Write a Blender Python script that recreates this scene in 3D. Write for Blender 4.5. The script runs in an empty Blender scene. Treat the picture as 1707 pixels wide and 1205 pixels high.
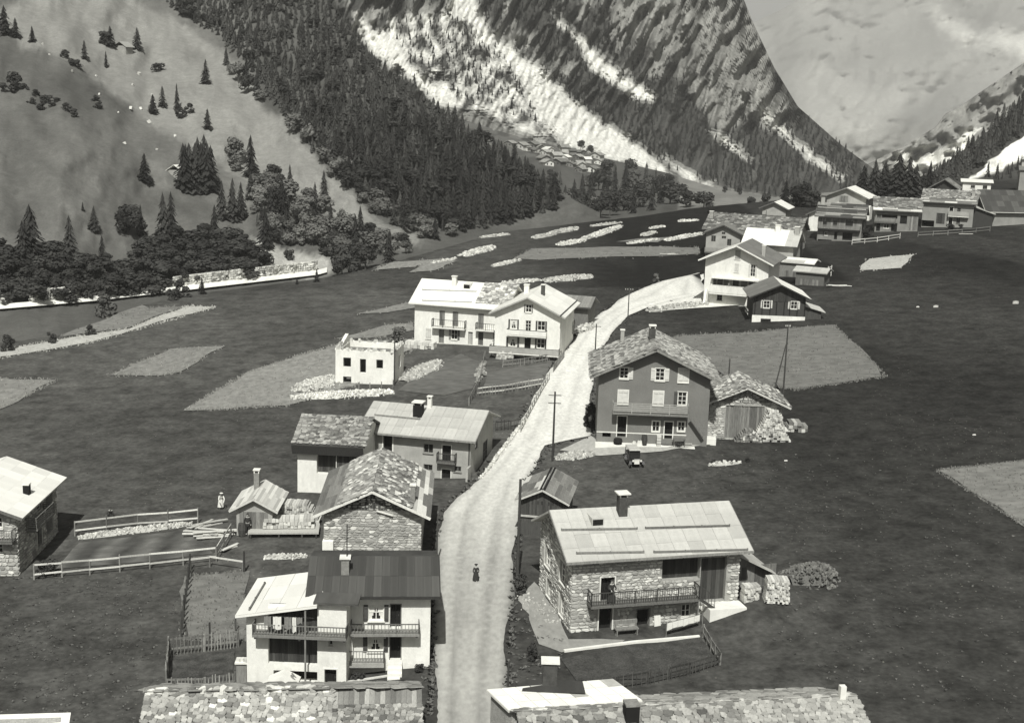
import bpy, bmesh, math, random
import numpy as np
from mathutils import Vector, Matrix, noise as mn
rnd = random.Random(7)
S = bpy.context.scene
# ------------------------------------------------------------------ camera, sky, sun, exposure
FPX, HORIZ, ROLL, CX, CY = 2208.6, 144.2, 0.0314, 853.5, 602.5
CAM = np.array([0., 0., 35.])
th = math.atan((CY-HORIZ)/FPX); ct, st, cr, sr = math.cos(th), math.sin(th), math.cos(ROLL), math.sin(ROLL)
FW = np.array([0, ct, -st]); UP0 = np.array([0, st, ct]); R0 = np.array([1., 0, 0])
RC = cr*R0+sr*UP0; UC = -sr*R0+cr*UP0
cam = bpy.data.cameras.new('camera'); camo = bpy.data.objects.new('camera', cam); S.collection.objects.link(camo)
cam.sensor_width = 36; cam.lens = 36*FPX/1707; cam.clip_start = 1; cam.clip_end = 30000
mw = Matrix.Identity(4)
for i in range(3): mw[i][0] = RC[i]; mw[i][1] = UC[i]; mw[i][2] = -FW[i]; mw[i][3] = CAM[i]
camo.matrix_world = mw
S.camera = camo
TINT = (1.0, 0.998, 0.92)
SUN_EL, SUN_AZ = math.radians(51), math.radians(-3)      # azimuth measured from behind the camera, minus = left
sd = Vector((math.sin(SUN_AZ)*math.cos(SUN_EL), -math.cos(SUN_AZ)*math.cos(SUN_EL), math.sin(SUN_EL)))
W = bpy.data.worlds.new('World'); S.world = W; W.use_nodes = True
nt = W.node_tree; nt.nodes.clear()
o_ = nt.nodes.new('ShaderNodeOutputWorld'); bg = nt.nodes.new('ShaderNodeBackground'); sk = nt.nodes.new('ShaderNodeTexSky')
sk.sky_type = 'NISHITA'; sk.sun_disc = False; sk.sun_elevation = SUN_EL
sk.sun_rotation = math.atan2(sd.x, sd.y); sk.dust_density = 2.5; sk.air_density = 1.0
bw = nt.nodes.new('ShaderNodeRGBToBW'); tm = nt.nodes.new('ShaderNodeMix'); tm.data_type = 'RGBA'; tm.blend_type = 'MULTIPLY'
tm.inputs[0].default_value = 1.0; tm.inputs[7].default_value = (1.0, 0.995, 0.97, 1)
nt.links.new(sk.outputs[0], bw.inputs[0]); nt.links.new(bw.outputs[0], tm.inputs[6]); nt.links.new(tm.outputs[2], bg.inputs[0])
bg.inputs[1].default_value = 0.06; nt.links.new(bg.outputs[0], o_.inputs[0])
sl = bpy.data.lights.new('sun', 'SUN'); sl.energy = 4.5; sl.angle = math.radians(0.53); sl.color = (1.0, 0.99, 0.955)
so = bpy.data.objects.new('sun', sl); S.collection.objects.link(so); so.rotation_euler = sd.to_track_quat('Z', 'Y').to_euler()
so.location = (0, 0, 200)
vs = S.view_settings; vs.view_transform = 'Standard'; vs.look = 'None'; vs.exposure = 0.24; vs.gamma = 1; vs.use_curve_mapping = False
S.cycles.max_bounces = 5; S.cycles.diffuse_bounces = 2; S.cycles.glossy_bounces = 2; S.cycles.volume_bounces = 0
S.cycles.transparent_max_bounces = 4

# ------------------------------------------------------------------ materials
MATS = {}
def M(name, v, var=.15, sc=1.5, rough=.9, ov=0., bump=0., bsc=None, fine=0., fsc=25., dark=None, stretch=(1,1,1), tone=1., spec=.2):
    """grey material: v albedo; noise var at scale sc; fine speckle; ov = per-object tone; 'tone' face attribute scales too"""
    if name in MATS: return MATS[name]
    m = bpy.data.materials.new(name); m.use_nodes = True; n = m.node_tree.nodes; L = m.node_tree.links
    p = n['Principled BSDF']; p.inputs['Roughness'].default_value = rough; p.inputs['Specular IOR Level'].default_value = spec
    tc = n.new('ShaderNodeTexCoord'); mp = n.new('ShaderNodeMapping'); mp.inputs['Scale'].default_value = stretch
    L.new(tc.outputs['Object'], mp.inputs[0])
    def math_(op, a, b):
        q = n.new('ShaderNodeMath'); q.operation = op
        for i, x in enumerate((a, b)):
            if isinstance(x, (int, float)): q.inputs[i].default_value = x
            else: L.new(x, q.inputs[i])
        return q.outputs[0]
    n1 = n.new('ShaderNodeTexNoise'); n1.inputs['Scale'].default_value = sc; n1.inputs['Detail'].default_value = 6; n1.inputs['Roughness'].default_value = .62
    L.new(mp.outputs[0], n1.inputs[0])
    f = math_('MULTIPLY_ADD', n1.outputs[0], 4*var); n_ = f.node; n_.inputs[2].default_value = 1-2*var
    if fine:
        n2 = n.new('ShaderNodeTexNoise'); n2.inputs['Scale'].default_value = fsc; n2.inputs['Detail'].default_value = 3
        L.new(mp.outputs[0], n2.inputs[0])
        g2 = math_('MULTIPLY_ADD', n2.outputs[0], 4*fine); g2.node.inputs[2].default_value = 1-2*fine
        f = math_('MULTIPLY', f, g2)
    at_ = n.new('ShaderNodeAttribute'); at_.attribute_name = 'tone'
    f = math_('MULTIPLY', f, math_('ADD', at_.outputs['Fac'], 1.0))
    if ov:
        oi = n.new('ShaderNodeObjectInfo'); g3 = math_('MULTIPLY_ADD', oi.outputs['Random'], 2*ov); g3.node.inputs[2].default_value = 1-ov
        f = math_('MULTIPLY', f, g3)
    f = math_('MAXIMUM', math_('MULTIPLY', f, v), .006); f = math_('MINIMUM', f, .86)
    cc = n.new('ShaderNodeVectorMath'); cc.operation = 'SCALE'; cc.inputs[0].default_value = TINT; L.new(f, cc.inputs['Scale'])
    L.new(cc.outputs[0], p.inputs['Base Color'])
    if bump:
        nb = n.new('ShaderNodeTexNoise'); nb.inputs['Scale'].default_value = bsc or 12; nb.inputs['Detail'].default_value = 5; L.new(mp.outputs[0], nb.inputs[0])
        b = n.new('ShaderNodeBump'); b.inputs['Strength'].default_value = bump; b.inputs['Distance'].default_value = .1
        L.new(nb.outputs[0], b.inputs['Height']); L.new(b.outputs[0], p.inputs['Normal'])
    MATS[name] = m
    return m
m_plaster = M('white_plaster', .7, .16, .7, .92, fine=.07, fsc=4, bump=.25, stretch=(1,1,.55))
m_plgrey = M('grey_plaster', .33, .26, .6, .92, fine=.08, fsc=9, bump=.2)
m_stucco = M('dark_stucco', .165, .16, .5, .92, fine=.08, fsc=7, bump=.2)
m_mortar = M('stone_mortar', .3, .25, 1.6, .95, fine=.2, fsc=14, bump=.4)
m_stone = M('wall_stone', .34, .2, 5, .9, ov=.38, bump=.3)
m_wstone = M('pale_stone', .5, .2, 5, .9, ov=.4, bump=.3)
m_slab = M('roof_stone', .24, .3, 4, .85, ov=.42, bump=.3)
m_dslab = M('dark_roof_stone', .13, .3, 4, .85, ov=.42, bump=.3)
m_roofbase = M('roof_underlay', .12, .3, 3, .95)
m_zinc = M('bright_zinc', .68, .09, .7, .55, ov=.09, stretch=(1,.3,1))
m_tin = M('weathered_tin', .4, .3, .5, .6, ov=.09, fine=.06, fsc=6)
m_tin2 = M('stained_tin', .38, .3, .45, .6, ov=.15)
m_soot = M('sooty_brick', .06, .4, 4, .9, fine=.15)
m_darkroof = M('dark_sheet_roof', .06, .4, .8, .8, ov=.3, stretch=(1,.2,1))
m_wood = M('dark_board', .05, .35, 3, .85, ov=.35, stretch=(4,4,.4))
m_wood2 = M('grey_board', .17, .35, 3, .85, ov=.35, stretch=(3,3,.5))
m_wood3 = M('pale_board', .5, .2, 3, .85, ov=.3, stretch=(3,3,.6))
m_shut = M('pale_shutter', .55, .15, 3, .7)
m_dshut = M('dark_shutter', .07, .2, 3, .7)
m_frame = M('white_frame', .7, .08, 3, .6)
m_dark = M('dark_interior', .012, .2, 2, .9)  # near-black paints the shade of open doorways and recesses; also plain dark parts
m_glass = M('window_glass', .02, .3, 1, .12, spec=.5)
m_curt = M('curtain', .6, .2, 8, .9)
m_iron = M('iron', .05, .2, 6, .6)
m_conc = M('concrete', .66, .12, 1.5, .9, fine=.06)
m_brick = M('chimney_brick', .2, .3, 5, .9, fine=.15)
m_grass = None
m_leafc = M('spruce_needles', .025, .35, 1.2, .95, ov=.5, tone=1)
m_leafl = M('pale_leaves', .12, .3, 1.5, .95, ov=.35)
m_leafd = M('dark_leaves', .036, .3, 1.5, .95, ov=.35)
m_bark = M('bark', .07, .3, 6, .95)
m_crop = M('crop_stand', .19, .12, .12, .95, fine=.28, fsc=1.5, ov=.1, stretch=(1,.6,1), bump=.6, bsc=2.5)
m_cropp = M('pale_crop_stand', .37, .1, .2, .95, fine=.2, fsc=1.6, bump=.5, bsc=2.5)
m_cropd = M('green_crop_stand', .15, .14, .12, .95, fine=.3, fsc=1.3, ov=.1, stretch=(.6,1,1), bump=.7, bsc=2)
m_rub = M('rubble_stone', .5, .25, 3, .95, ov=.2)
m_log = M('split_logs', .42, .3, 6, .9, ov=.4)
m_skin = M('skin', .35, .05); m_cdark = M('dark_cloth', .03, .2, 8); m_cpale = M('pale_cloth', .66, .12, 6); m_cgrey = M('grey_cloth', .2, .2, 8)
m_soil = M('garden_soil', .05, .4, 2.5, .95, fine=.3, fsc=10, bump=.3)

# ------------------------------------------------------------------ mesh helpers
COL = S.collection
def link(name, me, parent=None, **kw):
    o = bpy.data.objects.new(name, me); COL.objects.link(o)
    if parent is not None: o.parent = parent
    for k, v in kw.items(): o[k] = v
    return o
def tag(o, label, cat, group=None):
    o['label'] = label; o['category'] = cat
    if group: o['group'] = group
    return o
def thing(name, label, cat, loc=(0,0,0), rz=0., group=None):
    o = link(name, None); o.location = loc; o.rotation_euler = (0, 0, rz); o.empty_display_size = .5
    return tag(o, label, cat, group)
class MB:
    def __init__(s): s.v = []; s.f = []; s.t = []
    def add(s, vs_, fs, tone=0.):
        b = len(s.v); s.v += [tuple(map(float, q)) for q in vs_]; s.f += [tuple(b+i for i in f) for f in fs]; s.t += [tone]*len(fs)
    def hexa(s, p, tone=0.): s.add(p, [(3,2,1,0),(4,5,6,7),(0,1,5,4),(1,2,6,5),(2,3,7,6),(3,0,4,7)], tone)
    def box(s, x0, x1, y0, y1, z0, z1, tone=0.):
        s.hexa([(x0,y0,z0),(x1,y0,z0),(x1,y1,z0),(x0,y1,z0),(x0,y0,z1),(x1,y0,z1),(x1,y1,z1),(x0,y1,z1)], tone)
    def bar(s, a, b, w, h=None, tone=0.):
        a = Vector(a); b = Vector(b); d = (b-a); h = h or w
        if d.length < 1e-6: return
        d.normalize(); r = Vector((0,0,1)) if abs(d.z) < .9 else Vector((0,1,0))
        u = d.cross(r).normalized(); v = u.cross(d).normalized()
        q = []
        for c in (a, b):
            for i, j in ((-1,-1),(1,-1),(1,1),(-1,1)): q.append(c+u*(i*w/2)+v*(j*h/2))
        s.add(q, [(0,1,2,3),(7,6,5,4),(1,0,4,5),(2,1,5,6),(3,2,6,7),(0,3,7,4)], tone)
    def tube(s, a, b, r0, r1=None, n=6, tone=0.):
        a = Vector(a); b = Vector(b); r1 = r0 if r1 is None else r1; d = (b-a).normalized()
        r = Vector((0,0,1)) if abs(d.z) < .9 else Vector((0,1,0)); u = d.cross(r).normalized(); v = d.cross(u)
        q = [c+(u*math.cos(2*math.pi*i/n)+v*math.sin(2*math.pi*i/n))*rr for c, rr in ((a,r0),(b,r1)) for i in range(n)]
        s.add(q, [tuple((i, (i+1)%n, n+(i+1)%n, n+i)) for i in range(n)]+[tuple(range(n-1,-1,-1)), tuple(range(n,2*n))], tone)
    def prism(s, poly, off, tone=0.):
        n = len(poly); off = Vector(off); q = [Vector(p) for p in poly]; q += [p+off for p in q]
        s.add(q, [tuple(range(n-1,-1,-1)), tuple(range(n,2*n))]+[(i,(i+1)%n,n+(i+1)%n,n+i) for i in range(n)], tone)
    def mesh(s, name, mat, smooth=False):
        me = bpy.data.meshes.new(name); me.from_pydata(s.v, [], s.f)
        if any(s.t):
            a = me.attributes.new('tone', 'FLOAT', 'FACE'); a.data.foreach_set('value', s.t)
        me.materials.append(mat)
        if smooth: me.polygons.foreach_set('use_smooth', [True]*len(s.f))
        me.update(); return me
    def build(s, name, mat, parent=None, smooth=False, **kw):
        bm_ = s.mesh(name, mat, smooth)
        return link(name, bm_, parent, **kw)
def npmesh(name, v, f, mat, smooth=True, attrs=None):
    v = np.asarray(v, np.float32); f = np.asarray(f, np.int32); k = f.shape[1]
    me = bpy.data.meshes.new(name); me.vertices.add(len(v)); me.vertices.foreach_set('co', v.ravel())
    me.loops.add(f.size); me.loops.foreach_set('vertex_index', f.ravel()); me.polygons.add(len(f))
    me.polygons.foreach_set('loop_start', np.arange(0, f.size, k, dtype=np.int32))
    if smooth: me.polygons.foreach_set('use_smooth', np.ones(len(f), bool))
    for an, (dom, arr) in (attrs or {}).items():
        a = me.attributes.new(an, 'FLOAT', dom); a.data.foreach_set('value', np.asarray(arr, np.float32))
    me.materials.append(mat); me.update(calc_edges=True); me.validate()
    return me
def ray(px, py): return FW+(px-CX)/FPX*RC+(CY-py)/FPX*UC
def inpoly(x, y, P):
    c = False; j = len(P)-1
    for i in range(len(P)):
        xi, yi = P[i]; xj, yj = P[j]
        if (yi > y) != (yj > y) and x < (xj-xi)*(y-yi)/(yj-yi)+xi: c = not c
        j = i
    return c
def lerp(x, xs, ys): return float(np.interp(x, xs, ys))

# ------------------------------------------------------------------ the terrace the village stands on
EDGE = np.array([(-140,140),(-100,158),(-82,168),(-69,174.5),(-62.3,179),(-56.7,204),(-51,212),(-43.7,218),(-33,227),(-25.8,237),(-18.3,253),(-3.9,286),
                 (13.5,301.5),(28,312),(42,325),(58,333),(74,338.6),(92,347),(109,353),(128,362),(138,365),(156,372),(240,400)])
DIPS = [(-13.4,77,-.55,5),(-8.4,118,-.65,7),(11,84,-.35,6),(13.5,124,.6,7),(-19.9,100,.28,4),(2.9,100,.3,3),(-7.3,171,.3,7),(-30,70,-.5,10),(17.4,86.2,1.15,3.4)]
def plane(x, y): return .0388*x+.0213*y+.032*max(0, x-30)-1.937
def g(x, y):
    z = plane(x, y)
    for a, b, d, r in DIPS:
        q = ((x-a)**2+(y-b)**2)/(r*r)
        if q < 9: z += d*math.exp(-q*.7)
    z += .22*mn.noise(Vector((x*.045, y*.045, 3.1)))+(.05*mn.noise(Vector((x*.21, y*.21, 7.7)))*min(1, max(0, (125-y)/20)) if y < 125 else 0.)
    d = y-np.interp(x, EDGE[:,0], EDGE[:,1])
    if d > 0: z -= min(11., .42*d*min(1, d/5))
    return float(z)
def at(px, py, lift=0.):
    d = ray(px, py); lo = 20.; hi = 500.
    t = 45.
    while t < 500:
        p = CAM+t*d
        if p[2] < g(p[0], p[1])+lift: hi = t; break
        lo = t; t *= 1.02
    for _ in range(28):
        m = (lo+hi)/2; p = CAM+m*d
        if p[2] > g(p[0], p[1])+lift: lo = m
        else: hi = m
    p = CAM+lo*d; return Vector((p[0], p[1], g(p[0], p[1])+lift))
def at_z(px, py, z):
    d = ray(px, py); return Vector(CAM+d*((z-35)/d[2]))
def at_D(px, py, D): return Vector(CAM+ray(px, py)*D)
def ground_mat(name, base, patch, speck, flower=.0, mid=.45):
    m = M(name, base, patch, .06, .97, fine=speck, fsc=2.4, bump=.5, bsc=2.2, spec=.05)
    n = m.node_tree.nodes; L = m.node_tree.links; p = n['Principled BSDF']
    src = p.inputs['Base Color'].links[0].from_socket
    tc = n.new('ShaderNodeTexCoord')
    n3 = n.new('ShaderNodeTexNoise'); n3.inputs['Scale'].default_value = .45; n3.inputs['Detail'].default_value = 8; n3.inputs['Roughness'].default_value = .7; L.new(tc.outputs['Object'], n3.inputs[0])
    mr = n.new('ShaderNodeMapRange'); mr.inputs[1].default_value = .3; mr.inputs[2].default_value = .7; mr.inputs[3].default_value = 1-mid; mr.inputs[4].default_value = 1+mid*1.1; L.new(n3.outputs[0], mr.inputs[0])
    sc = n.new('ShaderNodeVectorMath'); sc.operation = 'SCALE'; L.new(src, sc.inputs[0]); L.new(mr.outputs[0], sc.inputs['Scale']); out = sc.outputs[0]
    if flower:
        vo = n.new('ShaderNodeTexVoronoi'); vo.inputs['Scale'].default_value = 1.5; L.new(tc.outputs['Object'], vo.inputs[0])
        c = n.new('ShaderNodeMath'); c.operation = 'LESS_THAN'; c.inputs[1].default_value = flower; L.new(vo.outputs['Distance'], c.inputs[0])
        n4 = n.new('ShaderNodeTexNoise'); n4.inputs['Scale'].default_value = .12; n4.inputs['Detail'].default_value = 3; L.new(tc.outputs['Object'], n4.inputs[0])
        c2 = n.new('ShaderNodeMapRange'); c2.inputs[1].default_value = .5; c2.inputs[2].default_value = .62; c2.inputs[3].default_value = 0; c2.inputs[4].default_value = .22; L.new(n4.outputs[0], c2.inputs[0])
        c3 = n.new('ShaderNodeMath'); c3.operation = 'MULTIPLY'; L.new(c.outputs[0], c3.inputs[0]); L.new(c2.outputs[0], c3.inputs[1])
        mx = n.new('ShaderNodeMix'); mx.data_type = 'RGBA'; L.new(c3.outputs[0], mx.inputs[0]); L.new(out, mx.inputs[6]); mx.inputs[7].default_value = (.5,.49,.42,1); out = mx.outputs[2]
    L.new(out, p.inputs['Base Color']); return m
m_grass = ground_mat('meadow_grass', .05, .16, .3, .1, .5)
def build_terrace():
    xs = np.arange(-150, 240, 1.6); ys = np.concatenate([np.arange(34, 150, 1.3), np.arange(150, 440, 2.0)])
    nx, ny = len(xs), len(ys); v = np.zeros((ny, nx, 3)); tone = np.zeros((ny, nx))
    for j, y in enumerate(ys):
        for i, x in enumerate(xs):
            v[j,i] = (x, y, g(x, y))
            # meadow sward: darker second-growth grass on the upper (right) side, paler mown meadow to the left
            t = .42-.8*min(1, max(0, (x-6+.03*(y-100))/22)); t += .25*mn.noise(Vector((x*.03, y*.018, 1.))) 
            t += .16*(mn.cell(Vector(((x*.9+y*.35)*.07, (y-.5*x)*.022, 4.)))-.5)*(x < 12 or y > 150)
            if y < 110 and x < 6: t -= .25*min(1,(110-y)/25)
            if y > 215 and x < 55: t -= .35
            if -70 < x < -14 and 105 < y < 150: t -= .22
            tone[j,i] = max(-.75, t)
    idx = np.arange(nx*ny).reshape(ny, nx)
    f = np.stack([idx[:-1,:-1], idx[:-1,1:], idx[1:,1:], idx[1:,:-1]], -1).reshape(-1, 4)
    me = npmesh('meadow', v.reshape(-1,3), f, m_grass, attrs={'tone': ('POINT', tone.ravel())})
    link('meadow', me, kind='structure')
build_terrace()
def sheet(name, poly, mat, lift=.05, maxe=3., pix=True, tonef=None, jag=.0, **kw):
    pts = [at(*p) if pix else Vector((p[0], p[1], 0)) for p in poly]
    bm = bmesh.new(); vv = [bm.verts.new((p.x, p.y, 0)) for p in pts]
    bm.faces.new(vv); bmesh.ops.triangulate(bm, faces=bm.faces[:])
    for _ in range(7):
        le = [e for e in bm.edges if e.calc_length() > maxe]
        if not le: break
        bmesh.ops.subdivide_edges(bm, edges=le, cuts=1); bmesh.ops.triangulate(bm, faces=[f for f in bm.faces if len(f.verts) > 3])
    for q in bm.verts:
        if jag and q.is_boundary:
            a_, b_ = q.co.x, q.co.y; q.co.x += jag*mn.noise(Vector((a_*.13, b_*.13, 2)))+.25*jag*mn.noise(Vector((a_*.7, b_*.7, 2))); q.co.y += jag*mn.noise(Vector((a_*.13, b_*.13, 9)))
        q.co.z = g(q.co.x, q.co.y)+lift*(1+max(0, q.co.y-120)/150)
    bmesh.ops.recalc_face_normals(bm, faces=bm.faces[:])
    me = bpy.data.meshes.new(name); bm.to_mesh(me); bm.free()
    if me.polygons[0].normal.z < 0: me.flip_normals()
    if tonef:
        a = me.attributes.new('tone', 'FLOAT', 'POINT'); a.data.foreach_set('value', [tonef(q.co.x, q.co.y) for q in me.vertices])
    me.materials.append(mat); return link(name, me, kind=kw.pop('kind', 'structure'), **kw)
# road
m_road = M('gravel_road', .54, .08, .5, .95, fine=.16, fsc=3, bump=.25, bsc=8, stretch=(1,.5,1))
RL = [(718,1260),(722,1150),(726,1050),(726,950),(728,900),(738,855),(790,805),(836,755),(868,705),(893,655),(917,618),(940,590),(967,557),(1003,522),(1050,490),(1105,470),(1165,456)]
RR = [(846,1260),(843,1150),(848,1050),(856,950),(866,880),(878,800),(912,745),(985,728),(985,668),(990,625),(1000,590),(1020,556),(1048,528),(1085,512),(1130,500),(1180,492)]
_rl = [at(*p) for p in RL]; _rr = [at(*p) for p in RR]
def road_tone(x, y):
    a = lerp(y, [p.y for p in _rl], [p.x for p in _rl]); b = lerp(y, [p.y for p in _rr], [p.x for p in _rr]); s = (x-a)/max(.5, b-a)*2-1
    t = -.42+.55*min(1, max(0, (y-84)/45))+.1*mn.noise(Vector((x*.9, y*.03, 0)))+.1*mn.noise(Vector((x*.2, y*.07, 5)))
    for c in (-.42, .38): t -= .2*math.exp(-((s-c+.05*math.sin(y*.11))/.1)**2)
    return t-.3*max(0, abs(s)-.82)/.18
sheet('road', RL+RR[::-1], m_road, .1, .85, tonef=road_tone, jag=.5)
sheet('yard', [(985,728),(1000,744),(1110,746),(1150,738),(1190,742),(1100,752),(1000,760),(940,752)], m_road, .075, 2., tonef=lambda x, y: -.35, jag=.8)
sheet('yard', [(1110,474),(1172,458),(1176,500),(1240,500),(1232,510),(1160,514),(1090,520),(1075,505)], m_road, .09, 2., tonef=lambda x, y: .1, jag=.8)
FIELDS = [([(1112,566),(1140,560),(1390,543),(1440,590),(1478,628),(1330,650),(1240,640),(1200,625)], m_cropd),
 ([(1562,785),(1640,776),(1780,762),(1830,940),(1707,876)], m_cropd), ([(1445,433),(1523,425),(1505,448),(1432,452)], m_cropp),
 ([(310,684),(360,652),(415,622),(500,592),(575,572),(690,566),(700,576),(600,640),(480,676),(380,682)], m_crop),
 ([(175,627),(285,582),(373,578),(300,620),(270,626)], m_cropp if False else m_crop), ([(-80,628),(0,631),(96,634),(0,681),(-80,712)], m_crop),
 ([(-60,594),(0,584),(100,567),(215,549),(310,512),(358,513),(240,546),(150,572),(0,597),(-60,606)], m_cropp),
 ([(100,563),(160,533),(250,514),(305,512),(214,547)], m_cropd), ([(595,524),(690,503),(690,514),(640,522)], m_crop),
 ([(560,566),(640,543),(690,539),(690,551),(620,565)], m_crop), ([(858,432),(884,416),(1110,412),(1165,414),(1165,424),(1110,427),(900,434)], m_cropd),
 ([(680,456),(715,438),(765,435),(725,452)], m_crop), ([(620,451),(660,438),(742,432),(692,446)], m_crop), ([(1030,404),(1070,398),(1125,396),(1090,405)], m_cropd),
 ([(312,962),(406,952),(408,1068),(300,1067)], m_cropd)]
for P, mt in FIELDS: sheet('crop_field', P, mt, .07, 2.0, jag=1.)
# ------------------------------------------------------------------ hillsides and mountains (real distances, lofted row by row)
def edge_D(px):
    # depth where the terrace edge crosses this viewing column
    return lerp(px, [-260,-200,0,100,250,330,420,540,620,700,830,960,1060,1150,1250,1350,1450,1550,1650,1707,1800,2000],
                [160,170,178,184,211,219,226,235,246,262,294,310,321,334,342,347,355,361,370,373,380,395])
def edge_py(px):
    return lerp(px, [-260,-200,0,100,250,330,420,540,620,700,830,960,1060,1150,1250,1350,1450,1550,1650,1707,1800,2000],
                [592,590,572,560,505,490,478,463,447,425,388,372,362,348,338,330,320,312,302,298,290,280])
def hz(px): return HORIZ+(px-CX)*math.tan(ROLL)
def ztan(px, py): d = ray(px, py); return d[2]
class Loft:
    def __init__(s, rows, disp=None):
        s.rows = rows; s.disp = disp; s.cache = {}
    def col(s, px):
        k = round(px, 1)
        if k in s.cache: return s.cache[k]
        out = []
        for py, D in s.rows:
            y = py(px) if callable(py) else lerp(px, *py)
            if isinstance(D, tuple) and D[0] == 'slope':
                m = D[1](px) if callable(D[1]) else D[1]
                y0, d0 = out[-1]; y = min(y, y0-2); z0 = d0*ztan(px, y0); t = ztan(px, y); y_ = ray(px, y)[1]
                d = (z0-m*d0)/(t-m) if t-m < -.01 else d0*3
                d = min(max(d, d0*1.002), d0*2.6+300)
            else: d = D(px) if callable(D) else (lerp(px, *D) if isinstance(D, tuple) else D)
            out.append((y, d))
        s.cache[k] = out; return out
    def D(s, px, py):
        c = s.col(px)
        for (y0, d0), (y1, d1) in zip(c, c[1:]):
            if y1 <= py <= y0:
                t = (y0-py)/max(1e-6, y0-y1); d = 1/((1-t)/d0+t/d1); break
        else: d = c[0][1] if py > c[0][0] else c[-1][1]
        if s.disp: d += s.disp(px, py, d)
        return d
    def at(s, px, py): return Vector(CAM+ray(px, py)*s.D(px, py))
    def build(s, name, px0, px1, n, segs, mat, tonef=None, back=True):
        V = []; T = []; pxs = np.linspace(px0, px1, n)
        for px in pxs:
            c = s.col(px); colv = []; colt = []
            for k, m in enumerate(segs):
                (y0, d0), (y1, d1) = c[k], c[k+1]
                for q in range(m+(k == len(segs)-1)):
                    t = q/m; y = y0+(y1-y0)*t; d = 1/((1-t)/d0+t/d1)
                    if s.disp: d += s.disp(px, y, d)
                    colv.append(CAM+ray(px, y)*d); colt.append(tonef(px, y) if tonef else 0.)
            if back:   # the far side falls away behind the crest
                p = colv[-1]
                for w in (1, 2, 3): colv.append(p+np.array([p[0]*.05*w, d*.07*w, -d*.035*w*w])); colt.append(colt[len(colv)-2-(w-1)])
            V.append(colv); T.append(colt)
        V = np.array(V); nx, ny = V.shape[:2]; idx = np.arange(nx*ny).reshape(nx, ny)
        f = np.stack([idx[:-1,:-1], idx[1:,:-1], idx[1:,1:], idx[:-1,1:]], -1).reshape(-1, 4)
        me = npmesh(name, V.reshape(-1,3), f, mat, attrs={'tone': ('POINT', np.array(T).ravel())})
        return link(name, me, kind='structure')
def nz(x, y, s=0., o=3): return mn.fractal(Vector((x, y, s)), .9, 2.1, o)
def soft(px, py, P, w=9., sc=.03, amp=14.):
    """1 inside the polygon, 0 outside, with a ragged edge"""
    dx = amp*nz(px*sc, py*sc, 11.); dy = amp*nz(px*sc, py*sc, 23.)
    return 1. if inpoly(px+dx, py+dy, P) else 0.
XL = [-260,0,60,150,310,420,530,600,700,830,960,1000]
roadpy = (XL, [520,518,513,505,486,473,460,440,412,379,364,362])
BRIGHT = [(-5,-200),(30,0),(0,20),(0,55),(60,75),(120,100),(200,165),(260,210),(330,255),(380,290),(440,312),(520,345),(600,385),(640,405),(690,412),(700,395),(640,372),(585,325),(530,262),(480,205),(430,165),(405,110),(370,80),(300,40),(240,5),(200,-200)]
left = Loft([(lambda px: edge_py(px)+24, lambda px: edge_D(px)+9), (roadpy, lambda px: edge_D(px)+40),
   ((XL, [440,436,430,425,415,405,400,398,385,362,358,361]), ('slope', .26)),
   (([-260,0,60,120,200,260,330,420,550,690,800,960,1000], [-100,55,75,100,165,210,255,300,345,372,348,350,359]), ('slope', lambda px: lerp(px, [0,400,700],[.36,.34,.4]))),
   (([-260,0,170,260,370,400,490,560,620,690,800,960,1000], [-260,-130,-30,10,85,150,230,310,345,360,330,343,357]), ('slope', .42)),
   (([-260,0,270,450,560,600,640,700,760,830,900,960,1000], [-560,-420,-160,-70,15,72,122,172,207,250,298,335,355]), ('slope', .52))],
   disp=lambda px, py, d: d*(.03*nz(px*.006, py*.006, 2.)+.008*nz(px*.03, py*.03, 5.)))
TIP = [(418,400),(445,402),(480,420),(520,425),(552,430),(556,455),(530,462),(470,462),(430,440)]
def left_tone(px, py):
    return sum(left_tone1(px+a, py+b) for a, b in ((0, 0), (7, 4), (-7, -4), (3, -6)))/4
def left_tone1(px, py):  # spur's sunlit side painted paler, side turned from the sun darker
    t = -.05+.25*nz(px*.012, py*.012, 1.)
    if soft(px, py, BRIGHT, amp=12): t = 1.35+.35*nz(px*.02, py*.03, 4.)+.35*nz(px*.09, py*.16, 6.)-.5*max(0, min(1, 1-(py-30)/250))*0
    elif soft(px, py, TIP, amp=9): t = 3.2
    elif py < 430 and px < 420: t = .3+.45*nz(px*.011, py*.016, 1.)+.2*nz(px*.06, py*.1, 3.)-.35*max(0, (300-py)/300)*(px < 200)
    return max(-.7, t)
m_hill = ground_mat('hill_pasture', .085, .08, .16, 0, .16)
left.build('hillside', -260, 1000, 300, [4, 14, 44, 26, 32], m_hill, left_tone)

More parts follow.
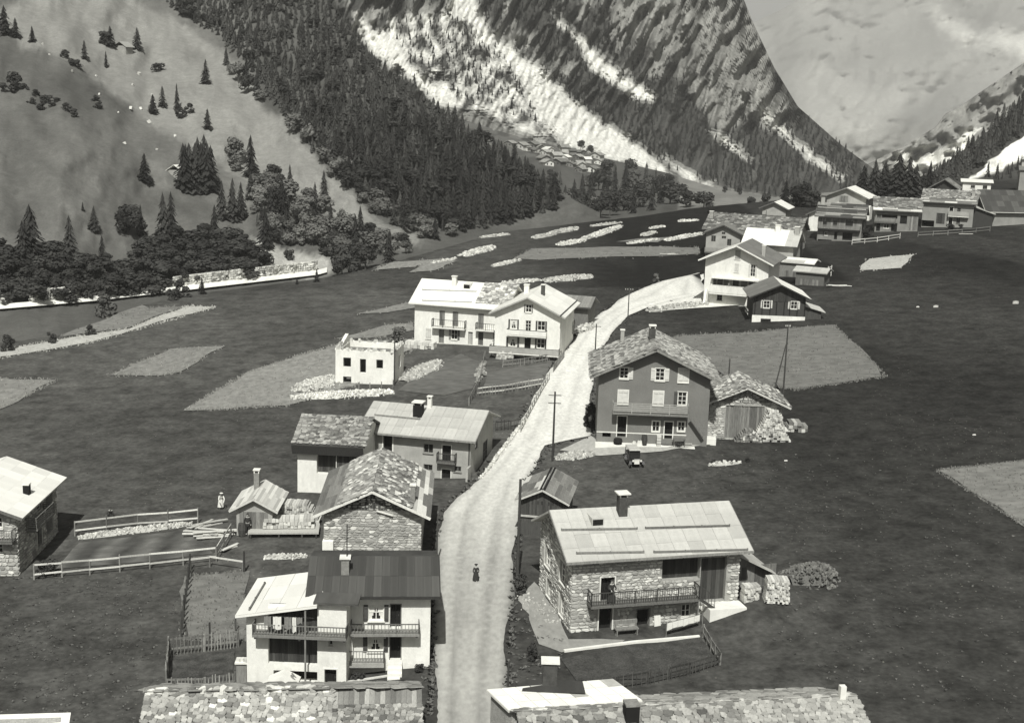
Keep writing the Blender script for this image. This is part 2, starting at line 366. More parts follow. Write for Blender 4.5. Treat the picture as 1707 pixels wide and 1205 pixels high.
# central mountain ----------------------------------------------------------------
def zz(L, ox, oy, k): return [(ox+x/k, oy+y/k) for x, y in L]
SCREE = [zz([(90,60),(130,200),(200,270),(300,340),(390,400),(440,460),(545,478),(530,400),(490,340),(440,375),(400,340),(340,290),(310,220),(270,170),(265,60),(250,60),(240,150),(205,130),(185,150),(150,120),(120,60)], 560,0,2.667),
 zz([(540,-30),(610,-30),(660,90),(700,150),(780,205),(860,275),(930,325),(1020,400),(1100,470),(1180,540),(1280,600),(1400,690),(1500,780),(1440,772),(1330,742),(1200,712),(1120,675),(1010,645),(960,590),(900,530),(850,440),(815,370),(770,290),(720,230),(640,150),(560,90),(485,60)], 560,0,2.667),
 zz([(960,30),(1000,90),(1060,140),(1130,200),(1220,290),(1300,350),(1420,430),(1400,455),(1340,440),(1270,400),(1190,350),(1110,260),(1070,180),(990,110)], 560,0,2.667),
 zz([(455,470),(500,520),(560,590),(640,650),(720,720),(800,780),(875,830),(850,842),(760,790),(680,730),(600,660),(540,600),(490,560)], 1100,0,2.812),
 zz([(225,605),(280,630),(360,690),(445,755),(430,762),(340,705),(260,650)], 1100,0,2.812),
 zz([(1440,680),(1560,760),(1690,830),(1640,830),(1530,780),(1470,720)], 560,0,2.667)]
PATCH = zz([(480,480),(700,400),(790,370),(880,500),(960,600),(900,620),(760,560),(640,500)], 560,0,2.667)
MOTT = zz([(270,170),(300,60),(480,60),(640,140),(740,240),(820,400),(700,440),(600,470),(540,470),(520,330),(430,330),(340,280)], 560,0,2.667)
CLIFF = [(1060,-200),(1150,-120),(1200,-20),(1240,0),(1262,60),(1290,130),(1310,190),(1290,215),(1240,190),(1225,225),(1190,200),(1150,150),(1110,110),(1060,70),(1010,30),(985,-60)]
FOOT = [(690,175),(765,182),(850,212),(930,240),(1010,262),(1130,292),(1230,318),(1300,332),(1300,360),(1100,350),(690,300)]
_sc = {}
def in_scree(px, py):
    k = (int(px/4), int(py/4))
    if k not in _sc: _sc[k] = any(inpoly(px, py, P) for P in SCREE) or inpoly(px, py, PATCH) or inpoly(px, py, MOTT)
    return _sc[k]
def m_disp(px, py, d):
    c = lerp(py, [120, 260], [.9, .4])
    r = 1-abs(nz(px*.026+py*.011, py*.007, 9., 4)); q = nz(px*.05+py*.02, py*.02, 4., 4)
    w = (2*in_scree(px, py)+in_scree(px-9, py)+in_scree(px+9, py)+in_scree(px, py-9)+in_scree(px, py+9))/6
    f_ = nz(px*.14+py*.05, py*.05, 14., 3); r = r*(1-w)+.8*w; q *= 1-.8*w
    return -d*c*(.05*r+.02*q+.006*f_)+d*.03
mount = Loft([(([400,560,700,760,850,1000,1110,1200,1300,1420,1560], [330,262,235,215,245,285,308,330,345,352,352]), ([400,700,760,1110,1300,1450,1560],[640,640,640,740,800,860,900])),
  (([400,560,700,760,850,1000,1110,1200,1300,1420,1560], [240,190,168,170,190,230,262,292,312,325,345]), ('slope', .45)),
  (([400,560,700,850,1000,1110,1200,1300,1380,1420,1560], [120,80,60,70,90,120,150,200,265,297,343]), ('slope', .85)),
  (([400,900,1150,1205,1240,1256,1290,1330,1400,1450,1480,1560], [-320,-320,-180,-60,0,40,112,178,240,277,300,340]), ('slope', 1.45))], m_disp)
mtone_cache = {}
def m_class(px, py):
    for P in SCREE:
        if soft(px, py, P, amp=7, sc=.05): return 's'
    if soft(px, py, FOOT, amp=3): return 'm'
    if soft(px, py, PATCH, amp=10, sc=.04): return 's' if nz(px*.05+py*.02, py*.05-px*.03, 5.) > -.12 else 'f'
    if soft(px, py, MOTT, amp=10): return 's' if nz(px*.075, py*.05, 8., 4) > .02 else 'f'
    if soft(px, py, CLIFF, amp=16, sc=.02): return 'r'
    if py < 130 and nz(px*.022+py*.012, py*.011, 31.) > .1: return 'r'
    return 'f'
def m_tone(px, py):
    return sum(m_tone1(px+a, py+b) for a, b in ((0, 0), (5, 1), (-4, 4), (1, -5)))/4
def m_tone1(px, py):
    c = m_class(px, py)
    if c == 's': return 1.85+.35*nz(px*.08, py*.08, 1.)+.55*nz(px*.13+py*.12, py*.03-px*.03, 3., 3)
    if c == 'm': return -.1+.35*nz(px*.04, py*.09, 1.)
    st_ = nz(px*.15+py*.05, py*.016, 3., 4)
    if c == 'r': return -.02+.75*st_+.25*nz(px*.2, py*.2, 5.)
    return -.76+.25*st_
m_rock = M('mountain_rock', .2, .16, .05, .95, fine=.22, fsc=.5, bump=.6, bsc=.12, spec=.05)
mount.build('mountain', 400, 1560, 560, [70, 110, 160], m_rock, m_tone)
# valley floor between terrace and mountain foot
valley = Loft([(lambda px: edge_py(px)+22, lambda px: edge_D(px)+10), (lambda px: edge_py(px)-6, lambda px: edge_D(px)+60),
  (([560,700,760,960,1150,1300,1450,1560],[330,310,300,310,320,333,338,340]), ([560,960,1300,1560],[520,540,600,640])),
  (([560,700,760,850,1000,1110,1200,1300,1420,1560], [205,188,196,224,262,288,316,330,338,338]), ([560,700,760,1110,1300,1450,1560],[650,650,655,752,812,872,910]))],
  disp=lambda px, py, d: d*.01*nz(px*.02, py*.02, 3.))
def v_tone(px, py):
    t = -.1+.3*nz(px*.03, py*.05, 2.)
    if py < 262 and px < 1010:      # hamlet strips
        t = .1+.55*mn.cell(Vector((px*.045+py*.03, py*.11-px*.025, 1.)))
    elif px > 1130 and py < 345: t = 1.1+.5*nz(px*.03, py*.1, 2.)
    return t
valley.build('valley_floor', 560, 1560, 200, [4, 30, 40], m_hill, v_tone, back=False)
# right: forested slope with screes, the grey ridge behind it, and the far hazy mountain
right = Loft([(lambda px: edge_py(px)+14, lambda px: edge_D(px)+6), (([1420,1500,1560,1620,1707,1800,2000],[322,318,305,292,262,225,150]), ('slope', .3)),
   (([1420,1480,1520,1560,1620,1707,1800,2000],[318,312,300,284,240,172,110,-20]), ('slope', .55))], disp=lambda px, py, d: d*.012*nz(px*.03, py*.03, 3.))
RS = [(1612,300),(1650,268),(1707,228),(1760,190),(1800,175),(1800,215),(1707,262),(1660,290)]
def r_tone(px, py):
    if soft(px, py, RS, amp=4): return 2.6+1.1*nz(px*.15-py*.12, py*.02, 3.)
    return -.75
right.build('slope', 1420, 2000, 130, [6, 40], m_rock, r_tone)
ridge = Loft([(([1380,2000],[340,300]), 1150.), (([1380,1450,1500,1560,1575,1600,1640,1707,1800,2000],[300,272,248,212,190,178,150,105,50,-60]), ('slope', .75))],
   disp=lambda px, py, d: d*(.03*nz(px*.02+py*.01, py*.02, 3.)+.02*nz(px*.06, py*.06, 1.)))
def g_tone(px, py):
    if soft(px, py, [(1490,252),(1540,262),(1600,230),(1640,210),(1600,262),(1540,290),(1500,290)], amp=5): return 2.2
    return .1+.6*nz(px*.05, py*.05, 2.)
ridge.build('ridge', 1380, 2000, 130, [50], m_rock, g_tone)
far = Loft([(([1100,2000],[345,345]), 5600.), (([1100,1200,1250,1300,1340,1380,1600,2000],[100,62,40,18,-6,-24,-40,-60]), ('slope', .62))],
   disp=lambda px, py, d: d*(.035*nz(px*.008+py*.004, py*.007, 3., 5)+.008*nz(px*.04, py*.04, 1., 4)))
def f_tone(px, py):
    return sum(f_tone1(px+a, py+b) for a, b in ((0, 0), (12, 3), (-11, 8), (3, -12), (-8, -9), (9, 11)))/6
def f_tone1(px, py):  # pale patches paint mist and cloud into the slope colour
    t = .1+.5*nz(px*.012+py*.01, py*.013, 7., 4)
    if soft(px, py, [(1360,110),(1330,140),(1340,190),(1400,215),(1500,200),(1560,160),(1540,140),(1470,160),(1420,130)], amp=30, sc=.012): t += .6
    if soft(px, py, [(1540,25),(1600,30),(1640,60),(1707,60),(1790,90),(1790,130),(1707,95),(1640,75),(1600,80),(1580,55)], amp=22, sc=.02): t += 2.
    return max(-.7, min(2.9, t))
far.build('far_mountain', 1100, 2000, 150, [130], m_rock, f_tone)

# ------------------------------------------------------------------ river road and its retaining walls on the far bank
def strip(name, loft, L, mat, lift=.35, **kw):
    V = []; F = []
    for x, y0, y1 in L: V += [loft.at(x, y0)+Vector((0,0,lift)), loft.at(x, y1)+Vector((0,0,lift))]
    for i in range(len(L)-1): F.append((2*i, 2*i+2, 2*i+3, 2*i+1))
    me = bpy.data.meshes.new(name); me.from_pydata([tuple(v) for v in V], [], F); me.materials.append(mat)
    return link(name, me, **kw)
strip('river_road', left, [(x, lerp(x, *roadpy)+2, lerp(x, *roadpy)-6) for x in np.linspace(-60, 545, 70)], M('river_road_gravel', .72, .12, .3), .5, kind='structure')

# ------------------------------------------------------------------ trees
def spruce_geo(seed, levels, n, jag=.35):
    r = random.Random(seed); V = []; F = []
    for k in range(levels):
        z = .06+.92*k/levels; R = .2*(1-z)**.8+.012; a0 = r.random()*6
        for i in range(n):
            a = a0+i*2*math.pi/n+r.uniform(-.25,.25); rr = R*r.uniform(1-jag*1.3,1+jag*.6); dz = -.06-.05*r.random(); w = .85*math.pi/n
            b = len(V); zt = z+1.25/levels
            V += [(0,0,min(1,zt)), (rr*.8*math.cos(a-w), rr*.8*math.sin(a-w), z+dz*.5), (rr*math.cos(a), rr*math.sin(a), z+dz), (rr*.8*math.cos(a+w), rr*.8*math.sin(a+w), z+dz*.5)]
            F += [(b,b+1,b+2), (b,b+2,b+3)]
    return np.array(V), np.array(F)
def leafy_geo(seed, n, w=.42, lo=.12, leaf=.075, lumps=9):
    r = random.Random(seed); V = []; F = []
    C = [(r.uniform(-w*.62,w*.62), r.uniform(-w*.62,w*.62), r.uniform(lo+.12,.84), r.uniform(.13,.24)) for _ in range(lumps)]
    for i in range(n):
        c = C[i%lumps]; d = Vector((r.gauss(0,1), r.gauss(0,1), r.gauss(0,1))).normalized(); q = c[3]*r.uniform(.75,1.1)
        p = Vector((c[0]*(1.15-c[2]*.6), c[1]*(1.15-c[2]*.6), c[2]))+d*q
        if p.z < .02: p.z = .02+r.random()*.05
        nn = (d+Vector((r.uniform(-.6,.6), r.uniform(-.6,.6), r.uniform(-.2,.8)))).normalized()
        u = nn.orthogonal().normalized(); u = (Matrix.Rotation(r.random()*6.28, 3, nn)@u); v = nn.cross(u); s_ = leaf*r.uniform(.6,1.4)
        b = len(V); V += [tuple(p-u*s_), tuple(p+v*s_*.8), tuple(p+u*s_), tuple(p-v*s_*.8)]; F += [(b,b+1,b+2), (b,b+2,b+3)]
    return np.array(V), np.array(F)
SPR = [spruce_geo(i, 21, 11, .5) for i in range(6)]; SPRL = [spruce_geo(20+i, 7, 6) for i in range(6)]
LEA = [leafy_geo(i, 950, leaf=.05, lumps=12) for i in range(5)]; LEAL = [leafy_geo(30+i, 90, leaf=.13) for i in range(5)]
BUS = [leafy_geo(50+i, 750, w=.62, lo=-.1, leaf=.06, lumps=10) for i in range(4)]; BUSL = [leafy_geo(60+i, 70, w=.62, lo=-.1, leaf=.16, lumps=6) for i in range(4)]
def meshes(name, G, mat): return [npmesh(name, v, f, mat, smooth=False) for v, f in G]
SPRM, LEAM, LEDM = meshes('spruce_crown', SPR, m_leafc), meshes('leafy_crown', LEA, m_leafl), meshes('dark_crown', LEA, m_leafd)
BUSM, BUDM = meshes('bush_leaves', BUS, m_leafl), meshes('bush_leaves', BUS, m_leafd)
_t = MB(); _t.tube((0,0,-.08), (0,0,.8), .014, .004, 6); TRK = _t.mesh('trunk', m_bark)
_t = MB(); _t.tube((0,0,-.08), (0,0,.45), .028, .014, 6)
for a in range(5):
    _t.tube((0,0,.25+.04*a), (.24*math.cos(a*1.3), .24*math.sin(a*1.3), .55+.05*a), .013, .004, 4)
TRB = _t.mesh('trunk', m_bark)
KINDS = {'spruce': (SPRM, TRK, 'spruce_tree', 'tree'), 'leafy': (LEAM, TRB, 'leafy_tree', 'tree'), 'dark': (LEDM, TRB, 'leafy_tree', 'tree'),
         'bush': (BUSM, None, 'bush', 'bush'), 'dbush': (BUDM, None, 'bush', 'bush')}
FAR = {'spruce': (SPRL, m_leafc), 'leafy': (LEAL, m_leafl), 'dark': (LEAL, m_leafd), 'bush': (BUSL, m_leafl), 'dbush': (BUSL, m_leafd)}
TREES = []      # (kind, position, height_m, height_px, width factor, label, group)
def tree(kind, loft, px, py, hpx, label, group=None, w=1.):
    p = loft.at(px, py) if loft else at(px, py)
    D = float(np.dot(np.array(p)-CAM, FW)); TREES.append((kind, p, hpx*D/FPX, hpx, w, label, group))
def scatter(kindw, loft, P, sep, h, label, group, cond=None, w=(.8,1.2), seed=1, maxn=4000):
    r = random.Random(seed); xs = [p[0] for p in P]; ys = [p[1] for p in P]; cell = {}; n = 0
    A = (max(xs)-min(xs))*(max(ys)-min(ys)); tries = int(A/(sep*sep)*6)
    for _ in range(tries):
        x, y = r.uniform(min(xs), max(xs)), r.uniform(min(ys), max(ys))
        if not inpoly(x, y, P): continue
        k = (int(x/sep), int(y/(sep*.7)))
        if any((k[0]+a, k[1]+b) in cell and abs(cell[(k[0]+a,k[1]+b)][0]-x) < sep and abs(cell[(k[0]+a,k[1]+b)][1]-y) < sep*.7 for a in (-1,0,1) for b in (-1,0,1)): continue
        if cond and not cond(x, y): continue
        cell[k] = (x, y); kd = r.choices(list(kindw), list(kindw.values()))[0]
        hh = h(x, y)*(r.uniform(.5, 1.3) if kd == 'spruce' else r.uniform(.65, 1.25))*(1 if kd == 'spruce' else .72)
        tree(kd, loft, x, y, hh, label[kd] if isinstance(label, dict) else label, (group[kd] if isinstance(group, dict) else group), r.uniform(*w)*(1 if kd == 'spruce' else 1.25)); n += 1
        if n >= maxn: break
# single trees on the bright upper pasture and on the dark lower pasture
for x, y, hh, w, lab in [(141,99,32,1.2,'narrow spruce on the crest line, highest tree between dark and bright pasture'),
  (177,113,28,.8,'thin small tree just below the tree clump on the bright upper pasture'), (229,82,36,1.5,'broad pale larch on the bright upper pasture right of the tree clump'),
  (184,78,34,1.6,'larch of the tree clump beside the ruined hut on the bright upper pasture'), (343,139,40,1.3,'pale larch with its shadow at the right edge of the bright pasture'),
  (255,189,32,1.6,'small dark cone shaped spruce among the white boulders'), (271,179,36,1.2,'thin larch directly behind the small dark spruce by the boulders'),
  (295,183,44,.7,'very thin tall larch right of the white boulders'), (346,215,34,1.4,'leaning larch near the middle of the bright pasture edge'),
  (241,303,48,1.5,'dark round headed spruce left of the small hut'), (418,295,70,1.1,'tall slim spruce standing on the tip of the bright spur'),
  (418,332,46,1.2,'shorter spruce directly below the tall slim one on the spur'), (540,333,50,1.1,'lone dark spruce on the bright slope above the leafy wood'),
  (272,392,72,1.,'left one of a merged pair of tall spruces above the dark bushes'), (286,394,76,1.,'right one of a merged pair of tall spruces above the dark bushes'),
  (117,434,76,1.2,'dark spruce standing alone above the left bushes'), (52,440,100,1.7,'broad tall spruce at the far left above the river'), (40,444,78,1.4,'lower spruce leaning into the broad one at the far left'),
  (358,398,58,1.,'slim spruce at the right end of the dark bushes'), (235,394,54,.9,'slim spruce beside leafy trees above the dark bushes'),
  (171,440,50,.9,'small spruce among the bushes at lower left of the pasture'), (157,386,44,1.3,'faint pale larch in the lower dark pasture'),
  (8,58,48,1.6,'dark spruce at the left border on the crest line'), (26,62,32,1.6,'second spruce from the left border on the crest line'), (54,70,26,1.4,'third small spruce from the left border on the crest line'),
  (138,352,16,1.,'tiny spruce alone in the lower dark pasture'), (370,366,66,1.,'left spruce of a row of three on the slope right of the hut clump'),
  (388,368,72,1.,'middle spruce of a row of three on the slope right of the hut clump'), (402,366,64,1.,'right spruce of a row of three on the slope right of the hut clump'),
  (442,414,72,1.2,'dark spruce at the lower left edge of the leafy wood'), (312,290,30,1.,'small spruce behind the hut clump')]:
    tree('spruce', left, x, y, hh, lab, None, w)
for i, (x, y, hh) in enumerate([(306,316,78),(316,320,82),(326,322,84),(336,322,86),(346,320,84),(352,312,70),(310,306,66),(330,308,80),(341,306,82)]):
    tree('spruce', left, x, y, hh, 'dark spruce in the dense clump right of the small hut on the pasture', 'spruces of the hut clump', 1.25)
for x, y, hh, w, k, lab in [(16,150,32,1.2,'dbush','round dark bush at the left border in the dark pasture'), (570,462,58,1.,'dark','round dark tree at the river bend by the pale bank'), (609,450,50,1.1,'dark','second round dark tree right of the pale bank'),
  (219,392,52,1.1,'dark','leafy dark tree beside the slim spruce above the bushes'), (205,390,40,1.,'dark','smaller leafy tree left of the dark leafy one above the bushes'), (303,196,18,1.2,'dbush','low bush at the foot of the thin tall larch'),
  (316,188,15,1.2,'dbush','low bush right of the thin tall larch'), (390,268,40,1.2,'leafy','leafy tree at the upper end of the spur tip'), (388,282,24,1.2,'bush','bush below the leafy tree at the spur tip'),
  (262,118,16,1.4,'dbush','flat bush below the broad larch on the bright pasture'), (180,76,22,1.6,'dbush','dark bush around the ruined hut on the bright pasture')]:
    tree(k, left, x, y, hh, lab, None, w)
DK = [(40,150),(60,160),(75,170),(88,178),(110,186),(122,194),(52,172),(70,184),(96,170),(105,95),(118,108),(160,168),(166,182),(125,112)]
for x, y in DK: tree('dbush', left, x, y, rnd.uniform(9,18), 'low dark shrub in the line of shrubs on the dark pasture', 'shrubs on the dark pasture', 1.4)
FOREST = [(250,-20),(330,-60),(560,15),(600,72),(640,122),(700,172),(760,207),(830,252),(895,302),(925,332),(925,352),(850,372),(760,385),(700,372),(640,345),(590,305),(520,240),(460,175),(425,130),(400,95),(370,65),(300,25)]
scatter({'spruce': .93, 'dark': .07}, left, FOREST, 7.4, lambda x, y: lerp(y, [0,150,250,380],[19,23,29,38]), {'spruce': 'dark spruce packed in the forest on the left valley side', 'dark': 'leafy tree standing among the spruces of the left forest'}, {'spruce': 'spruces of the left forest', 'dark': 'leafy trees of the left forest'}, seed=3, w=(1.1,1.9))
scatter({'spruce': .3, 'leafy': .5, 'dark': .2}, left, [(366,92),(400,130),(440,170),(490,215),(560,275),(620,330),(690,375),(760,388),(770,405),(700,400),(640,372),(590,330),(530,265),(480,210),(430,168),(385,140)], 13, lambda x, y: 38,
   {'spruce': 'spruce among pale leafy trees along the lower edge of the forest', 'leafy': 'pale leafy tree along the lower edge of the forest', 'dark': 'dark leafy tree along the lower edge of the forest'},
   {'spruce': 'spruces of the forest edge', 'leafy': 'pale trees of the forest edge', 'dark': 'dark trees of the forest edge'}, seed=5)
scatter({'spruce': .2, 'leafy': .55, 'dark': .25}, left, [(425,330),(450,300),(500,325),(560,365),(620,398),(685,412),(690,425),(640,440),(590,452),(555,432),(520,420),(470,412),(430,395)], 14, lambda x, y: 44,
   {'spruce': 'spruce inside the leafy wood above the river bend', 'leafy': 'pale leafy tree of the wood above the river bend', 'dark': 'dark leafy tree of the wood above the river bend'},
   {'spruce': 'spruces of the river wood', 'leafy': 'pale trees of the river wood', 'dark': 'dark trees of the river wood'}, seed=6)
scatter({'dbush': 1}, left, [(190,470),(215,430),(260,410),(330,400),(400,402),(428,420),(440,450),(420,462),(350,470),(300,482),(240,490),(205,492)], 15, lambda x, y: 44, 'dense dark bush of the thicket above the river road', 'bushes of the dark thicket', seed=8, w=(1.1,1.5))
scatter({'dbush': .7, 'dark': .3}, left, [(-60,520),(-60,430),(0,425),(60,430),(120,440),(190,440),(205,492),(150,498),(60,505),(0,512)], 16, lambda x, y: 44,
   {'dbush': 'dark bush on the left bank above the river road', 'dark': 'dark leafy tree on the left bank above the river road'}, {'dbush': 'bushes of the left bank', 'dark': 'leafy trees of the left bank'}, seed=9, w=(1.,1.5))
scatter({'spruce': .45, 'dark': .4, 'leafy': .15}, valley, [(720,402),(790,392),(830,382),(960,368),(1060,358),(1148,346),(1140,325),(1110,300),(1060,290),(1000,296),(955,335),(900,340),(850,330),(800,345),(760,360),(700,405)], 13, lambda x, y: lerp(y, [290,380],[34,52]),
   {'spruce': 'spruce in the wood on the valley floor behind the stone heaps', 'leafy': 'pale leafy tree in the wood behind the stone heaps', 'dark': 'dark leafy tree in the wood behind the stone heaps'},
   {'spruce': 'spruces of the valley wood', 'leafy': 'pale trees of the valley wood', 'dark': 'dark trees of the valley wood'}, seed=10)
scatter({'dark': .7, 'spruce': .3}, valley, [(795,258),(835,270),(870,288),(950,306),(900,320),(850,306),(800,290)], 12, lambda x, y: 20,
   {'spruce': 'small spruce in the grove below the distant hamlet', 'dark': 'round leafy tree in the grove below the distant hamlet'}, {'spruce': 'spruces below the hamlet', 'dark': 'leafy trees below the hamlet'}, seed=11)
tree('spruce', valley, 770, 214, 26, 'dark spruce at the left end of the strip fields above the hamlet', None, 1.5)
tree('dark', valley, 968, 250, 16, 'dark leafy tree at the foot of the scree behind the hamlet', None, 1.3); tree('dark', valley, 983, 258, 16, 'dark leafy tree beside the white hamlet house at the scree', None, 1.1)
for x, y, hh, w, lab in [(1173,350,34,1.4,'round dark tree at the left end of the long stone roof'), (1232,325,14,1.,'small dark tree on the pale meadow by the path'), (1208,322,12,1.,'tiny tree on the pale meadow left of the path'), (1252,350,22,1.1,'small leafy tree behind the long stone roof'), (1275,348,26,.9,'narrow dark tree behind the long stone roof near the small gabled barn')]:
    tree('dark', valley, x, y, hh, lab, None, w)
# conifers by the upper houses
for x, y, hh, w, lab in [(1437,331,56,1.7,'leftmost dark spruce of the group behind the upper houses'), (1455,331,66,1.3,'second dark spruce from the left behind the upper houses'), (1472,330,62,1.7,'third dark spruce behind the upper houses'),
  (1495,330,74,1.9,'tallest dark spruce in the middle of the group behind the upper houses'), (1512,330,70,1.7,'dark spruce right of the tallest one behind the upper houses'), (1524,329,56,1.6,'lower dark spruce at the right of the group behind the upper houses'),
  (1548,318,50,1.1,'slim dark spruce standing apart right of the group'), (1537,322,36,1.3,'short spruce between the group and the slim one'), (1308,345,46,1.4,'dark spruce left of the broad dark tree behind the small gabled barn')]:
    tree('spruce', None, x, y, hh, lab, None, w)
tree('dark', None, 1335, 345, 40, 'broad dark tree right of the spruce behind the small gabled barn', None, 1.4); tree('dark', None, 1352, 346, 30, 'lower dark tree at the right of the broad dark one', None, 1.4)
scatter({'spruce': 1}, right, [(1545,308),(1580,276),(1640,228),(1707,172),(1800,110),(1800,172),(1707,222),(1650,262),(1600,302)], 6.2, lambda x, y: 24, 'dark spruce on the steep slope above the right hand scree', 'spruces of the right slope', seed=12, w=(1.1,1.6))
scatter({'spruce': 1}, right, [(1640,296),(1680,284),(1740,262),(1800,230),(1800,262),(1740,290),(1660,302)], 9, lambda x, y: 22, 'dark spruce below the right hand scree', 'spruces below the right scree', seed=13)
# woods on the central mountain: read as one mass
scatter({'spruce': 1}, mount, [(590,-30),(1180,-30),(1250,60),(1290,150),(1330,185),(1400,245),(1448,280),(1440,338),(1300,330),(1180,305),(1060,262),(960,225),(850,190),(760,165),(690,160),(640,110)], 6.5,
   lambda x, y: lerp(y, [0,300],[8,12]), 'x', 'mount', cond=lambda x, y: (m_class(x, y) == 'f' and nz(x*.02, y*.02, 77.) > -.35) or (inpoly(x, y, MOTT) and nz(x*.075, y*.05, 8., 4) < .1), seed=14, maxn=9000, w=(1.,1.5))
def place_trees():
    by = {}
    for t in TREES: by.setdefault(t[0] if t[0] in ('spruce',) else t[0], []).append(t)
    r = random.Random(4)
    for kind, L in by.items():
        solo = [t for t in L if t[6] is None]; rest = sorted([t for t in L if t[6] not in (None, 'mount')], key=lambda t: -t[3]); m_ = [t for t in L if t[6] == 'mount']
        ind = solo+rest[:max(0, 296-len(solo))]; mass = rest[max(0, 296-len(solo)):]
        cr_, trk, nm, cat = KINDS[kind]
        for _, p, h, hp, w, lab, grp in ind:
            a = r.random()*6.28
            if trk is None:
                o = link(nm, r.choice(cr_)); o.location = p; o.scale = (h*w, h*w, h); o.rotation_euler = (0,0,a); tag(o, lab, cat, grp); continue
            e = thing(nm, lab, cat, p, a, grp); e.scale = (h*w, h*w, h)
            link('crown', r.choice(cr_), e); link('trunk', trk, e)
        for nm2, LL in (('forest', mass), ('mountain_forest', m_)):
            if not LL: continue
            G, mat = FAR[kind]; VV = []; FF = []; TT = []; b = 0
            for _, p, h, hp, w, lab, grp in LL:
                v, f = G[r.randrange(len(G))]; a = r.random()*6.28; c, s_ = math.cos(a), math.sin(a)
                q = np.stack([(v[:,0]*c-v[:,1]*s_)*h*w, (v[:,0]*s_+v[:,1]*c)*h*w, v[:,2]*h], 1)+np.array(p)
                VV.append(q); FF.append(f+b); b += len(v); TT.append(np.full(len(f), r.uniform(-.5,.6)))
            me = npmesh(nm2, np.concatenate(VV), np.concatenate(FF), mat, smooth=False, attrs={'tone': ('FACE', np.concatenate(TT))})
            link('forest' if kind == 'spruce' else ('wood' if trk else 'thicket'), me, kind='stuff')
place_trees()
# ------------------------------------------------------------------ building kit
STONES = []
for i in range(6):
    r = random.Random(100+i); b = MB(); n = r.choice((5,5,6,6)); P = []
    for k in range(n):
        a = 2*math.pi*k/n+r.uniform(-.35,.35); q = r.uniform(.85,1.15); c, s_ = math.cos(a), math.sin(a)
        e = (abs(c)**5+abs(s_)**5)**(-1/5); P.append((.5*q*c*e, .5*q*s_*e))
    v = [(x, y, 0) for x, y in P]+[(x*.86, y*.86, .75+.25*r.random()) for x, y in P]
    b.add(v, [(k, (k+1)%n, n+(k+1)%n, n+k) for k in range(n)]+[tuple(range(n, 2*n))]); STONES.append(b)
_mc = {}
def stone_mesh(i, mat, name='stone'):
    k = (i, mat.name, name)
    if k not in _mc: _mc[k] = STONES[i].mesh(name, mat)
    return _mc[k]
UNITBOX = MB(); UNITBOX.box(-.5,.5,-.5,.5,0,1)
def box_mesh(mat, name):
    k = ('b', mat.name, name)
    if k not in _mc: _mc[k] = UNITBOX.mesh(name, mat)
    return _mc[k]
def pieces(parent, name, L, mats, limit=290, src='stone', minpx=0):
    """L: list of (4x4 matrix, size). The largest become objects, the rest one joined mesh."""
    L = sorted(L, key=lambda t: -t[1]); r = random.Random(len(L)+hash(name) % 97 if False else len(L)); rest = []
    for i, (mx, sz) in enumerate(L):
        if i < limit and sz >= minpx:
            mat = r.choice(mats); me = stone_mesh(r.randrange(6), mat, name) if src == 'stone' else box_mesh(mat, name)
            o = link(name, me, parent); o.matrix_basis = mx
        else: rest.append(mx)
    if rest:
        b = MB()
        for mx in rest:
            s_ = STONES[r.randrange(6)] if src == 'stone' else UNITBOX
            b.add([mx@Vector(q) for q in s_.v], s_.f, r.uniform(-.45,.45))
        b.build(name+'s' if not name.endswith('s') else name, mats[0], parent, kind='stuff')
def frame_mx(o, u, v, w, su, sv, sw):
    m = Matrix.Identity(4)
    for i in range(3): m[i][0] = u[i]*su; m[i][1] = v[i]*sv; m[i][2] = w[i]*sw; m[i][3] = o[i]
    return m
def V3(*a): return Vector(a)
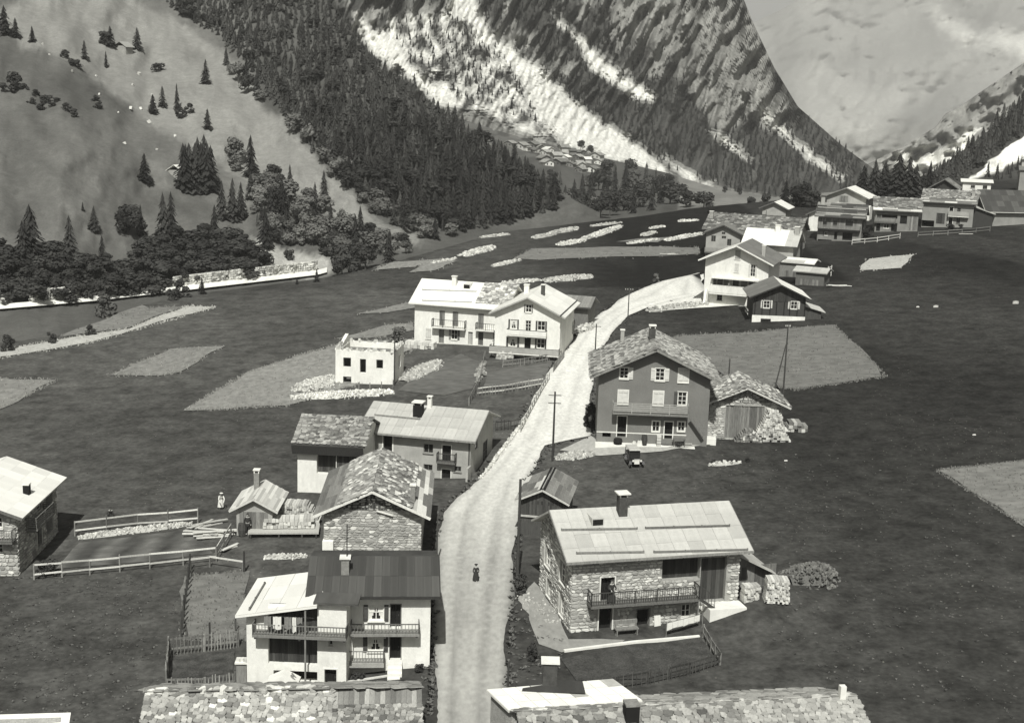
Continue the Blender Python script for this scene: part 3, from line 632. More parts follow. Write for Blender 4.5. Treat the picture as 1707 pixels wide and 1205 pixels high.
class House:
    def __init__(s, name, label, cat, fit, typ, of=.7, os=.7, group=None, wallmat=None, hl=None, hr_=None):
        x, y, rot, s.W, s.L, s.hw, s.hr, zb = fit; s.typ = typ; s.of = of; s.os = os
        z0 = plane(x, y)+zb; s.z0 = z0; s.o = Vector((x, y, z0)); s.rot = rot
        s.ax = Vector((math.cos(rot), math.sin(rot), 0)); s.ay = Vector((-math.sin(rot), math.cos(rot), 0)); s.h = s.W/2
        s.e = thing(name, label, cat, s.o, rot, group); s.wm = wallmat
        s.holes = {'f': [], 'r': [], 'l': []}; s.exl = s.exr = 0.
    def w2l(s, p): d = Vector(p)-s.o; return Vector((d.dot(s.ax), d.dot(s.ay), d.z))
    def l2w(s, p): return s.o+s.ax*p[0]+s.ay*p[1]+Vector((0,0,p[2]))
    def hit(s, side, px, py, off=0.):
        """pixel -> (horizontal coordinate along the wall, height) on that wall's plane"""
        o = s.w2l(CAM); d = Vector(ray(px, py)); dl = Vector((d.dot(s.ax), d.dot(s.ay), d.z))
        if side == 'f': t = (-off-o.y)/dl.y; p = o+dl*t; return p.x, p.z
        t = ((s.h+off if side == 'r' else -s.h-off)-o.x)/dl.x; p = o+dl*t; return p.y, p.z
    def wp(s, side, a, z, out=0.):
        return V3(a, -out, z) if side == 'f' else (V3(s.h+out, a, z) if side == 'r' else V3(-s.h-out, a, z))
    def rect(s, side, r, off=0.):
        x0, y0, x1, y1 = r; m = (y0+y1)/2; n = (x0+x1)/2
        a0 = s.hit(side, x0, m, off)[0]; a1 = s.hit(side, x1, m, off)[0]; z1 = s.hit(side, n, y0, off)[1]; z0 = s.hit(side, n, y1, off)[1]
        return min(a0,a1), max(a0,a1), min(z0,z1), max(z0,z1)
    def walls(s, mat=None, stone=None, side_stone=(), course=.27, lim=290, prof=None, depth=1.2, smats=None):
        mat = mat or s.wm; b = MB(); h, L, W_ = s.h, s.L, s.hw
        gab = [(-h, W_), (0, W_+s.hr), (h, W_)] if s.typ == 'F' else [(-h, W_), (h, W_)]
        s.prof = {'f': prof or gab, 'b': prof or gab, 'l': [(0, W_), (L/2, W_+s.hr), (L, W_)] if s.typ == 'S' else [(0, W_), (L, W_)]}
        s.prof['r'] = s.prof['l']
        if prof: s.prof['l'] = [(0, prof[0][1]), (L, prof[0][1])]; s.prof['r'] = [(0, prof[-1][1]), (L, prof[-1][1])]
        for side in 'flrb':
            P = s.prof[side]; H = s.holes.get(side, []) if side != 'b' else []
            pt = (lambda a, z, i=0., side=side: s.wp(side, a, z, -i)) if side != 'b' else (lambda a, z, i=0.: V3(a, L-i, z))
            xs = sorted(set([p[0] for p in P]+[q for q2 in H for q in q2[:2]])); xs = [x for x in xs if P[0][0]-1e-6 <= x <= P[-1][0]+1e-6]
            top = lambda a: lerp(a, [p[0] for p in P], [p[1] for p in P])
            for a0, a1 in zip(xs, xs[1:]):
                if a1-a0 < 1e-4: continue
                mid = (a0+a1)/2; hs = sorted([(q[2], q[3]) for q in H if q[0]-1e-6 <= mid <= q[1]+1e-6]); z = -depth
                for z0, z1 in hs:
                    if z0 > z: b.add([pt(a0,z), pt(a1,z), pt(a1,z0), pt(a0,z0)], [(0,1,2,3)])
                    z = max(z, z1)
                b.add([pt(a0,z), pt(a1,z), pt(a1,top(a1)), pt(a0,top(a0))], [(0,1,2,3)])
            for a0, a1, z0, z1, *q in H:
                d = .22 if not q else q[0]
                c = [(a0,z0),(a1,z0),(a1,z1),(a0,z1)]
                for (pa, pz), (qa, qz) in zip(c, c[1:]+c[:1]): b.add([pt(pa,pz), pt(qa,qz), pt(qa,qz,d), pt(pa,pz,d)], [(0,1,2,3)])
        s.wall = b.build('wall', mat, s.e)
        if stone:
            L_ = []; r = random.Random(int(s.W*100))
            for side in side_stone:
                P = s.prof[side]; H = s.holes.get(side, []); z = -.4
                zt = max(p[1] for p in P); u = V3(1,0,0) if side == 'f' else V3(0,1,0); n = V3(0,-1,0) if side == 'f' else V3(1 if side == 'r' else -1, 0, 0)
                while z < zt:
                    ch = course*r.uniform(.6,1.5); a = P[0][0]
                    while a < P[-1][0]:
                        w = min(course*r.uniform(.8,3.2), P[-1][0]-a+.05); hh = ch*r.uniform(.75,1.); ca, cz = a+w/2, z+ch/2
                        a += w
                        if z+ch > lerp(ca, [p[0] for p in P], [p[1] for p in P])-.03: continue
                        if any(q[0]-w*.42 < ca < q[1]+w*.42 and q[2]-hh*.45 < cz < q[3]+hh*.45 for q in H): continue
                        if w < .12: continue
                        p = s.wp(side, ca, cz, .004); uu = (u+V3(0,0,r.uniform(-.18,.18))).normalized(); vv = n.cross(uu)
                        L_.append((frame_mx(p, uu, vv, n, w*.97, hh*.97, r.uniform(.03,.08)), w*hh))
                    z += ch
            pieces(s.wall, 'stone', L_, smats or [stone], lim)
        return s.wall
    # openings ------------------------------------------------------
    def hole(s, side, r, deep=.22, off=0.):
        q = s.rect(side, r, off)+(deep,); s.holes[side].append(q); return q
    def bx(s, b, side, a0, a1, z0, z1, o0, o1, t=0.):
        """box on a wall: o0..o1 measured outward from the wall plane"""
        P = [s.wp(side,a0,z0,o1), s.wp(side,a1,z0,o1), s.wp(side,a1,z0,o0), s.wp(side,a0,z0,o0)]
        Q = [p+V3(0,0,z1-z0) for p in P]; b.hexa(P+Q, t)
    def window(s, side, r, deep=.2, nx=2, ny=3, fr=.06, frame=m_frame, shut=None, smat=m_shut, closed=False, sill=True, curtain=False, trim=None, name='window', label=None, sw=.5):
        a0, a1, z0, z1 = s.rect(side, r)
        s.holes[side].append((a0,a1,z0,z1,deep)); b = MB(); d = -deep+.03
        s.bx(b, side, a0, a0+fr, z0, z1, d, d+.06); s.bx(b, side, a1-fr, a1, z0, z1, d, d+.06)
        s.bx(b, side, a0+fr, a1-fr, z0, z0+fr, d, d+.055); s.bx(b, side, a0+fr, a1-fr, z1-fr, z1, d, d+.055)
        for i in range(1, nx): x = a0+(a1-a0)*i/nx; s.bx(b, side, x-.025, x+.025, z0+fr, z1-fr, d, d+.05)
        for i in range(1, ny): z = z0+(z1-z0)*i/ny; s.bx(b, side, a0+fr, a1-fr, z-.018, z+.018, d+.002, d+.045)
        if sill: s.bx(b, side, a0-.06, a1+.06, z0-.09, z0-.01, .003, .1)
        if trim:
            for q in ((a0-trim, a0, z0, z1+trim), (a1, a1+trim, z0, z1+trim), (a0, a1, z1, z1+trim)): s.bx(b, side, *q, .003, .03)
        w = b.build(name, frame, s.e)
        if label: w['label'] = label
        b = MB(); s.bx(b, side, a0, a1, z0, z1, -deep-.01, -deep+.02); b.build('pane', m_glass, w)
        if curtain:
            b = MB(); m = (a0+a1)/2; k = (a1-a0)*.42
            for sg, xe in ((1, a0+fr), (-1, a1-fr)):
                for i in range(4):
                    zt = z1-fr-(z1-z0)*.9*i/4; wd = k*(1-.62*i/3.2); q0, q1 = sorted((xe, xe+sg*wd)); s.bx(b, side, q0, q1, zt-(z1-z0)*.9/4, zt, -deep+.032, -deep+.036+.004*i)
            b.build('curtain', m_curt, w)
        if shut:
            hw = (a1-a0)*sw
            for side_ in shut:
                if closed: q0, q1 = (a0+.01, (a0+a1)/2-.01) if side_ == 'l' else ((a0+a1)/2+.01, a1-.01); o = (.0, .05)
                else: q0, q1 = (a0-hw-.02, a0-.02) if side_ == 'l' else (a1+.02, a1+hw+.02); o = (.02, .07)
                b = MB(); s.bx(b, side, q0, q1, z0-.02, z1+.02, *o)
                for zc in (z0+.15*(z1-z0), z0+.85*(z1-z0)): s.bx(b, side, q0+.03, q1-.03, zc-.05, zc+.05, o[1]+.001, o[1]+.025, -.15)
                b.build('shutter', smat, s.e)
        return w
    def door(s, side, r, mat=m_dark, deep=.3, fr=.0, frame=m_frame, planks=True, name='door'):
        a0, a1, z0, z1 = s.rect(side, r); s.holes[side].append((a0,a1,z0,z1,deep)); b = MB(); n = max(2, int((a1-a0)/.22))
        for i in range(n):
            q0, q1 = a0+(a1-a0)*i/n, a0+(a1-a0)*(i+1)/n
            s.bx(b, side, q0+.005, q1-.005, z0, z1, -deep-.03, -deep+.03+.008*(i%2), rnd.uniform(-.2,.2))
        d = b.build(name, mat, s.e)
        b = MB(); s.bx(b, side, a1-.16, a1-.1, (z0+z1)/2-.08, (z0+z1)/2+.02, -deep+.04, -deep+.08); b.build('handle', m_iron, d)
        if fr:
            b = MB(); s.bx(b, side, a0-fr, a0, z0, z1+fr, .003, .04); s.bx(b, side, a1, a1+fr, z0, z1+fr, .003, .04); s.bx(b, side, a0, a1, z1, z1+fr, .003, .04)
            b.build('door_frame', frame, d)
        return d
    def boards(s, side, r, mat=m_wood, pw=.2, deep=.0, hole=True, beams=(), name='boarding', ind=False):
        a0, a1, z0, z1 = s.rect(side, r)
        if hole: s.holes[side].append((a0,a1,z0,z1,max(.05,deep)))
        n = max(2, int((a1-a0)/pw)); b = MB(); L_ = []
        for i in range(n):
            q0, q1 = a0+(a1-a0)*i/n, a0+(a1-a0)*(i+1)/n; oo = rnd.uniform(0,.03)
            if ind:
                u = V3(1,0,0) if side == 'f' else V3(0,1,0); nn = V3(0,-1,0) if side == 'f' else V3(1 if side == 'r' else -1,0,0)
                L_.append((frame_mx(s.wp(side,(q0+q1)/2,(z0+z1)/2,-deep), u, V3(0,0,1), nn, (q1-q0)*.94, z1-z0, .05+oo), q1-q0))
            else: s.bx(b, side, q0+.006, q1-.006, z0, z1, -deep-.03, -deep+.02+oo, rnd.uniform(-.4,.4))
        if ind:
            s.bx(b, side, a0, a1, z0, z1, -deep-.08, -deep-.02); o = b.build(name, m_dark, s.e); pieces(o, 'board', L_, [mat], 60, 'box')
        else: o = b.build(name, mat, s.e, kind='stuff')
        for z in beams:
            b = MB(); s.bx(b, side, a0, a1, z-.07, z+.07, -deep+.06, -deep+.12); b.build('beam', mat, s.e)
        return o
    def gable_boards(s, z0, mat=m_wood, pw=.2, out=.03):
        b = MB(); n = int(s.W/pw)
        for i in range(n):
            q0, q1 = -s.h+s.W*i/n, -s.h+s.W*(i+1)/n; o = out+rnd.uniform(0,.03)
            t = [s.hw+s.hr*(1-abs(q)/s.h)-.02 for q in (q0, q1)]
            if max(t) <= z0: continue
            P = [V3(q0+.006,-o,z0), V3(q1-.006,-o,z0), V3(q1-.006,0,z0), V3(q0+.006,0,z0)]; Q = [V3(P[k].x, P[k].y, max(z0+.01, t[0 if k in (0,3) else 1])) for k in range(4)]
            b.hexa(P+Q, rnd.uniform(-.35,.35))
        return b.build('gable_boarding', mat, s.e, kind='stuff')
    # roofs -----------------------------------------------------------
    def slopes(s, th=.16):
        """roof planes: (origin at eave, unit along eave, up-slope vector, eave length)"""
        if s.typ == 'F':
            dz = s.hr/s.h*s.os; zl = s.hw-dz; zr = s.hw+s.hr; x = s.h+s.os; y0, y1 = -s.of, s.L+s.of
            return {'L': (V3(-x,y1,zl), V3(0,-1,0), V3(x,0,zr-zl), y1-y0), 'R': (V3(x,y0,zl), V3(0,1,0), V3(-x,0,zr-zl), y1-y0)}
        dz = s.hr/(s.L/2)*s.of; zl = s.hw-dz; zr = s.hw+s.hr; x = s.h+s.os; y = s.L/2+s.of
        return {'F': (V3(-x-s.exl,-s.of,zl), V3(1,0,0), V3(0,y,zr-zl), 2*x+s.exl+s.exr), 'B': (V3(x+s.exr,s.L+s.of,zl), V3(-1,0,0), V3(0,-y,zr-zl), 2*x+s.exl+s.exr)}
    def roof(s, mat, th=.14, only=None):
        b = MB(); s.pl = s.slopes()
        for k, (o, u, v, ln) in s.pl.items():
            if only and k not in only: continue
            n = u.cross(v).normalized(); P = [o, o+u*ln, o+u*ln+v, o+v]; b.hexa([p-n*th for p in P]+P)
        s.roof_o = b.build('roof', mat, s.e); return s.roof_o
    def cover(s, k, style, u0=0., u1=1., v0=0., v1=1., **kw):
        o, u, v, ln = s.pl[k]; cover_plane(s.roof_o, o+u*(u0*ln)+v*v0, u, v*(v1-v0), (u1-u0)*ln, style, **kw)
    def roofpt(s, k, a, b, up=0.):
        o, u, v, ln = s.pl[k]; n = u.cross(v).normalized(); return o+u*(a*ln)+v*b+n*up
    def roof_hit(s, k, px, py):
        o, u, v, ln = s.pl[k]; n = u.cross(v).normalized(); c = s.w2l(CAM); d = Vector(ray(px, py)); d = Vector((d.dot(s.ax), d.dot(s.ay), d.z))
        p = c+d*((o-c).dot(n)/d.dot(n)); q = p-o; return q.dot(u)/ln, q.dot(v)/v.dot(v), p
    def chimney(s, k, px0, px1, ptop, pbot, mat=m_brick, cap=m_conc, capo=.1, legs=False, label=None):
        a, b_, p = s.roof_hit(k, (px0+px1)/2, pbot); D = float(np.dot(np.array(s.l2w(p))-CAM, FW)); w = (px1-px0)*D/FPX; hh = (pbot-ptop)*D/FPX*1.02
        x, y, z = p; b = MB(); b.box(x-w/2, x+w/2, y-w/2, y+w/2, z-.5, z+hh-.1)
        c = b.build('chimney', mat, s.roof_o)
        if label: c['label'] = label
        b = MB(); ww = w/2+capo
        if legs:
            for i in (-1,1):
                for j in (-1,1): b.box(x+i*w*.4-.04, x+i*w*.4+.04, y+j*w*.4-.04, y+j*w*.4+.04, z+hh-.1, z+hh+.12)
            b.box(x-ww, x+ww, y-ww, y+ww, z+hh+.12, z+hh+.2)
        else: b.box(x-ww, x+ww, y-ww, y+ww, z+hh-.1, z+hh)
        b.build('chimney_cap', cap, s.roof_o); return x, y, z, w, hh
    def balcony(s, side, px0, px1, pyf, pyr, out=1.1, mat=m_conc, rail=m_iron, n=None, style='bars', th=.14, brackets=True, solid_mat=None, ends=True, postw=.06, bw=.025):
        a0, f = s.hit(side, px0, pyf, out); a1, f2 = s.hit(side, px1, pyf, out); a0, a1 = min(a0,a1), max(a0,a1); z = (f+f2)/2; zr = s.hit(side, (px0+px1)/2, pyr, out)[1]
        b = MB(); s.bx(b, side, a0, a1, z-th, z, -.05, out)
        if brackets:
            for i in range(max(2, int((a1-a0)/2)+1)):
                q = a0+.15+(a1-a0-.3)*i/max(1, int((a1-a0)/2)); s.bx(b, side, q-.06, q+.06, z-th-.14, z-th, 0, out-.1)
        fl = b.build('balcony', mat, s.e); b = MB(); A = out-.06
        P = [s.wp(side,a0+.03,z,A), s.wp(side,a1-.03,z,A)]; up = V3(0,0,zr-z)
        runs = [(P[0], P[1])]
        if ends: runs += [(s.wp(side,a0+.03,z,0.02), P[0]), (P[1], s.wp(side,a1-.03,z,.02))]
        for p, q in runs:
            ln = (q-p).length
            b.bar(p+up, q+up, .05, .06)
            if style == 'bars':
                b.bar(p+V3(0,0,.1), q+V3(0,0,.1), .035)
                k = max(1, round(ln/1.6))
                for i in range(k+1): b.bar(p+(q-p)*(i/k), p+(q-p)*(i/k)+up, postw)
            elif style == 'rails':
                for i in range(1, 5): b.bar(p+up*(i/5), q+up*(i/5), .04, .1)
                k = max(1, round(ln/1.8))
                for i in range(k+1): b.bar(p+(q-p)*(i/k), p+(q-p)*(i/k)+up, .09)
        r = b.build('railing', rail, fl)
        if style == 'bars':
            mx = []
            for p, q in runs:
                k = n if (n and p is runs[0][0]) else max(2, int((q-p).length/.17))
                for i in range(1, k): mx.append((p+(q-p)*(i/k)+V3(0,0,.1)))
            mk = ('bal', rail.name, round(zr-z, 2), bw)
            if mk not in _mc:
                bb = MB(); bb.box(-bw/2, bw/2, -bw/2, bw/2, 0, zr-z-.1); _mc[mk] = bb.mesh('baluster', rail)
            for p in mx: o = link('baluster', _mc[mk], fl); o.location = p
        elif style == 'solid':
            b = MB()
            for p, q in runs: b.bar(p+up*.5, q+up*.5, .07, abs(zr-z)-.1)
            b.build('parapet', solid_mat or mat, fl)
        return fl, a0, a1, z, zr
def cover_plane(parent, o, u, v, ln, style, mats=None, nu=8, nv=3, limit=290, size=.7, minarea=0, lift=.01, gap=.02, seed=1, name=None, bars=()):
    n = u.cross(v).normalized(); vl = v.length; vh = v.normalized(); r = random.Random(seed)
    if style == 'metal':
        L_ = []
        for i in range(nu):
            for j in range(nv):
                su, sv = ln/nu, vl/nv
                L_.append((frame_mx(o+u*(su*(i+.5))+vh*(sv*(j+.5))+n*(lift+.006*((i+j)%2)+.006*r.random()), u, vh, n, su-gap, sv-gap*.7, .015), su*sv))
        r2 = r
        for mx, sz in L_:
            ob = link(name or 'roof_sheet', box_mesh(r2.choices(mats, [3]+[1]*(len(mats)-1))[0], name or 'roof_sheet'), parent); ob.matrix_basis = mx
    elif style == 'stone':
        L_ = []; t = 0.
        while t < vl:
            sv = size*r.uniform(.55,1.); a = -.05
            while a < ln:
                su = size*r.uniform(.6,1.5); ov = 1.45
                p = o+u*min(ln-.1, a+su/2)+vh*(min(t+sv*.5, vl-.15))+n*(lift+.03+r.uniform(0,.03))
                tl = (vh-n*.10*r.uniform(.6,1.6)+u*r.uniform(-.1,.1)).normalized(); uu = tl.cross(n).normalized()*-1; uu = uu if uu.dot(u) > 0 else -uu
                nn = uu.cross(tl).normalized(); p = p+n*.05
                L_.append((frame_mx(p, uu, tl, nn, su*1.08, sv*ov, r.uniform(.025,.06)), su*sv)); a += su*.97
            t += sv*.8
        pieces(parent, name or 'roof_slab', L_, mats, limit)
    elif style == 'plank':
        b = MB(); k = max(2, int(ln/size)); L_ = []
        for i in range(k):
            su = ln/k
            L_.append((frame_mx(o+u*(su*(i+.5))+v*.5+n*(lift+r.uniform(0,.025)), u, vh, n, su*.95, vl, .025), su))
        pieces(parent, name or 'roof_board', L_, mats, limit, 'box')
    elif style == 'course':      # long boards laid along the eave, lapped up the slope
        k = max(2, int(vl/size)); L_ = []
        for j in range(k):
            a = 0.
            while a < ln-.05:
                su = min(ln-a, r.uniform(1.6,3.4)); sv = vl/k
                L_.append((frame_mx(o+u*(a+su/2)+vh*(sv*(j+.5))+n*(lift+.012*((j+1)%2)+r.uniform(0,.015)), u, vh, n, su*.985, sv*1.02, .022), su*sv)); a += su
        pieces(parent, name or 'roof_board', L_, mats, limit, 'box')
def snowbar(H, k, pts, mat=m_wood2):
    (x0, y0), (x1, y1) = pts; a0, b0, p = H.roof_hit(k, x0, y0); a1, b1, q = H.roof_hit(k, x1, y1); n = V3(0,0,.09)
    b = MB(); b.bar(p+n, q+n, .11, .13)
    m = max(2, int((q-p).length/1.8))
    for i in range(m+1): c = p+(q-p)*(i/m); b.bar(c+V3(0,0,.02), c+V3(0,0,.2), .07)
    b.build('snow_bar', mat, H.roof_o)
def dormer(H, k, px0, px1, ptop, pbot, mat, front=m_dark, back=1.6):
    a, b_, p = H.roof_hit(k, (px0+px1)/2, pbot); D = float(np.dot(np.array(H.l2w(p))-CAM, FW)); w = (px1-px0)*D/FPX; hh = (pbot-ptop)*D/FPX
    b = MB(); z = p.z-.05; b.hexa([V3(p.x-w/2,p.y,z), V3(p.x+w/2,p.y,z), V3(p.x+w/2,p.y+back,z+.3), V3(p.x-w/2,p.y+back,z+.3), V3(p.x-w/2,p.y,z+hh), V3(p.x+w/2,p.y,z+hh), V3(p.x+w/2,p.y+back,z+hh+.08), V3(p.x-w/2,p.y+back,z+hh+.08)])
    d = b.build('dormer', mat, H.roof_o)
    b = MB(); b.box(p.x-w/2+.06, p.x+w/2-.06, p.y-.012, p.y-.002, z+.12, z+hh-.08); b.build('hatch', front, H.roof_o)
def barge(H, mat=m_wood2, w=.16, ends=('f',)):
    """boards along the gable edges"""
    b = MB()
    if H.typ == 'F':
        dz = H.hr/H.h*H.os; x = H.h+H.os; y = -H.of-.03
        for sg in (-1, 1): b.bar(V3(sg*x, y, H.hw-dz-.07), V3(0, y, H.hw+H.hr-.07), .05, w+.06)
    else:
        dz = H.hr/(H.L/2)*H.of; x = H.h+H.os+.03
        for sx in (-1, 1): b.bar(V3(sx*x, -H.of, H.hw-dz-.07), V3(sx*x, H.L/2, H.hw+H.hr-.07), .05, w)
        b.bar(V3(-x, -H.of-.04, H.hw-dz-.06), V3(x, -H.of-.04, H.hw-dz-.06), .06, w)
    return b.build('bargeboard', mat, H.e)
def rafters(H, mat=m_wood, n=9):
    b = MB()
    if H.typ == 'S':
        dz = H.hr/(H.L/2)*H.of
        for i in range(n):
            x = -H.h-H.os*.6+(2*H.h+1.2*H.os)*i/(n-1); b.bar(V3(x, -H.of+.08, H.hw-dz-.2), V3(x, .1, H.hw-.16), .1, .12)
    else:
        for q in (-.92, -.45, 0, .45, .92):
            b.bar(V3(q*H.h, -H.of+.06, H.hw+H.hr*(1-abs(q))-.3), V3(q*H.h, .1, H.hw+H.hr*(1-abs(q))-.3), .16, .2)
    return b.build('rafter_ends', mat, H.e)
# ------------------------------------------------------------------ the houses
def from_base(pl, pr, L, hw, hr):
    a, b = at(*pl), at(*pr); d = b-a; rot = math.atan2(d.y, d.x); m = (a+b)/2
    return (m.x, m.y, rot, Vector((d.x, d.y)).length, L, hw, hr, min(a.z, b.z)-plane(m.x, m.y))
def from_ridge(pl, pr, zr, L, hw, hr, os_):
    a, b = at_z(*pl, zr), at_z(*pr, zr); d = b-a; rot = math.atan2(d.y, d.x); m = (a+b)/2; ay = Vector((-math.sin(rot), math.cos(rot), 0)); c = m-ay*(L/2)
    return (c.x, c.y, rot, d.length-2*os_, L, hw, hr, zr-hw-hr-plane(c.x, c.y))
def merge(main, sub):
    A = (Matrix.Translation(main.o)@Matrix.Rotation(main.rot, 4, 'Z')).inverted()@Matrix.Translation(sub.o)@Matrix.Rotation(sub.rot, 4, 'Z')
    for c in list(sub.e.children): mb = c.matrix_basis.copy(); c.parent = main.e; c.matrix_basis = A@mb
    bpy.data.objects.remove(sub.e); sub.e = main.e
def awning_rows(*a): pass
# --- white house with the dark roof, front left
A = House('house', 'white two storey house, half bright metal roof and half dark roof, beside the road', 'house', from_base((412,1149),(577,1146), 7., 5., 0), 'S', wallmat=m_plaster)
zl_ = A.hit('f', 412, 1019)[1]; zr_ = A.hit('f', 530, 1004)[1]; xr = A.hit('f', 531, 1004)[0]; A.L = 4.9
A.boards('f', (447,1010,529,1107), m_wood, .18, .35, name='upper_boarding'); A.hole('f', (456,1118,529,1140), .9)
A.door('f', (541,1115,561,1146), m_dark, .35, .07, m_frame); A.window('f', (548,1066,555,1076), .2, 1, 1)
A.walls(prof=[(-A.h, zl_), (xr, zr_), (A.h, zr_)])
b = MB(); A.bx(b, 'f', *A.rect('f', (456,1118,529,1140)), -.95, -.9); b.build('stable_back', m_dark, A.e)
def plat(H, z): return at_z(0, 0, z)
yb = A.w2l(at_z(470, 955, A.z0+(zl_+zr_)/2)).y
def a_roof(x, y): return V3(x, y, lerp(x, [-A.h, xr], [zl_, zr_])+(x < -A.h)*-.08)
b = MB(); xl = -A.h-.55; P = [a_roof(xl,-.6), a_roof(xr,-.6), a_roof(xr,yb), a_roof(xl,yb)]
P = [p+V3(0,0,.02) for p in P]; b.hexa([p-V3(0,0,.14) for p in P]+P); ro = b.build('roof', m_zinc, A.e); A.roof_o = ro
u_ = (P[1]-P[0]).normalized(); cover_plane(ro, P[0]+V3(0,0,.005), u_, P[3]-P[0], (P[1]-P[0]).length, 'metal', mats=[m_zinc], nu=4, nv=3)
b = MB(); b.bar(P[0]+V3(.75,.5,.22), P[0]+V3(.75,yb-.6,.22), .1, .12)
for q in (.6, 2.2, yb-.8): b.bar(P[0]+V3(.75,q,.05), P[0]+V3(.75,q,.36), .09)
b.build('snow_bar', m_wood2, ro)
b = MB(); zf = A.hit('f', 565, 1005, .35)[1]; P = [V3(xr-.25,-.4,zf), V3(A.h+.75,-.4,zf), V3(A.h+.75,.95,zf+.14), V3(xr-.25,.95,zf+.14)]; b.hexa([p-V3(0,0,.12) for p in P]+P); b.build('porch_roof', m_darkroof, A.e)
fl, a0, a1, z, zr = A.balcony('f', 420, 577, 1061, 1044, .9, m_wood2, m_wood2, 30, th=.16, bw=.035)
xm = A.hit('f', 509, 1060, .8)[0]
b = MB(); b.bar(A.wp('f', xm, zl_*0+A.hit('f',509,1165,.8)[1]*0, .82), A.wp('f', xm, zr_-.25, .82), .1)
b.build('post', m_wood2, A.e)
for zz_ in (.35,): pass
B2 = House('x', 'x', 'x', (-7.42, 76.9, .085, 5.75, 7.2, 5.25, .95, -.3), 'S', .55, .55, wallmat=m_plaster); B2.exl = 1.35
B2.window('f', (614,1008,640,1034), .2, 2, 2, shut='lr', smat=m_dshut, curtain=True, sw=.28); B2.door('f', (651,1007,668,1046), m_dark, .3, .05, m_wood2)
B2.window('f', (613,1061,639,1085), .2, 2, 2, shut='lr', smat=m_dshut, curtain=True, sw=.28); B2.door('f', (650,1060,668,1099), m_dark, .3, .05, m_wood2)
B2.walls(); B2.roof(m_darkroof); B2.cover('F', 'metal', mats=[m_darkroof], nu=16, nv=2, gap=.03); barge(B2, m_wood)
c_ = B2.chimney('F', 569, 582, 926, 955, m_brick, m_conc)
b = MB(); b.tube(V3(c_[0]+.1, c_[1], c_[2]), V3(c_[0]+.1, c_[1], c_[2]+3.2), .035); b.build('stove_pipe', m_iron, B2.roof_o)
B2.balcony('f', 584, 699, 1057, 1041, .85, m_wood2, m_wood2, 20, th=.16, bw=.035)
B2.balcony('f', 578, 640, 1105, 1086, .8, m_plgrey, m_wood2, 12, th=.3, bw=.03, brackets=False)
a0, a1, z0, z1 = B2.rect('f', (646,1099,670,1131)); b = MB()
for i in range(6): b.box(a0, a1, -.35-.27*(i+1), -.35-.27*i if i else 0, z0-.3, z1-(z1-z0)*i/6)
b.build('steps', m_conc, B2.e)
merge(A, B2)
# washing on the balcony line
wl = thing('washing_line', 'line of washing hung along the wooden balcony of the white house', 'washing', A.l2w(V3(0,-.86,A.hit('f',480,1028,.86)[1])), A.rot)
x0, x1 = A.hit('f', 440, 1028, .86)[0], A.hit('f', 506, 1028, .86)[0]
b = MB(); b.tube(V3(x0-.3,0,0), V3(x1+.6,0,0), .012); b.build('line', m_iron, wl)
for i, (p0, p1, dz, mt) in enumerate([(440,452,.62,m_cgrey),(455,469,.8,m_cpale),(474,486,.75,m_cgrey),(487,494,.95,m_cpale),(495,504,.4,m_cgrey)]):
    q0, q1 = A.hit('f', p0, 1028, .86)[0], A.hit('f', p1, 1028, .86)[0]; b = MB(); n = 6
    for k in range(n):
        s0, s1 = q0+(q1-q0)*k/n, q0+(q1-q0)*(k+1)/n; y0, y1 = .03*math.sin(k*1.9), .03*math.sin((k+1)*1.9)
        lo0, lo1 = -dz+.05*math.sin(k+i), -dz+.05*math.sin(k+1+i)
        b.hexa([V3(s0,y0-.01,lo0), V3(s1,y1-.01,lo1), V3(s1,y1+.01,lo1), V3(s0,y0+.01,lo0), V3(s0,y0-.01,0), V3(s1,y1-.01,0), V3(s1,y1+.01,0), V3(s0,y0+.01,0)])
    b.build('garment', mt, wl)
# --- long stone house, front right
C = House('house', 'long stone house with weathered metal roof and railed balcony in the right foreground', 'house', (10.131,83.819,.262,11.9,7.4,5.5,1.8,-.5), 'S', .7, .6, wallmat=m_mortar)
C.door('f', (1001,962,1024,1002), m_dark, .35, .08, m_conc); C.boards('f', (1104,931,1167,966), m_wood, .25, .5, beams=()); C.boards('f', (1167.5,929,1210,1001), m_wood, .28, .35, name='barn_door')
C.door('f', (998,1013,1020,1054), m_dark, .35, .08, m_conc); C.door('f', (1061,1015,1082,1053), m_dark, .35, .06, m_wood2); C.window('f', (1136,1007,1151,1028), .18, 2, 2)
for r_ in ((909,912,918,945),(934,939,943,973),(912,966,918,994),(933,992,940,1026)): C.window('l', r_, .2, 2, 3, shut='r', smat=m_shut, sw=.4)
C.walls(stone=m_stone, side_stone='fl', course=.2, lim=295, smats=[m_stone, m_stone, m_wstone])
ro = C.roof(m_tin); C.cover('F', 'metal', mats=[m_tin, m_tin2], nu=12, nv=4, gap=.012); barge(C, m_wood2); rafters(C)
C.chimney('F', 1029, 1044, 824, 856, m_soot, m_conc, .14, legs=True); dormer(C, 'F', 986, 1007, 862, 877, m_tin)
for pp in (((936,885),(1062,883)),((1076,882),(1216,878)),((961,924),(1073,922)),((1090,922),(1246,918))): snowbar(C, 'F', pp)
fl, a0, a1, z, zr = C.balcony('f', 986, 1166, 1005, 984, 1., m_wood2, m_iron, 46, th=.16)
b = MB(); q = C.wp('f', a1-.05, 0, .95)
b.bar(V3(q.x,q.y,z-2.4), V3(q.x,q.y,z), .09); b.build('post', m_wood2, C.e)
b = MB(); e0 = V3(a1,-.9,z+ (zr-z)); e1 = V3(a1+1.1,-1.0,z-.75+(zr-z))
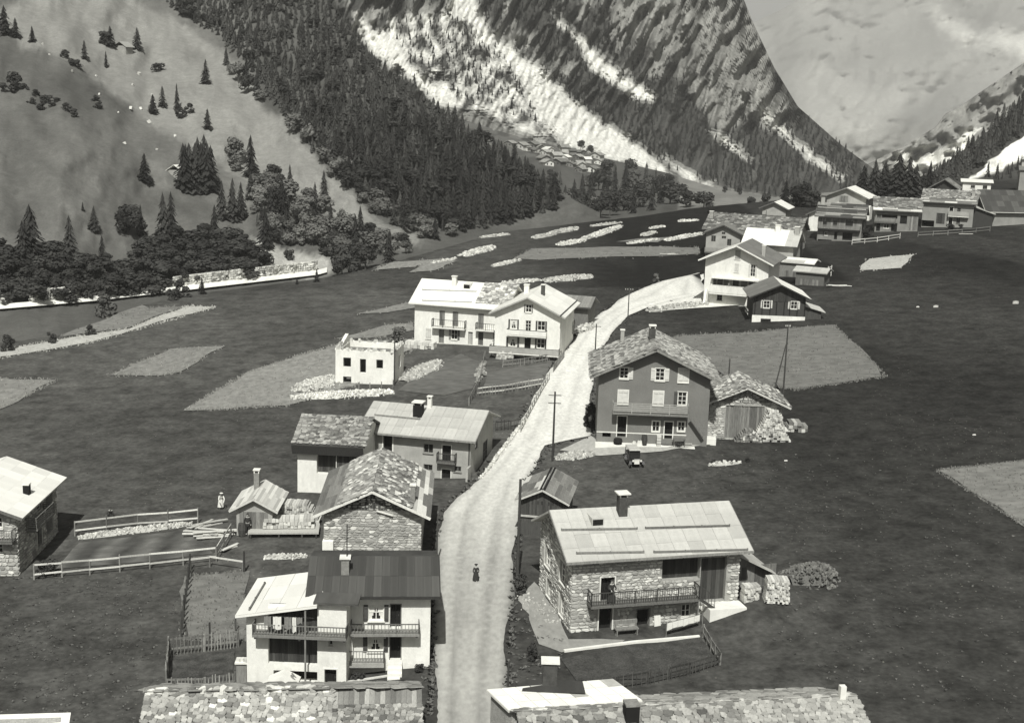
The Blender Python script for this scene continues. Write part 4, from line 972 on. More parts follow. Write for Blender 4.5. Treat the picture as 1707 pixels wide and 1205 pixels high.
b.bar(e0, e1, .05, .06); b.bar(e0-V3(0,0,zr-z), e1-V3(0,0,zr-z), .06, .2)
for i in range(6): p = e0.lerp(e1, i/5); b.bar(p, p-V3(0,0,zr-z), .03)
b.build('stair_rail', m_iron, C.e)
a0, a1, z0, z1 = C.rect('f', (1171,1003,1222,1006)); ztp = C.hit('f', 1190, 1003)[1]
b = MB(); b.box(a0, a1+.4, -1.35, -.01, ztp-1.3, ztp); b.build('terrace', m_conc, C.e)
LT = House('x', 'x', 'x', tuple([*(C.l2w(V3(C.h+1.3, 1.4, 0)).xy), .262, 2.6, 4.5, 3.4, 0, C.z0+.55-plane(*C.l2w(V3(C.h+1.3,1.4,0)).xy)]), 'S', wallmat=m_wood2)
LT.boards('f', (1257,940,1292,1000), m_wood2, .2, 0., False); LT.boards('f', (1235,945,1256,1003), m_wood2, .3, 0., False)
LT.walls(prof=[(-LT.h, 3.9), (LT.h, 2.6)])
b = MB(); P = [V3(-LT.h,-.7,3.95), V3(LT.h+.5,-.7,2.35), V3(LT.h+.5,4.8,2.35), V3(-LT.h,4.8,3.95)]; b.hexa([p-V3(0,0,.1) for p in P]+P); LT.roof_o = b.build('lean_to_roof', m_tin2, LT.e)
cover_plane(LT.roof_o, P[0], (P[3]-P[0]).normalized()*1, P[1]-P[0], 5.5, 'plank', mats=[m_wood2], size=.45) if False else None
merge(C, LT)
# --- stone gable barn by the road
G = House('barn', 'stone gabled barn with a mottled slab and board roof at the left road edge', 'barn', (-9.963,93.712,.039,7.204,10.07,4.449,1.664,-.1), 'F', .7, .7, wallmat=m_mortar)
G.walls(stone=m_stone, side_stone='f', course=.21, lim=295, smats=[m_stone, m_stone, m_mortar, m_wstone]); G.gable_boards(4.45, m_wood, .2)
G.roof(m_roofbase)
G.cover('L', 'stone', v0=.42, mats=[m_slab, m_wstone, m_slab], size=.42, limit=180, seed=3); G.cover('L', 'course', v1=.42, mats=[m_wood2], size=.32, seed=4)
G.cover('R', 'stone', v0=.32, mats=[m_slab, m_wstone, m_slab], size=.42, limit=180, seed=5); G.cover('R', 'course', v1=.32, mats=[m_wood2, m_wood3], size=.32, seed=6)
barge(G, m_wood3, .14); G.chimney('R', 684, 692, 806, 835, m_brick, m_conc, .06)
b = MB(); G.bx(b, 'f', -G.h-.05, -G.h+.75, -1, 2.1, -.2, .5); b.build('buttress', m_plaster, G.e)
b = MB(); b.bar(G.wp('f', .3, 4.42, .1), G.wp('f', 1.5, 4.1, .16), .22, .06); b.build('loose_board', m_wood3, G.e)
# --- grey plastered house in the centre
Hc = House('house', 'grey plastered house with patched metal roof and small balcony, behind the gabled stone barn', 'house', (-8.413,116.895,-.215,10.04,8.67,4.45,1.45,-.75), 'S', .75, .6, wallmat=m_plgrey)
Hc.door('f', (639,726,654,752), m_dark, .25, .12, m_frame); Hc.window('f', (706,740,722,755), .18, 2, 1, fr=.05, frame=m_wood2); Hc.door('f', (737,742,752,771), m_dark, .25, .06, m_frame)
Hc.window('f', (706,774,721,784), .18, 2, 1, frame=m_wood2); Hc.door('f', (736,782,751,811), m_dark, .25, .07, m_frame); Hc.window('f', (757,777,769,786), .15, 2, 1, frame=m_wood2)
Hc.window('r', (792,729,796,748), .08, 1, 2, frame=m_wood2, sill=False); Hc.window('r', (805,735,812,768), .08, 2, 2, frame=m_wood2, sill=False)
Hc.walls(); Hc.roof(m_tin); Hc.cover('F', 'metal', u1=.44, mats=[m_tin, m_tin2], nu=6, nv=4, seed=8); Hc.cover('F', 'metal', u0=.46, mats=[m_tin], nu=6, nv=3, seed=9); barge(Hc, m_wood2); rafters(Hc)
Hc.chimney('F', 690, 705, 672, 692, m_dark, m_conc, .12, legs=True, label='dark sooty chimney with a slab cap'); Hc.chimney('F', 713, 720, 663, 679, m_plaster, m_conc, .06, legs=True)
Hc.balcony('f', 727, 758, 771, 757, .7, m_wood2, m_iron, 12)
snowbar(Hc, 'F', ((625,693),(700,700)))
b = MB(); a0, a1, z0, z1 = Hc.rect('f', (770,775,786,822)); Hc.bx(b, 'f', a1-.25, a1-.05, z0, z1, .01, 1.2); b.build('porch_wall', m_plgrey, Hc.e)
b = MB()
for i in range(4): Hc.bx(b, 'f', Hc.hit('f',728,815)[0], Hc.hit('f',775,815)[0], -.4, .1-.12*i, .01 if not i else .9+.3*(i-1), .9+.3*i)
b.build('steps', m_conc, Hc.e)
b = MB(); x_, z_ = Hc.hit('f', 787, 745); b.tube(Hc.wp('f', Hc.h-.1, 4.0, .1), Hc.wp('f', Hc.h-.1, .4, .1), .06); b.build('downpipe', m_iron, Hc.e)
# --- barn left of it
I = House('barn', 'low barn with white gable end pier and mossy slab roof left of the grey house', 'barn', (-15.6,111.2,-.06,5.7,6.98,4.7,1.25,-.05), 'S', .8, .35, wallmat=m_plaster)
I.boards('f', (528,752,560,790), m_wood, .2, .6); I.boards('f', (561,754,603,790), m_wood, .22, .12)
I.walls(); I.roof(m_roofbase); I.cover('F', 'stone', mats=[m_slab, m_dslab, m_slab], size=.4, limit=260, seed=11)
b = MB(); b.hexa([I.wp('f', x, z, o) for x, z, o in ((-I.h-.35,3.45,.55),(I.h+.2,3.45,.55),(I.h+.2,3.45,.4),(-I.h-.35,3.45,.4),(-I.h-.35,4.35,.95),(I.h+.2,4.35,.95),(I.h+.2,4.35,.8),(-I.h-.35,4.35,.8))]); b.build('eave_boarding', m_wood, I.e)
# --- house at the left border
J = House('house', 'stone house with a glaring white metal roof cut off by the left border', 'house', (-39.841,92.167,.02,7.964,8.864,5.197,1.394,-.2), 'F', .7, .7, wallmat=m_mortar)
J.hole('r', (76,824,88,852), 1.4); J.boards('r', (77,862,88,888), m_wood, .3, .8); J.door('r', (62,880,70,910), m_dark, .3, .05); J.window('r', (62,838,69,850), .2, 1, 2)
for r_ in ((-14,862,4,880),(-14,905,5,922)): J.window('f', r_, .2, 2, 2, fr=.08)
J.walls(stone=m_stone, side_stone='fr', course=.22, lim=280, smats=[m_stone, m_wstone]); J.roof(m_zinc); J.cover('R', 'metal', mats=[m_zinc], nu=8, nv=4, gap=.008, seed=2); J.cover('L', 'metal', mats=[m_zinc], nu=8, nv=2, gap=.008); barge(J, m_wood2)
J.chimney('R', 40, 50, 805, 823, m_dark, m_conc, .03)
J.balcony('f', -40, 20, 904, 885, .9, m_wood2, m_wood2, 14); fl, *_r = J.balcony('r', 62, 92, 868, 850, .9, m_wood2, m_wood2, style='rails')
b = MB(); a0, z0 = J.hit('r', 62, 905, 0); b.box(J.h+.02, J.h+2.2, a0-1, J.L+.6, -1.2, .35); b.build('terrace', m_conc, J.e)
b = MB()
for i in range(5): b.box(J.h+.2, J.h+1.5, a0-1.0-.3*(i+1), a0-1.0-.3*i-.004, -1.4, .3-.17*(i+1))
b.build('steps', m_conc, J.e)
# --- tiny shed with tall chimney
K = House('shed', 'tiny shed with pale boarded roof and tall brick chimney in the left garden', 'shed', (-19.903,99.596,.002,2.826,4.3,2.383,.767,.25), 'F', .4, .5, wallmat=m_plgrey)
K.boards('f', (399,853,447,888), m_wood2, .3, .02, True, name='door_leaf'); K.walls(); K.roof(m_wood3); K.cover('L', 'course', mats=[m_wood3], size=.3, seed=1); K.cover('R', 'course', mats=[m_wood3], size=.22, seed=2); barge(K, m_wood3, .1)
K.chimney('L', 424, 433, 785, 814, m_brick, m_conc, .06, legs=True)
# --- big dark stucco house
Lh = House('house', 'large dark stucco house with slab roof and many windows, right of the road', 'house', (13.65,123.4,-.041,10.6,9.5,6.95,2.5,.5), 'F', .9, .9, wallmat=m_stucco)
px_ = lambda x0, y0, x1, y1: (940+x0/3.711, 530+y0/3.711, 940+x1/3.711, 530+y1/3.711)
Lh.window('f', px_(346,306,400,376), .15, 2, 3, .07, shut='r', sw=.5, trim=.06, curtain=False); Lh.window('f', px_(566,312,624,388), .15, 2, 3, .07, shut='lr', sw=.45, trim=.06); Lh.window('f', px_(708,312,772,398), .12, 2, 3, .07, shut='lr', closed=True, trim=.06)
Lh.window('f', px_(335,446,398,533), .12, 2, 3, .07, shut='lr', closed=True, trim=.06); Lh.window('f', px_(552,452,616,540), .12, 2, 3, .07, shut='lr', closed=True, trim=.06); Lh.window('f', px_(704,458,760,540), .15, 2, 3, .07, shut='l', smat=m_dshut, sw=.4, trim=.07)
Lh.door('f', px_(330,607,386,735), m_dark, .3, .08); Lh.window('f', px_(546,638,592,702), .15, 2, 2, .06, trim=.08); Lh.door('f', px_(622,642,672,748), m_dark, .3, .09); Lh.window('f', px_(704,642,748,700), .15, 2, 2, .06, trim=.08); Lh.hole('f', px_(238,702,290,738), .3)
Lh.walls(); Lh.roof(m_roofbase); Lh.cover('L', 'stone', mats=[m_slab, m_dslab], size=.46, limit=290, seed=21); Lh.cover('R', 'stone', mats=[m_slab, m_slab, m_dslab], size=.46, limit=200, seed=22); barge(Lh, m_wood2, .2); rafters(Lh)
Lh.chimney('L', 1081.5, 1092, 545, 567, m_soot, m_conc, .06, legs=True); Lh.chimney('L', 1034, 1040, 549, 571, m_plgrey, m_conc, .06)
Lh.balcony('f', 1021, 1148, 690, 674, 1., m_wood2, M('weathered_rail', .3, .2, 3), style='rails', th=.18)
b = MB(); Lh.bx(b, 'f', -Lh.h-.1, Lh.h-1.2, -.9, .02, .01, 1.1); b.build('terrace', m_conc, Lh.e)
b = MB(); Lh.bx(b, 'f', -Lh.h, Lh.h-2, .95, 1.05, .003, .03); b.build('plinth_line', m_conc, Lh.e)
b = MB(); p, q = Lh.wp('f', Lh.hit('f',1150,690)[0], 3.0, .6), Lh.wp('f', Lh.hit('f',1172,712)[0], 1.2, .6)
b.bar(p, q, .12, .3); b.bar(p+V3(0,-.3,.8), q+V3(0,-.3,.8), .05); b.build('outside_stair', m_wood2, Lh.e)
# --- barn beside it
Mb = House('barn', 'small board and stone barn with slab roof and firewood, right of the dark stucco house', 'barn', (22.967,126.1,-.019,7.136,5.785,3.8,1.55,.12), 'F', .7, .75, wallmat=m_mortar)
Mb.boards('f', px_(998,545,1235,745), m_wood2, .22, .12); Mb.walls(stone=m_wstone, side_stone='f', course=.22, lim=200, smats=[m_wstone, m_stone]); Mb.gable_boards(3.75, m_wood2, .22)
Mb.roof(m_roofbase); Mb.cover('L', 'stone', mats=[m_slab, m_slab, m_wstone], size=.42, limit=200, seed=31); Mb.cover('R', 'stone', mats=[m_slab, m_wstone], size=.42, limit=150, seed=32); barge(Mb, m_wood3, .12); rafters(Mb)
Mb.window('f', px_(1130,470,1165,515), .1, 2, 1) if False else None
# --- long white house and its gabled neighbour
N = House('house', 'long white house with bright metal roof, left of the white gabled house', 'house', (-7.1,170.4,-.26,12.2,9.0,5.5,2.2,.25), 'S', .7, .6, wallmat=m_plaster)
pn = lambda x0, y0, x1, y1: (520+x0/3.414, 440+y0/3.414, 520+x1/3.414, 440+y1/3.414)
for r_ in ((726,267,756,348),(801,273,832,352),(946,284,977,366)): N.window('f', pn(*r_), .15, 2, 3, .05, frame=m_wood2, shut='lr', smat=m_wood2, closed=True, sill=False, name='shuttered_door')
N.window('f', pn(648,366,678,425), .15, 2, 2, shut='lr', closed=True); N.door('f', pn(722,372,752,452), m_wood2, .2, .05); N.window('f', pn(793,372,828,430), .15, 2, 2, shut='lr', smat=m_wood2, sw=.35); N.door('f', pn(889,386,915,460), m_plgrey, .2, .05); N.door('f', pn(946,388,975,464), m_wood2, .2, .05); N.window('f', pn(1030,390,1042,430), .15, 1, 2)
N.walls(); N.roof(m_zinc); N.cover('F', 'metal', u1=.66, mats=[m_zinc], nu=9, nv=3, gap=.01); N.cover('F', 'stone', u0=.66, mats=[m_slab, m_wstone], size=.5, limit=160, v0=.18); barge(N, m_conc, .12)
N.chimney('F', 754, 761, 460, 477, m_plaster, m_conc, .08); dormer(N, 'F', 772, 784, 473, 482, m_zinc)
snowbar(N, 'F', ((704,484),(794,487)), m_plgrey); snowbar(N, 'F', ((704,502),(786,505)), m_plgrey)
N.balcony('f', 719, 774, 547, 534, .9, m_conc, m_iron, 16, ends=True); N.balcony('f', 792, 826, 551, 540, .9, m_conc, m_iron, 10)
O = House('house', 'white gabled house with three tiers of windows and two balconies, left of the road', 'house', (1.787,162.912,-.197,8.3,10.889,5.9,1.96,.03), 'F', .7, .7, wallmat=m_plaster)
for r_, sh, ct_ in (((1128,316,1168,368),'lr',True),((1284,326,1327,378),'lr',False),((1118,416,1168,470),'lr',True),((1280,427,1324,480),'lr',False)): O.window('f', pn(*r_), .15, 2, 2, .05, shut=sh, smat=m_dshut, sw=.22, curtain=ct_)
O.window('f', pn(1216,231,1250,275), .15, 2, 2, shut='lr', smat=m_wood2, sw=.2); O.window('f', pn(1214,322,1247,400), .15, 2, 4, sill=False, name='glazed_door'); O.door('f', pn(1209,420,1245,500), m_dark, .2, .05); O.hole('f', pn(1080,528,1305,562), .8)
for r_ in ((954,535,958,555),(954,565,959,586)): O.window('r', r_, .1, 1, 2, frame=m_wood2, sill=False)
O.walls(); O.roof(m_zinc); O.cover('R', 'metal', mats=[m_zinc], nu=8, nv=3, gap=.01); O.cover('L', 'metal', mats=[m_zinc], nu=8, nv=3, gap=.01); barge(O, m_plgrey, .12)
O.chimney('R', 902, 908, 474, 492, m_soot, m_conc, .05); snowbar(O, 'R', ((934,528),(962,502)), m_wood)
O.chimney('L', 874, 882, 474, 489, m_plaster, m_conc, .06)
O.balcony('f', 844, 910, 560, 551, .9, m_conc, m_iron, 20, style='solid', solid_mat=m_plaster); O.balcony('f', 815, 931, 590, 580, 1.2, m_conc, m_iron, 30, style='solid', solid_mat=m_plgrey)
# --- roofless shell under construction
Pm = House('ruin', 'roofless white masonry shell with empty window holes and rubble around it', 'ruin', (-17.077,150.313,-.104,6.9,5.97,3.95,.0,-.1), 'S', wallmat=m_plaster)
for r_ in ((178,533,222,587),(273,541,307,620),(366,545,404,597),(177,641,224,686)): Pm.hole('f', pn(*r_), .44)
Pm.hole('r', (664,592,668,612), .45)
Pm.walls()
b = MB(); t = .45; h_, L_ = Pm.h, Pm.L
b.add([(-h_,0,3.95),(h_,0,3.95),(h_-t,t,3.95),(-h_+t,t,3.95),(-h_,L_,3.95),(h_,L_,3.95),(h_-t,L_-t,3.95),(-h_+t,L_-t,3.95)], [(0,1,2,3),(1,5,6,2),(5,4,7,6),(4,0,3,7)])
b.add([(-h_+t,t,-1),(h_-t,t,-1),(h_-t,L_-t,-1),(-h_+t,L_-t,-1),(-h_+t,t,3.95),(h_-t,t,3.95),(h_-t,L_-t,3.95),(-h_+t,L_-t,3.95)], [(0,3,7,4),(1,5,6,2),(2,6,7,3)])
b.build('wall_top', m_plaster, Pm.e)
b = MB(); b.box(-h_+t,h_-t,t,L_-t,3.1,3.3); b.build('shade_slab', m_wood2, Pm.e)  # slab added to block the sun and darken the window holes
L2 = []; r = random.Random(5)
for i in range(90):
    k = r.random()*4; s_ = r.uniform(.25,.6); c = [(lerp(k,[0,1],[-h_,h_]),t/2), (h_-t/2,(k-1)*L_), (lerp(k,[2,3],[h_,-h_]),L_-t/2), (-h_+t/2,(4-k)*L_)][int(k)]
    L2.append((frame_mx(V3(c[0],c[1],3.95), V3(math.cos(i),math.sin(i),0), V3(-math.sin(i),math.cos(i),0), V3(0,0,1), s_, s_*.7, r.uniform(.1,.45)*(1.7 if k > 3.4 else 1)), s_))
pieces(Pm.wall, 'stone', L2, [m_wstone], 90)
b = MB(); b.prism([(-h_,.2,3.9),(-h_,L_-.2,3.9),(-h_,L_-1.1,5.0)], (.4,0,0)); b.build('broken_gable', m_plaster, Pm.e)
# --- small barn behind the gabled house
Q = House('shed', 'dark open sided shed with flat board roof behind the white gabled house by the road', 'shed', (8.4,181,-.27,3.9,4.6,3.6,.9,-.1), 'S', .6, .5, wallmat=m_wood2); Q.walls(); Q.roof(m_wood2); Q.cover('F', 'plank', mats=[m_wood2], size=.4); barge(Q, m_wood, .2)
# --- white house with the deep eave shadow and the dark chalet in front of it
pr = lambda x0, y0, x1, y1: (1120+x0/4.742, 380+y0/4.742, 1120+x1/4.742, 380+y1/4.742)
R = House('house', 'tall white gabled house with porch and deep eave shadow behind the dark chalet', 'house', (33.216,197.43,-.369,9.57,9.268,7.047,2.14,.009), 'F', 1.1, .9, wallmat=m_plaster)
R.window('f', pr(500,176,543,248), .15, 2, 2, .05, trim=.12, shut='lr', closed=True, smat=m_plgrey); R.window('f', pr(496,282,530,350), .12, 2, 2, shut='lr', closed=True); R.window('f', pr(620,290,660,385), .15, 2, 3, sill=False, shut='lr', sw=.3, trim=.1, name='glazed_door')
R.hole('f', pr(320,408,688,470), .9); R.window('f', pr(356,528,398,572), .15, 2, 2, frame=m_wood2)
R.walls(); R.roof(m_plgrey); R.cover('R', 'metal', mats=[M('slate_sheet', .15, .15, .5, .7, ov=.1)], nu=8, nv=4, gap=.01); R.cover('L', 'metal', mats=[m_zinc], nu=8, nv=4, gap=.01); barge(R, m_conc, .14)
a0, a1, z0, z1 = R.rect('f', pr(320,408,688,470)); b = MB(); R.bx(b, 'f', a0, a1, z0, z1, -.95, -.9); bk = b.build('porch_back', m_plgrey, R.e)
b = MB()
for q in (pr(322,400,350,452), pr(410,400,448,470), pr(548,405,595,462)): c0, c1, c2, c3 = R.rect('f', q, -.85); R.bx(b, 'f', c0, c1, z0, z1-.1, -.89, -.86)
b.build('shutter', m_wood2, R.e)
b = MB()
for q in (pr(360,398,402,452), pr(482,402,528,478), pr(612,410,640,455)): c0, c1, c2, c3 = R.rect('f', q, -.85); R.bx(b, 'f', c0, c1, z0+.1, z1-.15, -.895, -.865)
b.build('porch_window', m_glass, R.e)
R.chimney('R', 1270, 1276, 409, 427, m_plgrey, m_conc, .04)
b = MB(); R.bx(b, 'f', a0-.1, a1+.1, z1, z1+.2, 0, .7); b.build('canopy', m_plaster, R.e)
R.balcony('f', 1181, 1244, 490, 477, 1.2, m_plaster, m_plaster, style='solid', solid_mat=m_plaster, th=.2)
b = MB(); c0 = R.hit('f', 1175, 500, .9)[0]; b.bar(R.wp('f', c0, 2.2, .3), R.wp('f', c0-.1, -.6, 1.2), .35, .3); b.build('buttress', m_plaster, R.e)
Sh = House('chalet', 'dark timber chalet with decorated windows on a white basement below the white house', 'chalet', (37.4,184.67,-.054,7.3,7.27,3.75,1.65,-.1), 'F', .8, .7, wallmat=M('chalet_timber', .05, .25, 2, .85, stretch=(1,1,4)))
Sh.walls(); Sh.roof(m_plgrey); Sh.cover('L', 'metal', mats=[M('slate_sheet', .15)], nu=8, nv=3, gap=.01); Sh.cover('R', 'metal', mats=[m_zinc], nu=7, nv=3, gap=.01); barge(Sh, m_wood, .12)
Sh.gable_boards(2.9, m_wood, .16, .05)
Sh.window('f', pr(722,572,775,632), -.02, 2, 2, .07, shut='lr', sw=.35, trim=.06); Sh.window('f', pr(938,578,992,640), -.02, 2, 2, .07, shut='lr', sw=.35, trim=.06)
b = MB()
for x in (655,712,775,825,885,930,990,1048): a0, z0 = Sh.hit('f', *pr(x,660,x,660)[:2]); Sh.bx(b, 'f', a0-.06, a0+.06, .9, 2.9, .02, .1)
b.build('timber_post', m_dark, Sh.e)
b = MB(); Sh.bx(b, 'f', -Sh.h-.05, Sh.h+.05, -1.2, .85, .005, .12); b.build('basement_wall', m_plaster, Sh.e)
b = MB(); a0, a1, z0, z1 = Sh.rect('f', pr(700,716,780,762)); Sh.bx(b, 'f', a0, a1, z0, z1, .121, .14); b.build('basement_window', m_glass, Sh.e)
b = MB()
for z in (1.0, 1.5): b.bar(Sh.wp('l', 0, z, .1)+V3(-.6,-.2,0), Sh.wp('l', 3, z, .1)+V3(-.6,0,0), .06, .22)
b.build('side_rail', m_conc, Sh.e)
b = MB(); b.hexa([V3(Sh.h+.01,.6,-1),V3(Sh.h+2.4,.6,-1),V3(Sh.h+2.4,5,-1),V3(Sh.h+.01,5,-1),V3(Sh.h+.01,.6,2.3),V3(Sh.h+2.4,.6,1.6),V3(Sh.h+2.4,5,1.6),V3(Sh.h+.01,5,2.3)]); b.build('lean_to', m_wood, Sh.e)
b = MB(); b.hexa([V3(Sh.h,.2,2.32),V3(Sh.h+2.9,.2,1.5),V3(Sh.h+2.9,5.2,1.5),V3(Sh.h,5.2,2.32),V3(Sh.h,.2,2.44),V3(Sh.h+2.9,.2,1.62),V3(Sh.h+2.9,5.2,1.62),V3(Sh.h,5.2,2.44)]); b.build('lean_to_roof', m_wood3, Sh.e)
# --- shed by the road behind the stone house
D = House('shed', 'grey board shed with a dark ridge strip between road and stone house', 'shed', (2.75,99.2,-.16,3.5,5.4,3.0,.85,.3), 'F', .45, .4, wallmat=m_wood)
D.walls(); D.boards('f', (881,836,948,842), m_wood, .16, 0, False); D.gable_boards(1.6, m_wood, .14); D.roof(m_wood2); D.cover('L', 'course', mats=[m_wood3, m_wood2], size=.42); D.cover('R', 'course', mats=[m_wood2], size=.3); barge(D, m_wood3, .08)
b = MB(); b.box(-.22, .22, -.46, D.L+.46, D.hw+D.hr-.06, D.hw+D.hr+.03); b.build('ridge_strip', m_dark, D.roof_o)
b = MB(); b.bar(V3(-D.h-.1,-.1,1.5), V3(D.h+.2,-.12,1.5), .1, .14); b.build('beam', m_wood3, D.e)
# --- upper houses
T = House('house', 'small pale gabled house above the white tall house, left of the bright roofed barn', 'house', (38.398,245.396,-.245,6.255,7.0,4.729,1.426,-.063), 'F', .7, .7, wallmat=m_plgrey)
pu = lambda x0, y0, x1, y1: (1140+x0/3.0106, 250+y0/3.0106, 1140+x1/3.0106, 250+y1/3.0106)
for r_ in ((137,430,160,460),(190,412,208,424),(190,432,212,446),(217,447,238,480)): T.window('f', pu(*r_), .12, 2, 1, .04, frame=m_wood2, sill=False)
T.walls(); T.roof(m_dslab); barge(T, m_wood, .16); T.balcony('f', 1174, 1215, 421, 414, .8, m_wood2, m_wood2, style='rails')
U = House('house', 'bright metal roofed barn in front of the long slab roof in the upper hamlet', 'barn', (43.728,227.995,-.357,8.3,7.87,4.974,2.0,-.067), 'S', .7, .7, wallmat=m_plgrey)
U.walls(); U.boards('r', (1329,400,1338,440), m_wood, .3, .1, False); U.roof(m_zinc); U.cover('F', 'metal', mats=[m_zinc], u1=.78, nu=7, nv=3, gap=.01); U.cover('F', 'metal', mats=[m_tin2], u0=.78, nu=2, nv=3); barge(U, m_wood, .12)
U.chimney('F', 1293, 1301, 375, 386, m_plaster, m_conc, .05); U.chimney('F', 1325, 1333, 378, 390, m_plgrey, m_conc, .05)
U2 = House('barn', 'long barn under a dark stone slab roof at the top of the road', 'barn', (43.98,248.2,-.388,17.0,9.44,4.6,2.3,.02), 'S', .7, .7, wallmat=m_mortar)
U2.walls(); U2.roof(m_roofbase); U2.cover('F', 'stone', mats=[m_dslab, m_dslab, m_slab], size=.7, limit=280); U2.cover('B', 'stone', mats=[m_dslab], size=1.2, limit=80); barge(U2, m_wood2, .14); U2.chimney('F', 1183, 1189, 352, 364, m_mortar, m_conc, .05)
pv = lambda x0, y0, x1, y1: (1280+x0/7.532, 260+y0/7.532, 1280+x1/7.532, 260+y1/7.532)
V = House('chalet', 'dark boarded chalet with a ribbed roof and balcony, leftmost of the upper row', 'chalet', (63.598,261.043,-.326,8.4,8.124,5.074,2.023,-.07), 'S', .7, .7, wallmat=M('old_plaster', .2, .3, .8))
V.boards('f', pv(625,790,1165,930), m_wood2, .25, .05); V.door('f', pv(935,965,1060,1062), m_dark, .4); V.door('f', pv(832,955,870,1050), m_dark, .25); V.window('f', pv(712,950,752,1000), .12, 2, 1, shut='l', smat=m_wood2); V.hole('f', pv(625,1050,800,1075), .3)
V.walls(); V.roof(m_wood2); V.cover('F', 'course', mats=[m_wood, m_wood, m_wood2], size=.5); barge(V, m_wood, .14)
for yy in (.25, .62): p, q = V.roofpt('F', .02, yy, .08), V.roofpt('F', .97, yy, .08); b = MB(); b.bar(p, q, .1, .14); b.build('snow_bar', m_wood3, V.roof_o)
V.balcony('f', 1363, 1434, 383, 376, .9, m_wood, m_wood2, style='rails'); V.boards('r', (1437,366,1444,385), m_wood, .3, 0, False); V.chimney('B', 1369, 1374, 328, 340, m_plgrey, m_dark, .1) if False else V.chimney('F', 1369, 1375, 327, 340, m_plgrey, m_dark, .1)
for r_ in ((690,820,740,880),(820,815,870,880),(975,820,1070,885)): V.window('f', pv(*r_), -.04, 2, 1, .05, frame=m_wood, sill=False)
Wh = House('house', 'low old house with sagging slab roof and archway, middle of the upper row', 'house', (77.369,270.446,-.212,8.4,8.155,4.728,1.928,-.09), 'S', .7, .6, wallmat=MATS['old_plaster'])
Wh.window('f', pu(968,322,990,345), .1, 2, 1, frame=m_wood2); Wh.hole('f', pu(992,326,1072,345), .5); Wh.door('f', pu(1085,330,1120,372), m_dark, .3); Wh.door('f', pu(965,368,985,408), m_dark, .3); Wh.window('f', pu(1003,372,1030,394), .1, 2, 1); Wh.door('f', pu(1040,368,1070,410), m_dark, .4)
Wh.boards('f', pu(1125,330,1172,405), m_wood2, .3, .02); Wh.walls(); Wh.roof(m_roofbase); Wh.cover('F', 'stone', mats=[m_dslab, m_dslab, m_slab], size=.8, limit=140, v0=.2); Wh.cover('F', 'course', mats=[m_wood3, m_wood2], size=.6, v1=.25); barge(Wh, m_wood2, .12); Wh.balcony('f', 1457, 1493, 371, 363, .7, m_wood2, m_wood2, style='rails')
X = House('house', 'wide pale house with slab roof, rightmost of the upper row', 'house', (88.994,274.712,-.37,10.0,8.195,5.294,1.969,.046), 'S', .7, .6, wallmat=M('tan_plaster', .25, .2, .6))
py_ = lambda x0, y0, x1, y1: (1490+x0/7.53, 240+y0/7.53, 1490+x1/7.53, 240+y1/7.53)
X.door('f', py_(696,795,745,890), m_dark, .25, .08); X.window('f', py_(795,805,840,858), .12, 2, 2, frame=m_wood2); X.boards('f', py_(532,870,640,1005), m_wood, .25, .1); X.door('f', py_(685,925,735,1030), m_dark, .3, .1); X.window('f', py_(785,925,832,1000), .12, 2, 1, frame=m_wood2); X.hole('f', py_(340,960,505,1040), .5)
X.walls(); X.roof(m_roofbase); X.cover('F', 'stone', mats=[m_slab, m_dslab], size=.6, limit=170, v0=.3); X.cover('F', 'course', mats=[m_wood3, m_wood2], size=.45, v1=.32); barge(X, m_wood2, .12); X.chimney('F', 1620, 1625, 317, 328, m_plgrey, m_dark, .03)
X.balcony('f', 1580, 1615, 361, 353, .8, m_plaster, m_plgrey, style='solid', solid_mat=m_plgrey); X.boards('r', (1620,345,1628,372), m_wood, .3, 0, False) if False else None
LX = House('x','x','x', tuple([*(X.l2w(V3(X.h+1.9,.8,0)).xy), -.37, 3.8, 5, 3.4, 0, X.z0-plane(*X.l2w(V3(X.h+1.9,.8,0)).xy)+.2]), 'S', wallmat=m_wood); LX.walls(prof=[(-1.9,4.2),(1.9,3.0)])
b = MB(); P = [V3(-1.9,-.5,4.25), V3(2.4,-.5,2.9), V3(2.4,5.2,2.9), V3(-1.9,5.2,4.25)]; b.hexa([p-V3(0,0,.1) for p in P]+P); b.build('lean_to_roof', m_wood3, LX.e); merge(X, LX)
Y = House('house', 'white house with bright right roof slope behind the dark boarded chalet', 'house', (73.083,295.779,-.433,8.6,8.07,5.0,1.85,-.1), 'F', .8, .8, wallmat=m_plgrey)
Y.walls(); Y.roof(m_zinc); Y.cover('R', 'metal', mats=[m_zinc], nu=7, nv=3); barge(Y, m_wood2, .15); Y.boards('f', pv(895,500,1010,580), m_wood2, .3, 0, False)
b = MB(); Y.bx(b, 'f', Y.h-3.2, Y.h+1.6, -1, 3.2, .4, 3.4); b.build('annexe', m_plaster, Y.e)
Y2 = House('house', 'low pale gabled house with plastered front behind the left end of the boarded chalet', 'house', (65,275,-.43,9,6,3.6,2.2,-.1), 'F', .6, .6, wallmat=m_plaster)
Y2.walls(); Y2.roof(m_tin); Y2.cover('L', 'metal', mats=[m_zinc, m_tin], nu=6, nv=3); Y2.cover('R', 'metal', mats=[m_tin], nu=6, nv=3); barge(Y2, m_wood2, .15); Y2.boards('f', pv(505,705,560,765), m_wood, .3, .05, False)
Z1 = House('barn', 'small gabled barn with a bright roof behind the long slab roof', 'barn', (57.2,295.6,-.372,5.2,6.76,3.1,1.2,-.06), 'F', .7, .7, wallmat=m_plgrey); Z1.walls(); Z1.roof(m_zinc); Z1.cover('R', 'metal', mats=[m_zinc], nu=5, nv=2); barge(Z1, m_wood2, .16)
